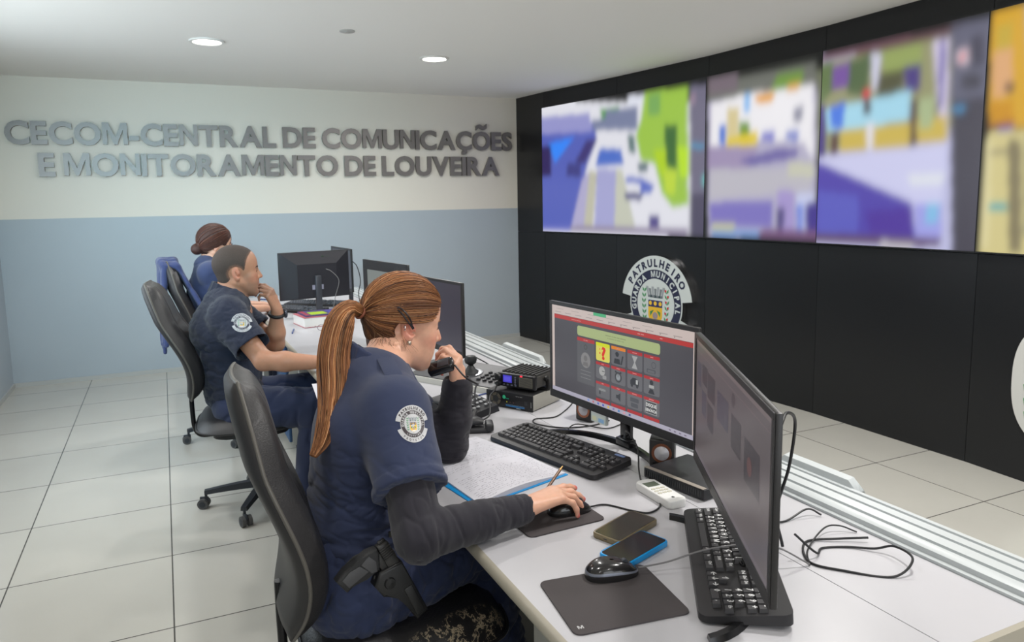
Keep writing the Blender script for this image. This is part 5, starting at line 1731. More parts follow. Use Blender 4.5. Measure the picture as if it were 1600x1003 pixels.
# ------------------------------------------------------------------ heads and hands
def head_sdf(S_, M, female=True, neck_to=None, neck_r=(.050, .056), ear=True):
    """head in local metres: x forward, y to the head's left, z up, origin between the ears"""
    def C(*a, **k): S_.cone(*a, M=M, **k)
    def E_(*a, **k): S_.ell(*a, M=M, **k)
    w = 1.0 if not female else .96
    E_((-.012, 0, .040), (.096, .076 * w, .088), k=.02)
    E_((.030, 0, .036), (.058, .064 * w, .070), k=.03)
    E_((.038, 0, -.030), (.046, .053 * w, .072), k=.03)
    for s in (-1, 1):
        C((-.006, s * .056 * w, -.045), (.058, s * .020, -.092), .020, .018, k=.03)
        E_((.056, s * .038 * w, -.022), (.024, .022, .022), k=.025)
        E_((.060, s * .030, -.060), (.022, .020, .028), k=.025)
        C((.074, s * .012, .024), (.064, s * .044, .022), .0085, .008, k=.014)
    E_((.070, 0, -.098), (.018, .022, .017), k=.02)
    # nose
    C((.083, 0, .018), (.098, 0, -.016), .0085, .0085, k=.010)
    C((.096, 0, -.012), (.1035, 0, -.0255), .0085, .0098, k=.008)
    for s in (-1, 1):
        E_((.091, s * .0125, -.0285), (.010, .0075, .0075), k=.007)
        E_((.093, s * .0065, -.0365), (.004, .0032, .004), k=.003, op='-')
    E_((.083, 0, -.045), (.012, .016, .016), k=.012)
    # mouth
    E_((.0865, 0, -.0555), (.0085, .0215, .0052), k=.006)
    E_((.0855, 0, -.0665), (.0085, .0190, .0062), k=.006)
    C((.0945, -.020, -.0608), (.0945, .020, -.0608), .0016, .0016, k=.004, op='-')
    E_((.084, 0, -.079), (.010, .014, .004), k=.008, op='-')
    # eye sockets and lids
    for s in (-1, 1):
        E_((.094, s * .031, .004), (.014, .016, .011), k=.014, op='-')
        E_((.0715, s * .031, .003), (.0135, .0145, .0125), k=.005)
        C((.0838, s * .022, .0022), (.0825, s * .040, .0012), .0011, .0011, k=.003, op='-')
    if ear:
        for s in (-1, 1):
            R = Matrix.Rotation(s * math.radians(22), 3, 'Z') @ Matrix.Rotation(math.radians(-12), 3, 'Y')
            E_((-.010, s * .079 * w, -.002), (.019, .0072, .030), k=.006, R=R)
            E_((-.006, s * .0765 * w, -.026), (.010, .006, .012), k=.006, R=R)
            E_((-.006, s * .0865 * w, .004), (.0125, .006, .020), k=.004, R=R, op='-')
            E_((-.002, s * .0850 * w, -.010), (.008, .006, .009), k=.004, R=R, op='-')
            C((-.011, s * .0845 * w, .012), (-.004, s * .083 * w, -.004), .0036, .0030, k=.004)
    if neck_to is not None:
        a = M @ Vector((-.030, 0, -.045))
        a2 = M @ Vector((-.004, 0, -.075))
        b = Vector(neck_to)
        S_.cone(a, b, neck_r[0], neck_r[1], k=.03)
        S_.cone(a2, b + (M.to_3x3() @ Vector((.02, 0, 0))), neck_r[0] * .75, neck_r[1] * .8, k=.03)


def left_frame(o, x, back):
    """frame of a left hand: fingers x, back of the hand z, thumb side y (mirrored axes)"""
    x = Vector(x).normalized()
    z = Vector(back)
    z = (z - x * z.dot(x)).normalized()
    y = (-z).cross(x)
    M = Matrix.Identity(4)
    for i, c in enumerate((x, y, z)):
        for j in range(3):
            M[j][i] = c[j]
    M.translation = Vector(o)
    return M


def hand_sdf(S_, M, curls, spread=4.0, s=1.0, thumb=None, mirror=1, rec=None):
    """M: origin at the wrist, x to the fingertips, y to the thumb side, z out of the back of the hand.
    curls: four (mcp, pip, dip) in degrees for index..little; thumb: list of points"""
    def C(a, b, ra, rb, **k):
        S_.cone(a, b, ra * s, rb * s, M=M, **k)
    sc = lambda p: tuple(q * s for q in p)
    mcp = [(.088, .026, .002), (.091, .008, .004), (.086, -.010, .003), (.079, -.027, -.001)]
    wr = [(.0, .016, 0), (.0, .006, .001), (.0, -.006, .001), (.0, -.016, -.001)]
    for a, b in zip(wr, mcp):
        C(sc(a), sc(b), .0155, .0112, k=.012)
    C(sc((.03, .012, -.005)), sc((.075, .0, -.004)), .014, .010, k=.012)
    C(sc((.0, 0, 0)), sc((-.03, 0, 0)), .021, .0235, k=.015, side=(0, 0, 1), flat=.78)
    Ls = [(.043, .025, .019), (.047, .029, .020), (.044, .027, .020), (.034, .020, .018)]
    rad = [(.0096, .0084, .0076, .0066), (.0098, .0086, .0078, .0067), (.0094, .0082, .0074, .0064), (.0084, .0074, .0066, .0058)]
    tips = []
    for i in range(4):
        p = Vector(sc(mcp[i]))
        yaw = math.radians((1.4 - i) * spread)
        ang = 0
        for q in range(3):
            ang += math.radians(curls[i][q])
            d = Vector((math.cos(ang) * math.cos(yaw), math.cos(ang) * math.sin(yaw), -math.sin(ang)))
            e = p + d * Ls[i][q] * s
            C(p, e, rad[i][q], rad[i][q + 1], k=.0045 if q else .008)
            p = e
        tips.append((M @ p, M.to_3x3() @ d, M.to_3x3() @ Vector((math.sin(ang), 0, math.cos(ang)))))
    th = thumb or [(.018, .020, -.008), (.048, .044, -.020), (.074, .052, -.028), (.096, .052, -.034)]
    tr = [.0145, .0118, .0100, .0078]
    for i in range(3):
        C(sc(th[i]), sc(th[i + 1]), tr[i], tr[i + 1], k=.010 if i == 0 else .004)
    C(sc((.03, .02, -.006)), sc((.07, .024, -.003)), .011, .009, k=.012)
    if rec is not None:
        rec += tips
    return M @ Vector(sc(th[3]))


M_skin = bpy.data.materials.new('skin')
M_skin.use_nodes = True
_nt = M_skin.node_tree
_b = _nt.nodes['Principled BSDF']
_v = _nt.nodes.new('ShaderNodeVertexColor'); _v.layer_name = 'col'
_n = _nt.nodes.new('ShaderNodeTexNoise'); _n.inputs['Scale'].default_value = 90; _n.inputs['Detail'].default_value = 5
_mr = _nt.nodes.new('ShaderNodeMapRange'); _mr.inputs['To Min'].default_value = .90; _mr.inputs['To Max'].default_value = 1.1
_tc = _nt.nodes.new('ShaderNodeTexCoord')
_nt.links.new(_tc.outputs['Object'], _n.inputs['Vector'])
_sx = _nt.nodes.new('ShaderNodeVectorMath'); _sx.operation = 'SCALE'
_nt.links.new(_v.outputs['Color'], _sx.inputs[0]); _nt.links.new(_n.outputs[0], _mr.inputs[0]); _nt.links.new(_mr.outputs[0], _sx.inputs['Scale'])
_nt.links.new(_sx.outputs[0], _b.inputs['Base Color'])
_b.inputs['Roughness'].default_value = .46
_b.inputs['Subsurface Weight'].default_value = .15
_b.inputs['Subsurface Radius'].default_value = (.012, .004, .002)
_b.inputs['Subsurface Scale'].default_value = .6
_n2 = _nt.nodes.new('ShaderNodeTexNoise'); _n2.inputs['Scale'].default_value = 420
_nt.links.new(_tc.outputs['Object'], _n2.inputs['Vector'])
_bp = _nt.nodes.new('ShaderNodeBump'); _bp.inputs['Strength'].default_value = .12; _bp.inputs['Distance'].default_value = .001
_nt.links.new(_n2.outputs[0], _bp.inputs['Height']); _nt.links.new(_bp.outputs[0], _b.inputs['Normal'])


def blend(col, V, c, r, rgb, w=1.0, hard=2.0):
    """tint vertices near c (radius r or per-axis radii with matrix)"""
    d = np.linalg.norm((V - np.array(c)) / r, axis=1)
    t = np.clip((1.25 - d) * hard, 0, 1)[:, None] * w
    return col * (1 - t) + np.array(lin(rgb)[:3]) * t


def local(V, M):
    Mi = np.array(M.inverted())
    return V @ Mi[:3, :3].T + Mi[:3, 3]


def face_colours(col, V, M, lips, cheek, stubble=None):
    L = local(V, M)
    col = blend(col, L, (.090, 0, -.061), np.array([.016, .022, .0095]), lips, .75, 3)
    for s in (-1, 1):
        col = blend(col, L, (.066, s * .045, -.028), np.array([.03, .028, .024]), cheek, .45, 1)
        col = blend(col, L, (-.010, s * .082, .0), np.array([.024, .016, .034]), cheek, .5, 1.5)
    col = blend(col, L, (.103, 0, -.024), np.array([.014, .016, .012]), cheek, .45, 1.2)
    if stubble is not None:
        m = (L[:, 2] < -.042) & (L[:, 2] > -.125) & (L[:, 0] > -.01)
        t = (np.clip((-.042 - L[:, 2]) / .015, 0, 1) * np.clip((L[:, 0] + .005) / .02, 0, 1) * m)[:, None] * .35
        col = col * (1 - t) + np.array(lin(stubble)[:3]) * t
    return col


def face_bits(root, M, rootloc, brow, iris=(70, 50, 35)):
    """eyes and brows as children"""
    Mi = Matrix.Translation(-Vector(rootloc)) @ M
    for s in (-1, 1):
        b = MB()
        b.tube([(.0905, s * .013, .0200), (.0925, s * .022, .0245), (.0865, s * .034, .0245), (.0750, s * .047, .0195)], [.0016, .0028, .0025, .0008], 8, M=Mi, flat=(1, .7))
        b.build('eyebrow', mat('brow_%d' % brow[0], brow, .8), root, 60)
        e = MB()
        e.tube([(.0865, s * .0205, .0030), (.0880, s * .0260, .0052), (.0878, s * .033, .0054), (.0835, s * .0415, .0025)], [.0007, .0011, .0012, .0006], 6, M=Mi)
        e.build('eyelash', mat('lash', (30, 22, 18), .7), root, 60)
        q = MB()
        q.lathe([(0.0, -.0009), (.0026, -.0009), (.0034, 0), (.0024, .0008), (0, .0010)], 12, M=Mi @ TR(.0848, s * .0310, .0022) @ Matrix.Rotation(PI / 2, 4, 'Y'))
        q.build('iris', mat('iris_%d' % iris[0], iris, .15), root, 60)
# ================================================================== PEOPLE
M_uniform = mat('navy_uniform_cloth', (40, 49, 78), .85, noise=.05, nscale=40, bump=.25, bscale=900, sheen=.15)
M_uniform2 = mat('dark_navy_uniform_cloth', (27, 34, 54), .85, noise=.05, nscale=40, bump=.25, bscale=900, sheen=.12)
M_trouser = mat('navy_trouser_cloth', (34, 44, 74), .85, noise=.05, nscale=30, bump=.25, bscale=800, sheen=.15)
M_under_s = mat('black_knit_sleeve', (36, 34, 42), .9, noise=.08, nscale=60, bump=.4, bscale=1100, sheen=.15)
M_boot = mat('black_leather_boot', (22, 22, 22), .4)
M_hairg = mat('ginger_hair', (150, 84, 40), .5, vcol=True, spec=.35)
M_gun = mat('gunmetal_black', (50, 49, 48), .38, .25, noise=.1, nscale=60)
M_holster = mat('holster_polymer', (26, 26, 27), .42, bump=.15, bscale=500)


def HM(c, fwd, up=(0, 0, 1), s=1.0):
    M = frame((0, 0, 0), fwd, Vector(up).cross(Vector(fwd)))
    return Matrix.Translation(c) @ M @ Matrix.Scale(s, 4)


def skincol(base):
    b = np.array(lin(base)[:3])
    return lambda V: np.tile(b, (len(V), 1))


def strand_mesh(name, paths, rad, cols, parent, root, mat_, sides=4):
    """many thin tapered tubes as one mesh. paths: (n, k, 3)"""
    P = np.array(paths) - np.array(root)
    n, k, _ = P.shape
    T = np.gradient(P, axis=1)
    T /= np.linalg.norm(T, axis=2, keepdims=True) + 1e-9
    U = np.cross(T, np.array([0.31, 0.55, 0.77]))
    U /= np.linalg.norm(U, axis=2, keepdims=True) + 1e-9
    W2 = np.cross(T, U)
    V = []
    R = np.array(rad)[:, :, None] if np.ndim(rad) == 2 else np.full((n, k, 1), rad)
    for j in range(sides):
        a = 2 * PI * j / sides
        V.append(P + (U * math.cos(a) + W2 * math.sin(a)) * R)
    V = np.stack(V, 2).reshape(-1, 3)
    idx = np.arange(n * k * sides).reshape(n, k, sides)
    F = np.stack([idx[:, :-1, :], np.roll(idx, -1, 2)[:, :-1, :], np.roll(idx, -1, 2)[:, 1:, :], idx[:, 1:, :]], -1).reshape(-1, 4)
    me = bpy.data.meshes.new(name)
    me.from_pydata(V.tolist(), [], F.tolist())
    C = np.repeat(np.array(cols), k * sides, axis=0)
    at = me.color_attributes.new('col', 'FLOAT_COLOR', 'POINT')
    at.data.foreach_set('color', np.concatenate([C, np.ones((len(C), 1))], 1).astype(np.float32).ravel())
    me.materials.append(mat_)
    me.polygons.foreach_set('use_smooth', [True] * len(F))
    o = bpy.data.objects.new(name, me)
    COL.objects.link(o)
    o.parent = parent
    return o


def swept_hair(parent, root, Hm, tie_l, cen, rad, n1, palette, rn, r_lo, r_hi):
    """strands combed from the hairline back to the tie"""
    Hc = np.array(Hm)[:3, :3]
    Ho = np.array(Hm)[:3, 3]
    tied = (tie_l - cen) / rad
    tied /= np.linalg.norm(tied)
    paths, cols, rads = [], [], []

    def pt(dirv, lift):
        return (cen + dirv * rad * lift)
    hl = [(-.42, .95, -.35), (-.15, 1.0, .20), (.22, .98, .22), (.50, .86, -.02), (.66, .74, .12), (.80, .52, .42), (.84, .18, .62), (.84, -.18, .62), (.80, -.52, .42), (.66, -.74, .12), (.50, -.86, -.02), (.22, -.98, .22), (-.15, -1.0, .20), (-.42, -.95, -.35), (-.42, -.70, -1.15), (-.6, 0, -1.2), (-.42, .70, -1.15), (-.42, .95, -.35)]
    hl = np.array(bez(hl, 10))
    for i in range(n1):
        q = hl[rn.randint(len(hl))].copy() + rn.normal(0, .03, 3)
        q /= np.linalg.norm(q)
        back = rn.rand() ** 1.3 * .9 if i > n1 * .3 else 0
        s0 = q * (1 - back) + tied * back
        s0 /= np.linalg.norm(s0)
        if s0[0] < -.98:
            continue
        row = []
        K = 12
        ph = rn.uniform(0, 6.28)
        lift = 1.0 + rn.uniform(-.004, .03)
        om = math.acos(np.clip(s0 @ tied, -1, 1))
        for k in range(K):
            t = k / (K - 1)
            if om < 1e-3:
                d = tied
            else:
                d = (math.sin((1 - t) * om) * s0 + math.sin(t * om) * tied) / math.sin(om)
            # droop of the mid path so that hair sweeps back over the ear
            L = pt(d, lift + .38 * np.clip(-.5 - d[2], 0, .5) + .035 * math.sin(PI * t) * (1 if s0[2] > .1 else .3) + .004 * math.sin(ph + 7 * t))
            if t > .86:
                w = (t - .86) / .14
                L = L * (1 - w) + (tie_l + rn.normal(0, .004, 3)) * w
            row.append(L)
        P = np.array(row) @ Hc.T + Ho
        paths.append(P)
        base = palette[rn.choice(7, p=[.26, .24, .16, .12, .08, .10, .04])]
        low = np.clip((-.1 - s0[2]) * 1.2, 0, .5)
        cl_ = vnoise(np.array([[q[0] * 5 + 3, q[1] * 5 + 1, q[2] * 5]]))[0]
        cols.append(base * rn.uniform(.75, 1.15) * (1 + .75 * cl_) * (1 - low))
        rads.append(np.linspace(1, .8, K) * rn.uniform(r_lo, r_hi))
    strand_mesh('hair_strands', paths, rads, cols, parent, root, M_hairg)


def project_patch(parent, root, shirt, c, nrm, up, R, badge=None, name='sleeve_patch', **kw):
    """embroidered badge draped on the sleeve by casting it onto the shirt"""
    from mathutils.bvhtree import BVHTree
    me = shirt.data
    bvh = BVHTree.FromPolygons([v.co for v in me.vertices], [p.vertices for p in me.polygons])
    n = Vector(nrm).normalized()
    Mf = frame(c, Vector(up).cross(n), Vector(up) - n * Vector(up).dot(n))
    ef_ = badge
    out = MB()
    loc0 = Vector(root)
    vs = []
    for v in ef_.v:
        w = Mf @ Vector((v[0], v[1], 0)) - loc0
        hit = bvh.ray_cast(w + n * .12, -n, .3)
        h = hit[0] if hit[0] is not None else w
        vs.append(tuple(h + n * (.0012 + v[2])))
    out.v, out.f, out.m, out.c = vs, ef_.f, ef_.m, ef_.c
    return out.build(name, M_badge, parent, 0)


BADGE = emblem_face(.034, (190, 190, 192), (52, 46, 52), 'PATRULHEIRO', 'GUARDA MUNICIPAL', 'LOUVEIRA', 'PROTETOR', gap=.00025)


# ------------------------------------------------------------------ the woman in front
def woman_front():
    root = (0.35, 1.70, 0.50)
    SK = (216, 166, 140)
    Hm = HM((.553, 1.832, 1.165), (.965, .02, -.20), s=.99)
    neck = (.462, 1.745, 1.065)
    shR, shL = Vector((.448, 1.575, 1.012)), Vector((.475, 1.895, 1.005))
    elR, wrR = Vector((.436, 1.375, .800)), Vector((.682, 1.407, .797))
    elL, wrL = Vector((.690, 1.875, .800)), Vector((.706, 1.846, .970))
    hpR, hpL = Vector((.36, 1.605, .575)), Vector((.36, 1.80, .575))
    knR, knL = Vector((.69, 1.665, .605)), Vector((.74, 1.845, .605))
    ftR, ftL = Vector((.79, 1.66, .09)), Vector((.78, 1.83, .09))
    b = SDF()
    head_sdf(b, Hm, True, neck, (.047, .052))
    b.cone(neck, (.445, 1.735, 1.01), .052, .070, k=.03, side=(0, 1, 0), flat=1.5)
    b.cone((.44, 1.735, .99), (.375, 1.70, .62), .078, .095, k=.04, side=(0, 1, 0), flat=1.25)
    for sh, el, wr in ((shR, elR, wrR), (shL, elL, wrL)):
        b.cone((.44, 1.735, 1.02), sh, .055, .048, k=.03)
        b.chain([sh, el, wr], [.044, .036, .0245], k=.012)
    for hp, kn, ft in ((hpR, knR, ftR), (hpL, knL, ftL)):
        b.chain([hp, kn, ft], [.080, .056, .036], k=.02)
        b.cone(ft + Vector((0, 0, -.035)), ft + Vector((.15, 0, -.045)), .036, .028, k=.02)
    # right hand over the mouse
    fx = Vector((.126, .018, .012)).normalized()
    Mr_ = frame(Vector((.700, 1.409, .800)), fx, Vector((-.12, .95, -.05)))
    if Mr_.col[2].z < 0:
        Mr_ = frame(Vector((.700, 1.409, .800)), fx, Vector((.12, -.95, .05)))
    tipsR = []
    thR = hand_sdf(b, Mr_, [(8, 12, 8), (20, 18, 8), (26, 28, 16), (32, 34, 20)], spread=6, s=.95, rec=tipsR,
                   thumb=[(.018, .020, -.006), (.045, .048, -.012), (.070, .060, -.020), (.093, .058, -.030)])
    # left hand closed at the mouth, round the small microphone
    fl = Vector((-.12, -.16, .97)).normalized()
    Ml_ = left_frame(Vector((.706, 1.846, .972)), fl, Vector((.72, -.66, .1)))
    tipsL = []
    hand_sdf(b, Ml_, [(40, 62, 40), (52, 70, 45), (62, 78, 45), (70, 82, 48)], spread=2, s=.90, rec=tipsL,
             thumb=[(.018, .018, .006), (.046, .040, .002), (.066, .050, -.012), (.080, .046, -.030)])

    def colour(V):
        col = skincol(SK)(V)
        col = face_colours(col, V, Hm, (188, 96, 92), (222, 128, 112))
        for (p, d, u), q in zip(tipsR, (1, 1, 1, 1)):
            col = blend(col, V, np.array(p + u * .004), .0075, (196, 70, 84), .9, 4)
        for (p, d, u) in tipsL:
            col = blend(col, V, np.array(p + u * .004), .007, (196, 70, 84), .9, 4)
        for (p, d, u) in tipsR + tipsL:
            col = blend(col, V, np.array(p), .022, (226, 140, 122), .35, 1)
        return col
    body = b.mesh('person', M_skin, .0027, smooth_it=2, color=colour, root=root)
    tag(body, 'woman with long ginger ponytail in navy uniform, seated nearest to the camera', 'person')
    face_bits(body, Hm, root, (120, 80, 52))
    # black knit sleeves
    for nm, el, wr, sh in (('under_sleeve', elR, wrR, shR), ('under_sleeve', elL, wrL, shL)):
        s_ = SDF()
        if el is elR:
            mid = sh.lerp(el, .42)
            s_.chain([mid, el + Vector((-.004, 0, 0)), el.lerp(wr, .55), wr + (wr - el).normalized() * .006], [.056, .051, .042, .033], k=.014)
            s_.cone(wr, wr + (wr - el).normalized() * .05, .0275, .0275, op='-', k=.003)
        else:
            s_.chain([sh.lerp(el, .3), el, el.lerp(wr, .5), wr + Vector((0, 0, .008))], [.052, .050, .049, .042], k=.014)
            s_.cone(wr, wr + Vector((0, 0, .06)), .031, .031, op='-', k=.003)
        ax = (wr - el).normalized()
        o = s_.mesh(nm, M_under_s, .0035, body, 2, root=root, disp=lambda V, N, e=el, a=ax: folds(np.eye(3) + 2.2 * np.outer(a, a), .0022, 16, .5, 3)(V, N) * (1 + 1.2 * np.exp(-(np.linalg.norm(V - np.array(e), axis=1) / .07) ** 2)))
    # uniform shirt
    s = SDF()
    s.cone((.440, 1.735, 1.035), (.430, 1.73, .93), .082, .112, k=.05, side=(0, 1, 0), flat=1.5)
    s.cone((.425, 1.73, .93), (.385, 1.705, .72), .116, .112, k=.05, side=(0, 1, 0), flat=1.34)
    s.cone((.385, 1.705, .72), (.372, 1.70, .60), .114, .128, k=.04, side=(0, 1, 0), flat=1.32)
    s.cone((.372, 1.66, .96), (.365, 1.70, .78), .070, .075, k=.05, side=(0, 1, 0), flat=1.5)      # rounded upper back
    for sh, el, t_, r0, r1 in ((shR, elR, .66, .074, .079), (shL, elL, .55, .070, .070)):
        s.cone((.445, 1.735, 1.03), sh, .070, .068, k=.05)
        e = sh.lerp(el, t_)
        ax = (el - sh).normalized()
        e2 = sh.lerp(el, t_ + .3)
        s.cone(sh, e2, r0, r1, k=.03, clip=[(tuple(e), tuple(-ax))])
        s.cone(e - ax * .035, e2 + ax * .1, r1 - .011, r1 - .008, op='-', k=.002)
        if sh is shR:
            s.cone(e - ax * .010, e - ax * .0105, r1 + .001, r1 + .001, k=.001, clip=[(tuple(e), tuple(-ax)), (tuple(e - ax * .024), tuple(ax))])
    # neck opening and open collar
    s.cone((.462, 1.75, 1.045), (.53, 1.80, 1.16), .056, .062, op='-', k=.004)

    def shirt_disp(V, N):
        w = np.clip((1.0 - V[:, 2]) / .18, .15, 1.0)
        # long soft drapes, then sharper creases which gather at the waist and under the arm
        a = folds(np.array([[1, 0, 1.2], [0, .45, .2], [.6, 0, 1.4]]), .0060, 9, .35, 1)(V, N) * w
        P = np.linalg.norm((V - np.array([.44, 1.50, .90])) / np.array([.10, .12, .10]), axis=1)
        arm = np.exp(-P ** 2)
        c_ = folds(np.array([[.8, 0, 1.5], [0, .5, 0], [-1.0, 0, 1.6]]), .0048, 22, .6, 5)(V, N) * (.45 + 1.2 * arm) * w
        low = np.exp(-((V[:, 2] - .70) / .09) ** 2)
        d = folds(np.array([[.5, 0, 0], [0, .5, 0], [0, 0, 2.6]]), .0070, 13, .75, 8)(V, N) * low
        return a + c_ + d - .0025
    shirt = s.mesh('shirt', M_uniform, .0036, body, 2, root=root, disp=shirt_disp)
    c_ = SDF()
    for k in range(15):
        a0, a1 = [math.radians(-152 + 304 * q / 15) for q in (k, k + 1)]

        def cp(a, up):
            base = Vector((.466, 1.750, 1.065))
            r = .066 + .010 * (1 - up)
            ff = Vector((math.cos(a + PI), math.sin(a + PI), 0))
            return base + Vector((ff.x * r, ff.y * r * 1.05, .046 * up - .012 - ff.x * .030 + (.012 * ff.x * ff.x)))
        for u0, u1, th_ in ((0, 1, .0032), (1, .15, .0034)):
            p0, p1 = cp(a0, u0), cp(a1, u0)
            q0, q1 = cp(a0, u1), cp(a1, u1)
            if u0 == 1:
                ex = .014
                q0 = q0 + (q0 - Vector((.466, 1.75, q0.z))).normalized() * ex + Vector((0, 0, -.004))
                q1 = q1 + (q1 - Vector((.466, 1.75, q1.z))).normalized() * ex + Vector((0, 0, -.004))
            for t_ in np.linspace(0, 1, 9):
                c_.cone(p0.lerp(q0, t_), p1.lerp(q1, t_), .0040, .0040, k=.006)
    c_.mesh('collar', M_uniform, .0022, body, 2, root=root)
    # shoulder strap
    q = MB()
    q.tube([(.455, 1.66, 1.117), (.452, 1.62, 1.108), (.450, 1.58, 1.096), (.447, 1.545, 1.078)], .02, 8, M=Matrix.Translation(-Vector(root)), flat=(.18, 1), up=(0, 0, 1))
    q.build('shoulder_strap', M_uniform, body, 60)
    project_patch(body, root, shirt, Vector((.450, 1.40, 1.022)), (-.10, -.98, .16), (.10, .02, 1), .042, emblem_face(.0375, (186, 186, 188), (60, 52, 56), 'PATRULHEIRO', 'GUARDA MUNICIPAL', 'LOUVEIRA', 'PROTETOR', gap=.0003))
    # trousers
    s = SDF()
    s.cone((.352, 1.63, .588), (.352, 1.78, .588), .112, .112, k=.03)
    s.cone((.345, 1.70, .66), (.345, 1.70, .60), .105, .115, k=.05, side=(0, 1, 0), flat=1.35)
    for hp, kn, ft in ((hpR, knR, ftR), (hpL, knL, ftL)):
        s.chain([hp + Vector((0, 0, .003)), kn], [.106, .066], k=.04)
        s.chain([kn, ft + Vector((0, 0, .0))], [.066, .054], k=.02)

    def tr_disp(V, N):
        a = folds(np.array([[1.2, .8, 0], [-.8, .9, .4], [0, .3, 1]]), .0055, 17, .6, 2)(V, N) + folds(np.eye(3), .003, 34, .5, 6)(V, N)
        return a
    s.mesh('trousers', M_trouser, .0045, body, 2, root=root, disp=tr_disp)
    for ft in (ftR, ftL):
        s = SDF()
        s.cone(ft + Vector((0, 0, .03)), ft + Vector((.0, 0, -.04)), .046, .045, k=.02)
        s.cone(ft + Vector((0, 0, -.04)), ft + Vector((.16, 0, -.05)), .045, .035, k=.03, side=(0, 1, 0), flat=1.1)
        s.mesh('boot', M_boot, .006, body, 1, root=root)

    # ---------------- hair
    rn = np.random.RandomState(3)
    Hc = np.array(Hm)[:3, :3]
    Ho = np.array(Hm)[:3, 3]
    cen = np.array([-.008, 0, .034])
    rad = np.array([.108, .087, .101])
    tie_l = np.array(local(np.array([[.446, 1.820, 1.205]]), Hm))[0]
    tied = (tie_l - cen) / rad
    tied /= np.linalg.norm(tied)
    # cap underneath the strands
    cap = SDF()
    cap.ell(tuple(cen), tuple(rad * .975), k=.004, M=Hm)
    def H3(p): return Hm @ Vector(p)
    def HV(v): return (Hm.to_3x3() @ Vector(v)).normalized()
    # cut the face free: plane at the hairline, and below the ears
    cap.cone(H3((.115, 0, -.02)), H3((.105, 0, -.14)), .083, .10, op='-', k=.008)
    cap.cone(H3((.085, -.08, .012)), H3((.085, .08, .012)), .046, .046, op='-', k=.01)
    cap.cone(H3((-.004, -.10, -.012)), H3((-.004, .10, -.012)), .038, .038, op='-', k=.008)
    cap.cone(H3((.03, -.10, -.075)), H3((.03, .10, -.075)), .066, .066, op='-', k=.008)
    cap.ell((-.045, 0, -.052), (.043, .058, .044), k=.03, M=Hm)
    cap.cone(H3((-.004, -.10, -.125)), H3((-.004, .10, -.125)), .050, .050, op='-', k=.01)
    cap.cone(H3((.052, -.10, -.02)), H3((.052, .10, -.02)), .042, .042, op='-', k=.008)
    base_c = np.array(lin((84, 50, 32))[:3])
    cap.mesh('hair', M_hairg, .0032, body, 2, color=lambda V: np.tile(base_c, (len(V), 1)), root=root)
    hair_root = [o for o in body.children if o.name.startswith('hair')][0]
    # strands
    palette = np.array([lin(c)[:3] for c in ((148, 98, 60), (124, 80, 50), (98, 62, 42), (174, 124, 82), (74, 47, 34), (136, 88, 54), (190, 146, 106))])
    swept_hair(hair_root, root, Hm, tie_l, cen, rad, 3000, palette, rn, .0006, .0013)
    # ponytail
    spine = np.array(bez([(.446, 1.820, 1.205), (.410, 1.800, 1.222), (.376, 1.770, 1.195), (.350, 1.735, 1.13), (.337, 1.690, 1.065), (.318, 1.645, 1.01), (.290, 1.605, .962), (.262, 1.580, .935)], 5))
    K = len(spine)
    T = np.gradient(spine, axis=0); T /= np.linalg.norm(T, axis=1)[:, None]
    Sd = np.cross(T, np.array([.25, .96, 0.1])); Sd /= np.linalg.norm(Sd, axis=1)[:, None]
    Up = np.cross(T, Sd)
    prof = np.interp(np.linspace(0, 1, K), [0, .08, .3, .55, .8, 1], [.012, .017, .036, .038, .022, .005])
    paths, cols, rads = [], [], []
    for i in range(1900):
        a = rn.uniform(0, 6.283); r = math.sqrt(rn.rand())
        x, y = r * math.cos(a), r * math.sin(a) * .62
        wob = rn.uniform(0, 6.28)
        end = int(K * (1 if i < 900 else rn.uniform(.55, .98)))
        ts = np.linspace(0, end - 1, 22)
        P = np.stack([np.interp(ts, np.arange(K), spine[:, c]) for c in range(3)], 1)
        S2 = np.stack([np.interp(ts, np.arange(K), Sd[:, c]) for c in range(3)], 1)
        U2 = np.stack([np.interp(ts, np.arange(K), Up[:, c]) for c in range(3)], 1)
        pf = np.interp(ts, np.arange(K), prof)[:, None]
        wv = .0035 * np.sin(wob + ts[:, None] * .25) * (ts[:, None] / K)
        P = P + S2 * (x * pf + wv) + U2 * (y * pf + wv)
        paths.append(P)
        base = palette[rn.choice(7, p=[.28, .26, .14, .12, .06, .10, .04])]
        cols.append(base * rn.uniform(.75, 1.1) * (.95 + .7 * vnoise(np.array([[x * 3 + 9, y * 3, .5]]))[0]))
        rads.append(np.concatenate([np.full(16, 1.0), np.linspace(1, .25, 6)]) * rn.uniform(.0006, .0011))
    strand_mesh('ponytail', paths, rads, cols, hair_root, root, M_hairg)
    # loose wisps at the nape and before the ear
    paths, cols, rads = [], [], []
    for i in range(236):
        nape = i < 225
        a = np.array([-.065 + rn.normal(0, .012), -.055 + rn.normal(0, .018) if nape else -.074, -.045 + rn.normal(0, .012)]) if nape else np.array([-.022 + rn.normal(0, .004), -.080, -.030 + rn.normal(0, .004)])
        dv = np.array([rn.normal(.004, .012), rn.normal(-.004, .008), -rn.uniform(.015, .035)])
        P = []
        for k in range(10):
            t = k / 9
            P.append(a + dv * t + np.array([.010 * math.sin(t * 2 + i), -.004 * math.sin(PI * t), 0]) * t)
        paths.append(np.array(P) @ Hc.T + Ho)
        cols.append(palette[rn.randint(7)] * (.55 if nape else .9))
        rads.append(np.linspace(1, .3, 10) * .0004)
    strand_mesh('loose_wisps', paths, rads, cols, hair_root, root, M_hairg)
    # hair tie, clip, earrings
    Mt_ = Matrix.Translation(-Vector(root))
    TW = frame((.437, 1.815, 1.209), tuple(T[2]), (0, 0, 1))
    q = MB()
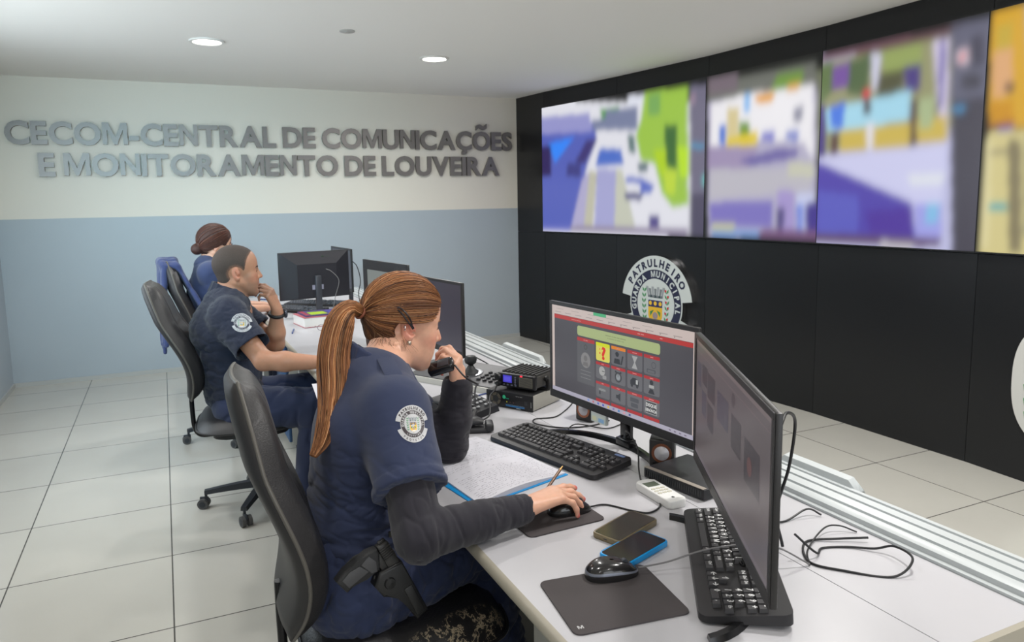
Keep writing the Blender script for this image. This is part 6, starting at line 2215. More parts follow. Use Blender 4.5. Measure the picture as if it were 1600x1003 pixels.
    q.tube([TW @ Vector((0, .0155 * math.cos(a), .0155 * math.sin(a))) for a in np.linspace(0, 2 * PI, 25)], .0035, 8, M=Mt_)
    q.build('hair_tie', mat('hair_tie_brown', (128, 72, 50), .6), hair_root, 60)
    for (dy, dz) in ((.0, .0),):
        q = MB()
        loop = [(-.052, -.083, .046), (-.040, -.092, .036), (-.026, -.0945, .022), (-.014, -.0955, .010), (-.010, -.0950, .012), (-.020, -.0965, .028), (-.034, -.0945, .042), (-.048, -.088, .050), (-.052, -.083, .046)]
        q.tube(bez(loop, 4), .0019, 8, M=Mt_ @ Hm)
        q.tube([(-.016, -.0965, .014), (-.005, -.0955, .002)], .0036, 10, M=Mt_ @ Hm)
        q.build('hair_clip', mat('clip_black_lacquer', (32, 30, 36), .2, coat=.4), hair_root, 60)
    q = MB(); q.tube([(-.024 + .0 * a, -.084 + .005 * math.cos(a), .000 + .0062 * math.sin(a)) for a in np.linspace(0, 5.0, 16)], .0014, 8, M=Mt_ @ Hm); q.build('ear_cuff', mat('silver_jewel', (220, 220, 220), .2, 1.0), body, 60)
    q = MB(); q.lathe([(0, -.006), (.004, -.005), (.006, 0), (.004, .005), (0, .006)], 12, M=Mt_ @ Hm @ TR(-.006, -.0855, -.036)); q.build('earring', mat('pale_jewel', (190, 175, 160), .25, .7), body, 60)
    q = MB()
    Wt = frame(Vector((.7035, 1.850, .972)) - Vector(root), (wrL - elL), (1, 0, 0))
    q.tube([Wt @ Vector((0, .034 * math.cos(a), .030 * math.sin(a))) for a in np.linspace(0, 2 * PI, 33)], .0022, 8)
    q.build('wrist_band', mat('wristband', (30, 30, 34), .4), body, 60)
    return body, Mr_, Ml_, tipsR, root, Hm


W1, W1_MR, W1_ML, W1_TR, W1_root, W1_H = woman_front()

# pen between the fingers of her right hand
_p0 = W1_MR @ Vector((.078, .042, -.004))
_p1 = W1_MR @ Vector((.160, .074, .026))
PEN_ROOT.location = _p0
_d = _p1 - _p0
MB().tube([Vector((0, 0, 0)), _d * .82], .0038, 10).build('barrel', mat('pen_brown', (120, 96, 80), .3, .4), PEN_ROOT)
MB().tube([_d * .82, _d], [.0036, .001], 10).build('tip', mat('pen_gold', (190, 150, 90), .3, .7), PEN_ROOT)

# handset microphone held under her chin
t = thing('handset_microphone', 'small glossy black microphone held under the front woman\'s chin', 'microphone', (.655, 1.815, 1.045))
Mm = frame((0, 0, 0), (.75, -.5, .28), (.35, .75, .5))
MB().box((-.042, -.020, -.013), (.030, .020, .013), M=Mm, r=.008, seg=3).build('housing', mat('mic_gloss_black', (22, 22, 25), .18, coat=.3), t)
MB().box((-.012, -.014, .0125), (.020, .014, .0150), M=Mm, r=.002).build('talk_button', mat('mic_button', (60, 62, 68), .3), t)
cord('black cord looping from the held microphone round the wrist', [(.680, 1.795, 1.05), (.70, 1.775, 1.02), (.735, 1.785, .995), (.76, 1.83, .98), (.775, 1.88, .96), (.80, 1.95, .92), (.84, 2.05, .86), (.86, 2.14, .84), (.88, 2.24, .81)], .0026)

# ------------------------------------------------------------------ pistol in its holster on her right hip
gp = Vector((.396, 1.448, .712))
gt = thing('holstered_pistol', 'black pistol in an open holster on the front woman\'s right hip', 'pistol', tuple(gp))
gx = Vector((.40, -.05, -.90)).normalized()      # barrel runs down and forward
gy = Vector((.90, .10, .40)).normalized()
GM = frame((0, 0, 0), gx, gy)                     # x barrel, y towards front of gun, z outwards
if GM.col[2].y > 0:
    GM = frame((0, 0, 0), gx, gy) @ Matrix.Scale(-1, 4, (0, 0, 1))
sl = MB()
sl.box((-.060, -.013, -.013), (.090, .013, .013), M=GM, r=.003)
sl.box((-.066, -.006, -.004), (-.056, .010, .004), M=GM, r=.001)
sl.build('slide', M_gun, gt)
for k in range(6):
    MB().box((-.054 + k * .005, -.0125, .0125), (-.0515 + k * .005, .012, .0145), M=GM).build('slide_serration', M_gun, gt, 0)
MB().box((-.078, -.004, -.004), (-.066, .004, .004), M=GM @ TR(0, -.008, 0, rz=-.5), r=.001).build('hammer', M_gun, gt, 40)
fr = MB()
fr.prism([(-.045, -.012), (.03, -.012), (.03, -.024), (-.030, -.028), (-.050, -.020)], -.010, .010, M=GM, r=.002)
fr.build('gun_frame', M_gun, gt)
gpz = MB()
pts = [(-.048, -.014), (-.014, -.030), (-.022, -.060), (-.022, -.085), (-.018, -.108), (-.052, -.116), (-.062, -.090), (-.060, -.060), (-.066, -.036), (-.060, -.014)]
gpz.prism(pts, -.0145, .0145, M=GM, r=.005, seg=3)
gpz.build('grip', mat('grip_black', (36, 36, 37), .5, bump=.4, bscale=700), gt, 50)
gi = MB()
gi.prism([(-.030, -.050), (-.028, -.080), (-.026, -.100), (-.048, -.105), (-.054, -.085), (-.052, -.062)], .0143, .0162, M=GM, r=.001)
gi2 = MB()
gi2.prism([(-.018, -.036), (-.024, -.048), (-.052, -.058), (-.058, -.036), (-.040, -.028)], -.0, .0162, M=GM @ TR(0, 0, .0003), r=.001)
gi2.build('grip_panel', mat('grip_panel_grey', (70, 70, 72), .6), gt, 50)
gi.build('grip_panel', mat('grip_panel_grey', (70, 70, 72), .6), gt, 50)
tg = MB()
tg.tube([GM @ Vector(p) for p in ((-.012, -.024, 0), (-.004, -.045, 0), (.016, -.052, 0), (.030, -.042, 0), (.034, -.024, 0))], .0032, 8)
tg.build('trigger_guard', M_gun, gt, 60)
hs = MB()
hs.prism([(-.005, .018), (.125, .018), (.130, -.012), (.055, -.022), (.038, -.050), (.006, -.056), (-.014, -.034)], -.018, .020, M=GM, r=.006, seg=3)
hs.box((.05, -.008, .018), (.118, .012, .023), M=GM, r=.002)
hs.build('holster', M_holster, gt, 50)
q = MB()
q.lathe([(0, 0), (.013, 0), (.011, .006), (0, .007)], 20, M=GM @ TR(.018, -.026, .019))
q.build('holster_knob', M_holster, gt, 50)
MB().box((-.02, -.03, -.045), (.07, .02, -.019), M=GM, r=.004).build('belt_paddle', M_holster, gt, 50)


# ------------------------------------------------------------------ the man
def man():
    root = (.27, 3.66, .50)
    SK = (176, 128, 102)
    Hm = HM((.303, 3.665, 1.170), (.995, -.02, .02), s=1.0)
    neck = (.255, 3.675, 1.055)
    shR, shL = Vector((.238, 3.50, .985)), Vector((.262, 3.855, .985))
    elR, wrR = Vector((.362, 3.33, .800)), Vector((.600, 3.20, .792))
    elL, wrL = Vector((.470, 3.755, .793)), Vector((.476, 3.690, .970))
    hpR, hpL = Vector((.29, 3.575, .53)), Vector((.29, 3.76, .53))
    knR, knL = Vector((.60, 3.40, .545)), Vector((.66, 3.73, .545))
    ftR, ftL = Vector((.53, 3.42, .09)), Vector((.62, 3.74, .09))
    b = SDF()
    head_sdf(b, Hm, False, neck, (.056, .062))
    b.cone(neck, (.25, 3.675, 1.0), .062, .10, k=.03, side=(0, 1, 0), flat=1.5)
    b.cone((.24, 3.675, .98), (.27, 3.67, .60), .11, .115, k=.04, side=(0, 1, 0), flat=1.3)
    for sh, el, wr in ((shR, elR, wrR), (shL, elL, wrL)):
        b.cone((.25, 3.675, .99), sh, .06, .058, k=.03)
        d = (wr - el)
        b.chain([sh, el], [.052, .042], k=.015)
        b.chain([el, el + d * .35, wr], [.041, .043, .027], k=.02)
    for hp, kn, ft in ((hpR, knR, ftR), (hpL, knL, ftL)):
        b.chain([hp, kn, ft], [.085, .060, .04], k=.02)
    fx = (wrR - elR).normalized() + Vector((.2, .1, -.12))
    Mr_ = frame(wrR + Vector((.015, -.006, 0)), fx, Vector((.5, .85, 0)))
    if Mr_.col[2].z < 0:
        Mr_ = frame(wrR + Vector((.015, -.006, 0)), fx, Vector((-.5, -.85, 0)))
    hand_sdf(b, Mr_, [(10, 15, 8), (14, 16, 8), (18, 20, 10), (22, 24, 14)], spread=4, s=1.02)
    fl = Vector((-.36, -.10, .92)).normalized()
    Ml_ = left_frame(wrL + Vector((0, 0, .012)), fl, Vector((.72, -.62, .3)))
    hand_sdf(b, Ml_, [(38, 34, 16), (46, 44, 22), (52, 54, 28), (58, 64, 34)], spread=5, s=.98,
             thumb=[(.018, .020, -.004), (.046, .046, -.010), (.068, .060, -.022), (.088, .062, -.038)])

    def colour(V):
        col = skincol(SK)(V)
        col = face_colours(col, V, Hm, (172, 108, 98), (196, 120, 98), (96, 78, 68))
        L = local(V, Hm)
        return col
    body = b.mesh('person', M_skin, .0034, smooth_it=2, color=colour, root=root)
    tag(body, 'man with shaved dark hair in navy uniform, resting chin on his hand', 'person')
    face_bits(body, Hm, root, (50, 38, 32), (50, 36, 28))
    # short cropped hair
    h = SDF()
    h.ell((-.012, 0, .041), (.0985, .0785, .0905), k=.003, M=Hm)
    H3 = lambda p: Hm @ Vector(p)
    h.ell((-.040, 0, -.026), (.050, .059, .050), k=.02, M=Hm)
    h.cone(H3((.118, 0, -.03)), H3((.128, 0, -.14)), .082, .11, op='-', k=.006)
    h.ell((.028, 0, .036), (.0605, .0665, .0735), k=.02, M=Hm)
    h.cone(H3((.116, -.09, .030)), H3((.116, .09, .030)), .075, .075, op='-', k=.006)
    h.cone(H3((.085, -.09, -.01)), H3((.085, .09, -.01)), .040, .040, op='-', k=.006)
    h.cone(H3((.014, -.10, -.058)), H3((.014, .10, -.058)), .052, .052, op='-', k=.006)
    h.cone(H3((-.012, -.10, .0)), H3((-.012, .10, .0)), .030, .030, op='-', k=.006)
    h.cone(H3((.0, -.10, -.125)), H3((.0, .10, -.125)), .064, .064, op='-', k=.01)
    cuts = [p for p in h.P if (p[8] if p[0] == 'c' else p[5]) == '-']

    def fade(V):
        d = np.full(len(V), 1.0)
        for p in cuts:
            d = np.minimum(d, h.val(V[:, 0], V[:, 1], V[:, 2], p)[0])
        t = np.clip((d + .003 + .003 * vnoise(V * 300)) / .020, 0, 1)[:, None]
        return np.array(lin((158, 114, 92))[:3]) * (1 - t) ** 1.5 + (1 - (1 - t) ** 1.5) * np.array(lin((70, 60, 55))[:3])
    h.mesh('cropped_hair', mat('cropped_hair', (66, 57, 52), .8, noise=.3, nscale=260, bump=.9, bscale=500, vcol=True), .0024, body, 1, root=root, color=fade)
    # shirt
    s = SDF()
    s.cone((.245, 3.675, 1.02), (.225, 3.675, .90), .100, .132, k=.05, side=(0, 1, 0), flat=1.45)
    s.cone((.222, 3.675, .90), (.25, 3.67, .62), .135, .135, k=.05, side=(0, 1, 0), flat=1.3)
    for sh, el, t_, r0, r1 in ((shR, elR, .70, .080, .086), (shL, elL, .62, .076, .080)):
        s.cone((.25, 3.675, 1.0), sh, .074, .072, k=.05)
        e = sh.lerp(el, t_)
        ax = (el - sh).normalized()
        e2 = sh.lerp(el, t_ + .3)
        s.cone(sh, e2, r0, r1, k=.03, clip=[(tuple(e), tuple(-ax))])
        s.cone(e - ax * .05, e2 + ax * .1, r1 - .010, r1 - .006, op='-', k=.002)
    s.cone((.262, 3.675, 1.045), (.32, 3.67, 1.15), .064, .072, op='-', k=.004)
    dsp = lambda V, N: folds(np.array([[1, 0, 1.0], [0, .5, 0], [-.7, 0, 1.6]]), .0075, 12, .45, 11)(V, N) * np.clip((1.02 - V[:, 2]) / .2, .15, 1.1) + folds(np.array([[1, 0, 1.0], [0, .5, 0], [-.7, 0, 1.6]]), .003, 28, .4, 4)(V, N)
    shirt = s.mesh('shirt', M_uniform2, .0045, body, 2, root=root, disp=dsp)
    c_ = SDF()
    for k in range(14):
        a0, a1 = [math.radians(-150 + 300 * q / 14) for q in (k, k + 1)]

        def cp(a, up):
            r = .073 + .008 * (1 - up)
            f_ = Vector((math.cos(a + PI), math.sin(a + PI), 0))
            return Vector((.266, 3.675, 1.060)) + Vector((f_.x * r, f_.y * r * 1.05, .046 * up - .012 - f_.x * .034))
        for t_ in np.linspace(0, 1, 8):
            c_.cone(cp(a0, 0).lerp(cp(a0, 1), t_), cp(a1, 0).lerp(cp(a1, 1), t_), .004, .004, k=.006)
            q0 = cp(a0, .1) + (cp(a0, .1) - Vector((.266, 3.675, cp(a0, .1).z))).normalized() * .015
            q1 = cp(a1, .1) + (cp(a1, .1) - Vector((.266, 3.675, cp(a1, .1).z))).normalized() * .015
            c_.cone(cp(a0, 1).lerp(q0, t_), cp(a1, 1).lerp(q1, t_), .004, .004, k=.006)
    c_.mesh('collar', M_uniform2, .003, body, 2, root=root)
    q = MB()
    q.tube([(.25, 3.60, 1.085), (.245, 3.56, 1.076), (.242, 3.51, 1.062), (.238, 3.465, 1.040)], .022, 8, M=Matrix.Translation(-Vector(root)), flat=(.2, 1), up=(0, 0, 1))
    q.build('shoulder_strap', M_uniform2, body, 60)
    project_patch(body, root, shirt, Vector((.285, 3.36, .975)), (.0, -.97, .25), (.1, 0, 1), .05, emblem_face(.045, (180, 182, 186), (52, 54, 70), 'PATRULHEIRO', 'GUARDA MUNICIPAL', 'LOUVEIRA', 'PROTETOR', gap=.0004))
    # trousers
    s = SDF()
    s.cone((.26, 3.59, .555), (.26, 3.75, .555), .115, .115, k=.04)
    for hp, kn, ft in ((hpR, knR, ftR), (hpL, knL, ftL)):
        s.chain([hp, kn], [.108, .086], k=.04)
        s.chain([kn, ft], [.084, .064], k=.02)
    s.mesh('trousers', M_trouser, .006, body, 2, root=root, disp=folds(np.array([[1.2, .8, 0], [-.8, .9, .4], [0, .3, 1]]), .006, 9, .6, 2))
    for ft in (ftR, ftL):
        s = SDF()
        s.cone(ft + Vector((0, 0, .03)), ft + Vector((.0, 0, -.04)), .050, .048, k=.02)
        s.cone(ft + Vector((0, 0, -.04)), ft + Vector((.18, 0, -.05)), .048, .038, k=.03, side=(0, 1, 0), flat=1.1)
        s.mesh('boot', M_boot, .007, body, 1, root=root)
    # watch on the left wrist
    ax = (wrL - elL).normalized()
    wc = wrL - ax * .020 - Vector(root)
    Wt = frame(wc, ax, (1, 0, 0))
    q = MB(); q.tube([Wt @ Vector((0, .034 * math.cos(a), .033 * math.sin(a))) for a in np.linspace(0, 2 * PI, 33)], .009, 8, flat=(1.0, .34) if False else None); 
    q.build('watch_strap', mat('watch_black', (24, 24, 26), .45), body, 60)
    q = MB(); q.lathe([(0, 0), (.021, 0), (.021, .008), (.017, .012), (0, .012)], 24, M=Wt @ TR(0, .038, 0) @ Matrix.Rotation(-PI / 2, 4, 'X')); q.build('watch_case', mat('watch_case', (60, 64, 74), .3, .5), body, 60)
    return body


MAN = man()


def woman_far():
    root = (.27, 5.0, .50)
    Hm = HM((.292, 5.0, 1.238), (.985, .05, -.12), s=.98)
    neck = (.245, 5.0, 1.13)
    shR, shL = Vector((.238, 4.835, 1.075)), Vector((.25, 5.165, 1.075))
    elR, wrR = Vector((.360, 4.86, .83)), Vector((.585, 5.12, .795))
    elL, wrL = Vector((.42, 5.26, .81)), Vector((.60, 5.33, .79))
    b = SDF()
    head_sdf(b, Hm, True, neck, (.046, .052))
    b.cone((.25, 5.0, 1.06), (.27, 5.0, .62), .10, .11, k=.04, side=(0, 1, 0), flat=1.3)
    for sh, el, wr in ((shR, elR, wrR), (shL, elL, wrL)):
        b.cone((.25, 5.0, 1.08), sh, .05, .045, k=.03)
        b.chain([sh, el, wr], [.044, .036, .024], k=.015)
        fx = (wr - el).normalized() + Vector((.2, 0, -.1))
        M_ = frame(wr + fx * .015, fx, Vector((-.3, .9, 0)) if sh is shR else Vector((.3, -.9, 0)))
        if M_.col[2].z < 0:
            M_ = M_ @ Matrix.Rotation(PI, 4, 'X')
        if sh is shL:
            M_ = left_frame(wr + fx * .015, fx, (0, 0, 1))
        hand_sdf(b, M_, [(12, 16, 8), (16, 18, 10), (20, 22, 12), (24, 26, 14)], spread=5, s=.92)
    for y in (4.9, 5.1):
        b.chain([(.28, y, .55), (.66, y, .55), (.64, y, .1)], [.08, .055, .038], k=.02)
    body = b.mesh('person', M_skin, .005, smooth_it=1, color=lambda V: face_colours(skincol((214, 166, 140))(V), V, Hm, (180, 100, 96), (214, 134, 116)), root=root)
    tag(body, 'woman with brown hair bun and spectacles at the far end of the desk', 'person')
    face_bits(body, Hm, root, (70, 44, 34))
    s = SDF()
    s.cone((.24, 5.0, 1.10), (.245, 5.0, .95), .082, .125, k=.05, side=(0, 1, 0), flat=1.4)
    s.cone((.245, 5.0, .95), (.27, 5.0, .62), .125, .13, k=.05, side=(0, 1, 0), flat=1.25)
    for sh, el in ((shR, elR), (shL, elL)):
        s.cone((.25, 5.0, 1.085), sh, .058, .060, k=.05)
        e = sh.lerp(el, .52); ax = (el - sh).normalized(); e2 = sh.lerp(el, .8)
        s.cone(sh, e2, .062, .064, k=.03, clip=[(tuple(e), tuple(-ax))])
        s.cone(e - ax * .04, e2 + ax * .1, .055, .058, op='-', k=.002)
    s.cone((.255, 5.0, 1.12), (.30, 5.0, 1.22), .056, .06, op='-', k=.004)
    s.mesh('shirt', mat('blue_tshirt', (50, 62, 98), .85, bump=.2, bscale=600, sheen=.15), .006, body, 2, root=root, disp=folds(np.array([[1, 0, .4], [0, .6, 0], [-.4, 0, 1.8]]), .004, 7, .5, 21))
    s = SDF()
    for y in (4.9, 5.1):
        s.chain([(.28, y, .55), (.66, y, .55), (.64, y, .1)], [.10, .078, .06], k=.03)
    s.cone((.27, 4.92, .57), (.27, 5.08, .57), .11, .11, k=.04)
    s.mesh('trousers', M_trouser, .009, body, 1, root=root)
    H3 = lambda p: Hm @ Vector(p)
    h = SDF()
    h.ell((-.012, 0, .038), (.106, .086, .100), k=.003, M=Hm)
    h.cone(H3((.118, 0, -.02)), H3((.115, 0, -.14)), .083, .10, op='-', k=.006)
    h.cone(H3((.012, -.10, -.02)), H3((.012, .10, -.02)), .036, .036, op='-', k=.008)
    h.cone(H3((.03, -.10, -.075)), H3((.03, .10, -.075)), .066, .066, op='-', k=.008)
    h.cone(H3((-.02, -.10, -.125)), H3((-.02, .10, -.125)), .050, .050, op='-', k=.01)
    h.ell(H3((-.108, 0, -.035)), (.038, .042, .036), k=.012)
    h.mesh('hair', mat('brown_hair', (66, 40, 34), .5, noise=.35, nscale=26, stretch=(1, 1, 6), bump=.6, bscale=160), .0045, body, 1, root=root)
    rn = np.random.RandomState(9)
    pal = np.array([lin(c)[:3] for c in ((86, 52, 42), (70, 42, 36), (104, 66, 52), (58, 36, 32), (92, 58, 46), (80, 48, 40), (112, 72, 56))])
    swept_hair([o for o in body.children if o.name.startswith('hair')][0], root, Hm, np.array([-.108, 0, -.030]), np.array([-.012, 0, .038]), np.array([.109, .089, .103]), 1100, pal, rn, .0012, .002)
    Mi = Matrix.Translation(-Vector(root)) @ Hm
    for s_ in (-1, 1):
        q = MB()
        q.tube([(.098, s_ * (.030 + .021 * math.cos(a)), .003 + .017 * math.sin(a)) for a in np.linspace(0, 2 * PI, 21)], .0016, 6, M=Mi)
        q.tube([(.098, s_ * .051, .006), (.05, s_ * .075, .006), (-.005, s_ * .082, .006)], .0014, 6, M=Mi)
        q.build('spectacle_frame', mat('spectacle_metal', (70, 60, 60), .35, .6), body, 60)
    return body


FAR = woman_far()
# ================================================================== OFFICE CHAIRS
M_leather = mat('black_chair_leather', (44, 43, 44), .42, noise=.08, nscale=40, bump=.35, bscale=350)
M_shell = mat('chair_shell_plastic', (38, 37, 38), .5)
M_piping = mat('worn_edge_trim', (86, 83, 78), .35, noise=.2, nscale=20)
M_base = mat('chair_base_plastic', (46, 50, 56), .45)
M_metal = mat('chair_black_metal', (30, 30, 32), .25, .5)
M_caster = mat('caster_grey', (78, 78, 78), .55)


def worn_leather():
    m = mat('cracked_black_leather', (34, 33, 34), .36, noise=.1, nscale=40, bump=.5, bscale=160)
    nt = m.node_tree
    b = nt.nodes['Principled BSDF']
    src = b.inputs['Base Color'].links[0].from_socket
    tc = nt.nodes.new('ShaderNodeTexCoord')

    def math_(op, a, c=None, clamp=False):
        n = nt.nodes.new('ShaderNodeMath'); n.operation = op; n.use_clamp = clamp
        for i, v in enumerate((a, c)):
            if v is None:
                continue
            if isinstance(v, (int, float)):
                n.inputs[i].default_value = v
            else:
                nt.links.new(v, n.inputs[i])
        return n.outputs[0]
    n1 = nt.nodes.new('ShaderNodeTexNoise'); n1.inputs['Scale'].default_value = 15; n1.inputs['Detail'].default_value = 9; n1.inputs['Roughness'].default_value = .72
    mp = nt.nodes.new('ShaderNodeMapping'); mp.inputs['Scale'].default_value = (1.4, .8, 1.4); mp.inputs['Rotation'].default_value = (0, 0, .6)
    nt.links.new(tc.outputs['Object'], mp.inputs[0]); nt.links.new(mp.outputs[0], n1.inputs['Vector'])
    ridge = math_('ABSOLUTE', math_('SUBTRACT', n1.outputs[0], .5))
    n2 = nt.nodes.new('ShaderNodeTexNoise'); n2.inputs['Scale'].default_value = 5.5; n2.inputs['Detail'].default_value = 3
    nt.links.new(tc.outputs['Object'], n2.inputs['Vector'])
    sp = nt.nodes.new('ShaderNodeSeparateXYZ'); nt.links.new(tc.outputs['Object'], sp.inputs[0])
    # wear along the front right border of the seat
    dx = math_('SUBTRACT', sp.outputs[0], .12)
    dy = math_('ADD', sp.outputs[1], math_('ADD', .235, math_('MULTIPLY', sp.outputs[0], -.25)))
    r2 = math_('ADD', math_('MULTIPLY', math_('MULTIPLY', dx, dx), 34.0), math_('MULTIPLY', math_('MULTIPLY', dy, dy), 420.0))
    reg = math_('SUBTRACT', 1.0, r2, True)
    width = math_('MULTIPLY', math_('MULTIPLY', reg, math_('GREATER_THAN', n2.outputs[0], .42)), .017)
    crack = math_('LESS_THAN', ridge, width)
    mx = nt.nodes.new('ShaderNodeMix'); mx.data_type = 'RGBA'
    nt.links.new(crack, mx.inputs[0]); nt.links.new(src, mx.inputs[6]); mx.inputs[7].default_value = lin((176, 160, 134))
    nt.links.new(mx.outputs[2], b.inputs['Base Color'])
    nt.links.new(math_('ADD', math_('MULTIPLY', crack, .45), .36), b.inputs['Roughness'])
    return m


def back_surface(u, v):
    """centre surface of the backrest in chair space; u -1..1 across, v 0..1 upwards"""
    z = .60 + v * .555
    x = -.255 + .038 * math.sin(PI * min(1, v * 1.45)) * (1 - v) * 1.6 - .085 * v ** 1.6
    prof = [.150, .185, .205, .218, .222, .220, .212, .198, .178, .148, .105]
    p = v * 10
    i = min(9, int(p))
    w = prof[i] + (prof[i + 1] - prof[i]) * (p - i)
    x += .010 * abs(u) ** 2.2
    return Vector((x, u * w, z))


def make_chair(name, label, group, seat_mat):
    t = thing(name, label, 'chair', (0, 0, 0), 0, group)
    NU, NV = 26, 34
    pivot = Vector((-.25, 0, .60))

    def sheet(front, th):
        vs, fs = [], []
        for side in (0, 1):
            for j in range(NV + 1):
                for i in range(NU + 1):
                    u, v = -1 + 2 * i / NU, j / NV
                    e = max(0, (1 - abs(u) ** 5)) ** .5 * max(0, 1 - abs(2 * v - 1) ** 9) ** .5
                    p = back_surface(u, v)
                    if front:
                        d = th * e if side == 0 else -.004 * e
                        if side == 0:
                            g = 0
                            for uu in (-.55, .55):
                                g += math.exp(-((u - uu) / .035) ** 2)
                            for vv in (.30, .46, .62):
                                g += .8 * math.exp(-((v - vv) / .010) ** 2) * (1 if abs(u) < .55 else 0)
                            d -= .007 * min(1, g) * e
                    else:
                        d = -.004 - .0 if side == 0 else -(.010 + th * e)
                    vs.append(p + Vector((d, 0, 0)) - pivot)
            n0 = side * (NU + 1) * (NV + 1)
            for j in range(NV):
                for i in range(NU):
                    q = (n0 + j * (NU + 1) + i, n0 + j * (NU + 1) + i + 1, n0 + (j + 1) * (NU + 1) + i + 1, n0 + (j + 1) * (NU + 1) + i)
                    fs.append(q if side == 0 else q[::-1])
        K = (NU + 1) * (NV + 1)
        bd = [i for i in range(NU + 1)] + [(j + 1) * (NU + 1) - 1 for j in range(1, NV + 1)] + [NV * (NU + 1) + i for i in range(NU - 1, -1, -1)] + [j * (NU + 1) for j in range(NV - 1, 0, -1)]
        for q in range(len(bd)):
            a, b = bd[q], bd[(q + 1) % len(bd)]
            fs.append((b, a, a + K, b + K))
        return vs, fs, bd
    vs, fs, bd = sheet(True, .052)
    bk = MB().add(vs, fs).build('backrest', M_leather, t, 60)
    bk.location = pivot
    v2, f2, _ = sheet(False, .022)
    MB().add(v2, f2).build('back_shell', M_shell, bk, 60)
    loop = []
    for q in bd:
        i, j = q % (NU + 1), q // (NU + 1)
        loop.append(back_surface(-1 + 2 * i / NU, j / NV) + Vector((-.004, 0, 0)) - pivot)
    loop.append(loop[0])
    MB().tube(loop, .0045, 8).build('edge_piping', M_piping, bk, 60)
    # seat cushion
    NA, NR = 56, 9
    vs, fs = [], []
    for side in (1, -1):
        for r in range(NR + 1):
            q = r / NR
            for k in range(NA):
                a = 2 * PI * k / NA
                cx, sy = math.cos(a), math.sin(a)
                x = math.copysign(abs(cx) ** .55, cx) * .245 * q
                y = math.copysign(abs(sy) ** .55, sy) * .250 * q
                h = (1 - q ** 6) ** .5
                z = .455 + (.050 * h + .012 * q * q * (1 - q ** 8) if side > 0 else -.022 * h)
                z -= .018 * max(0, x / .245) ** 3
                vs.append((x, y, z))
    K = (NR + 1) * NA
    for s_ in (0, 1):
        for r in range(NR):
            for k in range(NA):
                q = (s_ * K + r * NA + k, s_ * K + r * NA + (k + 1) % NA, s_ * K + (r + 1) * NA + (k + 1) % NA, s_ * K + (r + 1) * NA + k)
                fs.append(q[::-1] if s_ == 0 else q)
    seat = MB().add(vs, fs).build('seat', seat_mat, t, 60)
    lp = []
    for k in range(NA + 1):
        a = 2 * PI * k / NA
        cx, sy = math.cos(a), math.sin(a)
        x = math.copysign(abs(cx) ** .55, cx) * .246
        lp.append((x, math.copysign(abs(sy) ** .55, sy) * .251, .455 - .018 * max(0, x / .245) ** 3))
    MB().tube(lp, .005, 6).build('seat_piping', M_shell, seat, 60)
    pan = MB().prism(rrect(.34, .34, .06), .405, .436, r=.006)
    pan.box((-.10, -.07, .375), (.10, .07, .405), r=.008)
    pan.build('seat_pan', M_shell, t, 40)
    MB().tube(bez([(-.10, 0, .40), (-.20, 0, .390), (-.240, 0, .40), (-.258, 0, .44), (-.262, 0, .52), (-.262, 0, .63)], 6), .011, 10).build('back_support', M_metal, t, 60)
    MB().tube([(.02, -.09, .392), (.02, -.17, .388), (.03, -.215, .384)], .006, 8).build('lever', M_metal, t, 60)
    MB().lathe([(0, .10), (.030, .10), (.030, .24), (.018, .245), (.018, .38), (0, .38)], 24).build('gas_column', M_metal, t, 40)
    MB().lathe([(0, .062), (.045, .066), (.048, .105), (.036, .125), (0, .125)], 24).build('base_hub', M_base, t, 40)
    for k in range(5):
        a = math.radians(72 * k + 36)
        M = Matrix.Rotation(a, 4, 'Z')
        lg = MB()
        n = 8
        vs = []
        for i in range(n + 1):
            q = i / n
            x = .035 + .255 * q
            zt = .118 - .026 * q ** 1.4
            w = .024 - .008 * q
            h = .034 - .014 * q
            vs += [(x, -w, zt - h), (x, w, zt - h), (x, w * .8, zt), (x, -w * .8, zt)]
        fs = [(i * 4 + j, i * 4 + (j + 1) % 4, (i + 1) * 4 + (j + 1) % 4, (i + 1) * 4 + j) for i in range(n) for j in range(4)] + [(3, 2, 1, 0), (n * 4, n * 4 + 1, n * 4 + 2, n * 4 + 3)]
        lg.add(vs, fs, M=M)
        lg = lg.build('leg', M_base, t, 40)
        cs = MB()
        Mc = M @ TR(.285, 0, 0) @ Matrix.Rotation(.9 + k, 4, 'Z')
        for sy in (-1, 1):
            cs.tube([(-.012, sy * .007, .0255), (-.012, sy * .024, .0255)], .0255, 20, M=Mc, m=0)
            cs.tube([(-.012, sy * .0242, .0255), (-.012, sy * .0255, .0255)], .015, 16, M=Mc, m=1)
        cs.tube([(0, 0, .03), (0, 0, .088)], .007, 8, M=Mc, m=1)
        cs.box((-.030, -.006, .028), (.012, .006, .058), M=Mc, r=.003, m=1)
        cs.build('caster', [M_caster, M_base], lg, 40)
    return t


ch2 = make_chair('office_chair', 'black leather office chair under the seated man with grey piping', 'black leather office chairs', M_leather)


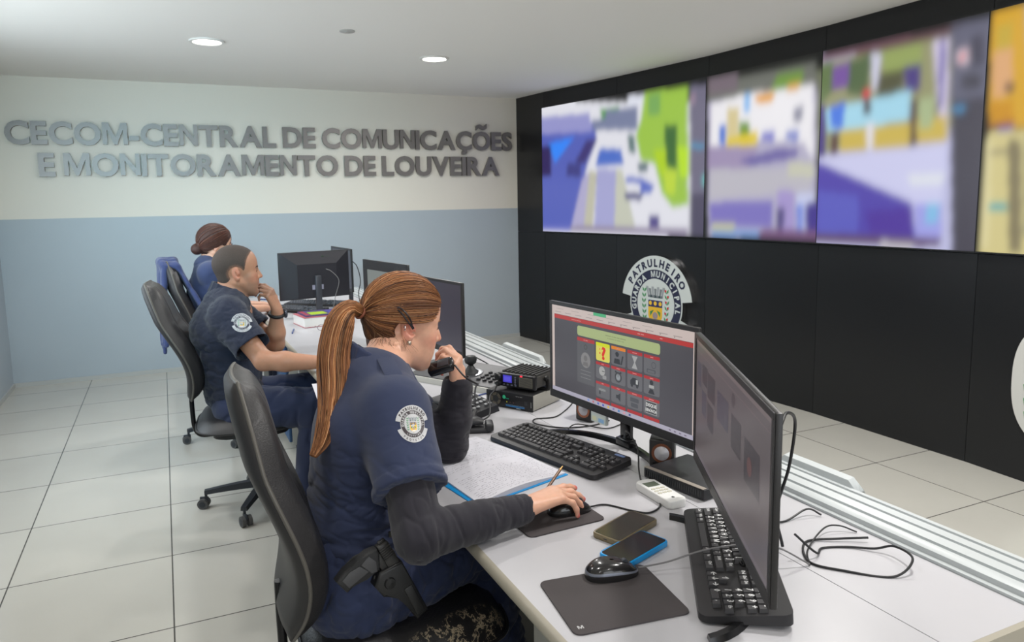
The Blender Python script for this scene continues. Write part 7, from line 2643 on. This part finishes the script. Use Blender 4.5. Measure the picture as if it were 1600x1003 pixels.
def place(o, x, y, rz, recl, hub=(0, 0), spin=0):
    o.location = (x, y, 0)
    o.rotation_euler = (0, 0, math.radians(rz))
    for c in o.children:
        n = c.name.split('.')[0]
        if n == 'backrest':
            c.rotation_euler = (0, math.radians(-recl), 0)
        if n in ('leg', 'base_hub', 'gas_column'):
            c.rotation_euler = (0, 0, math.radians(spin))
            c.location = (hub[0], hub[1], 0)


ch1 = copy_tree(ch2)
ch1['label'] = 'black leather office chair with cracked seat under the front woman'
for c in ch1.children:
    if c.name.startswith('seat.') or c.name == 'seat':
        c.data = c.data.copy()
        c.data.materials.clear()
        c.data.materials.append(worn_leather())
ch3 = copy_tree(ch2)
ch3['label'] = 'far office chair with a blue jacket hung over its back'
place(ch1, .445, 1.64, -3, -1, spin=20)
for c in ch1.children:
    if c.name.startswith('seat') and 'piping' not in c.name:
        c.location = (.022, .048, .022)
for c in ch1.children:
    if c.name.startswith('backrest'):
        c.location.z -= .035
place(ch2, .325, 3.685, -6, 8, (.05, .05), spin=-3)
place(ch3, .33, 4.97, 4, 0, spin=10)

# blue jacket over the back of the far chair
s = SDF()
B = lambda u, v: Matrix.Translation((.33, 4.97, 0)) @ Matrix.Rotation(math.radians(4), 4, 'Z') @ (back_surface(u, v) + Vector((.01, 0, 0)))
for u in np.linspace(-1.0, 1.0, 9):
    s.cone(B(u, .97) + Vector((.035, 0, .018 - .03 * abs(u) ** 3)), B(u, .97) + Vector((-.035, 0, .018 - .03 * abs(u) ** 3)), .014, .014, k=.03)
    s.cone(B(u, .97) + Vector((-.035, 0, .012 - .03 * abs(u) ** 3)), B(u, .97) + Vector((-.055, u * .03, -.50 - .04 * math.sin(u * 9))), .016, .013, k=.03)
    s.cone(B(u, .97) + Vector((.04, 0, .010 - .03 * abs(u) ** 3)), B(u, .5) + Vector((.085, 0, -.02)), .012, .009, k=.03)
jk = s.mesh('jacket', mat('blue_jacket_cloth', (50, 62, 104), .85, bump=.2, bscale=500, sheen=.2), .006, None, 1, root=(.0, 4.97, .8), disp=folds(np.array([[1, 0, 0], [0, 2.2, 0], [0, 0, .5]]), .009, 9, .5, 31))
tag(jk, 'blue jacket hanging over the back of the far chair', 'jacket')
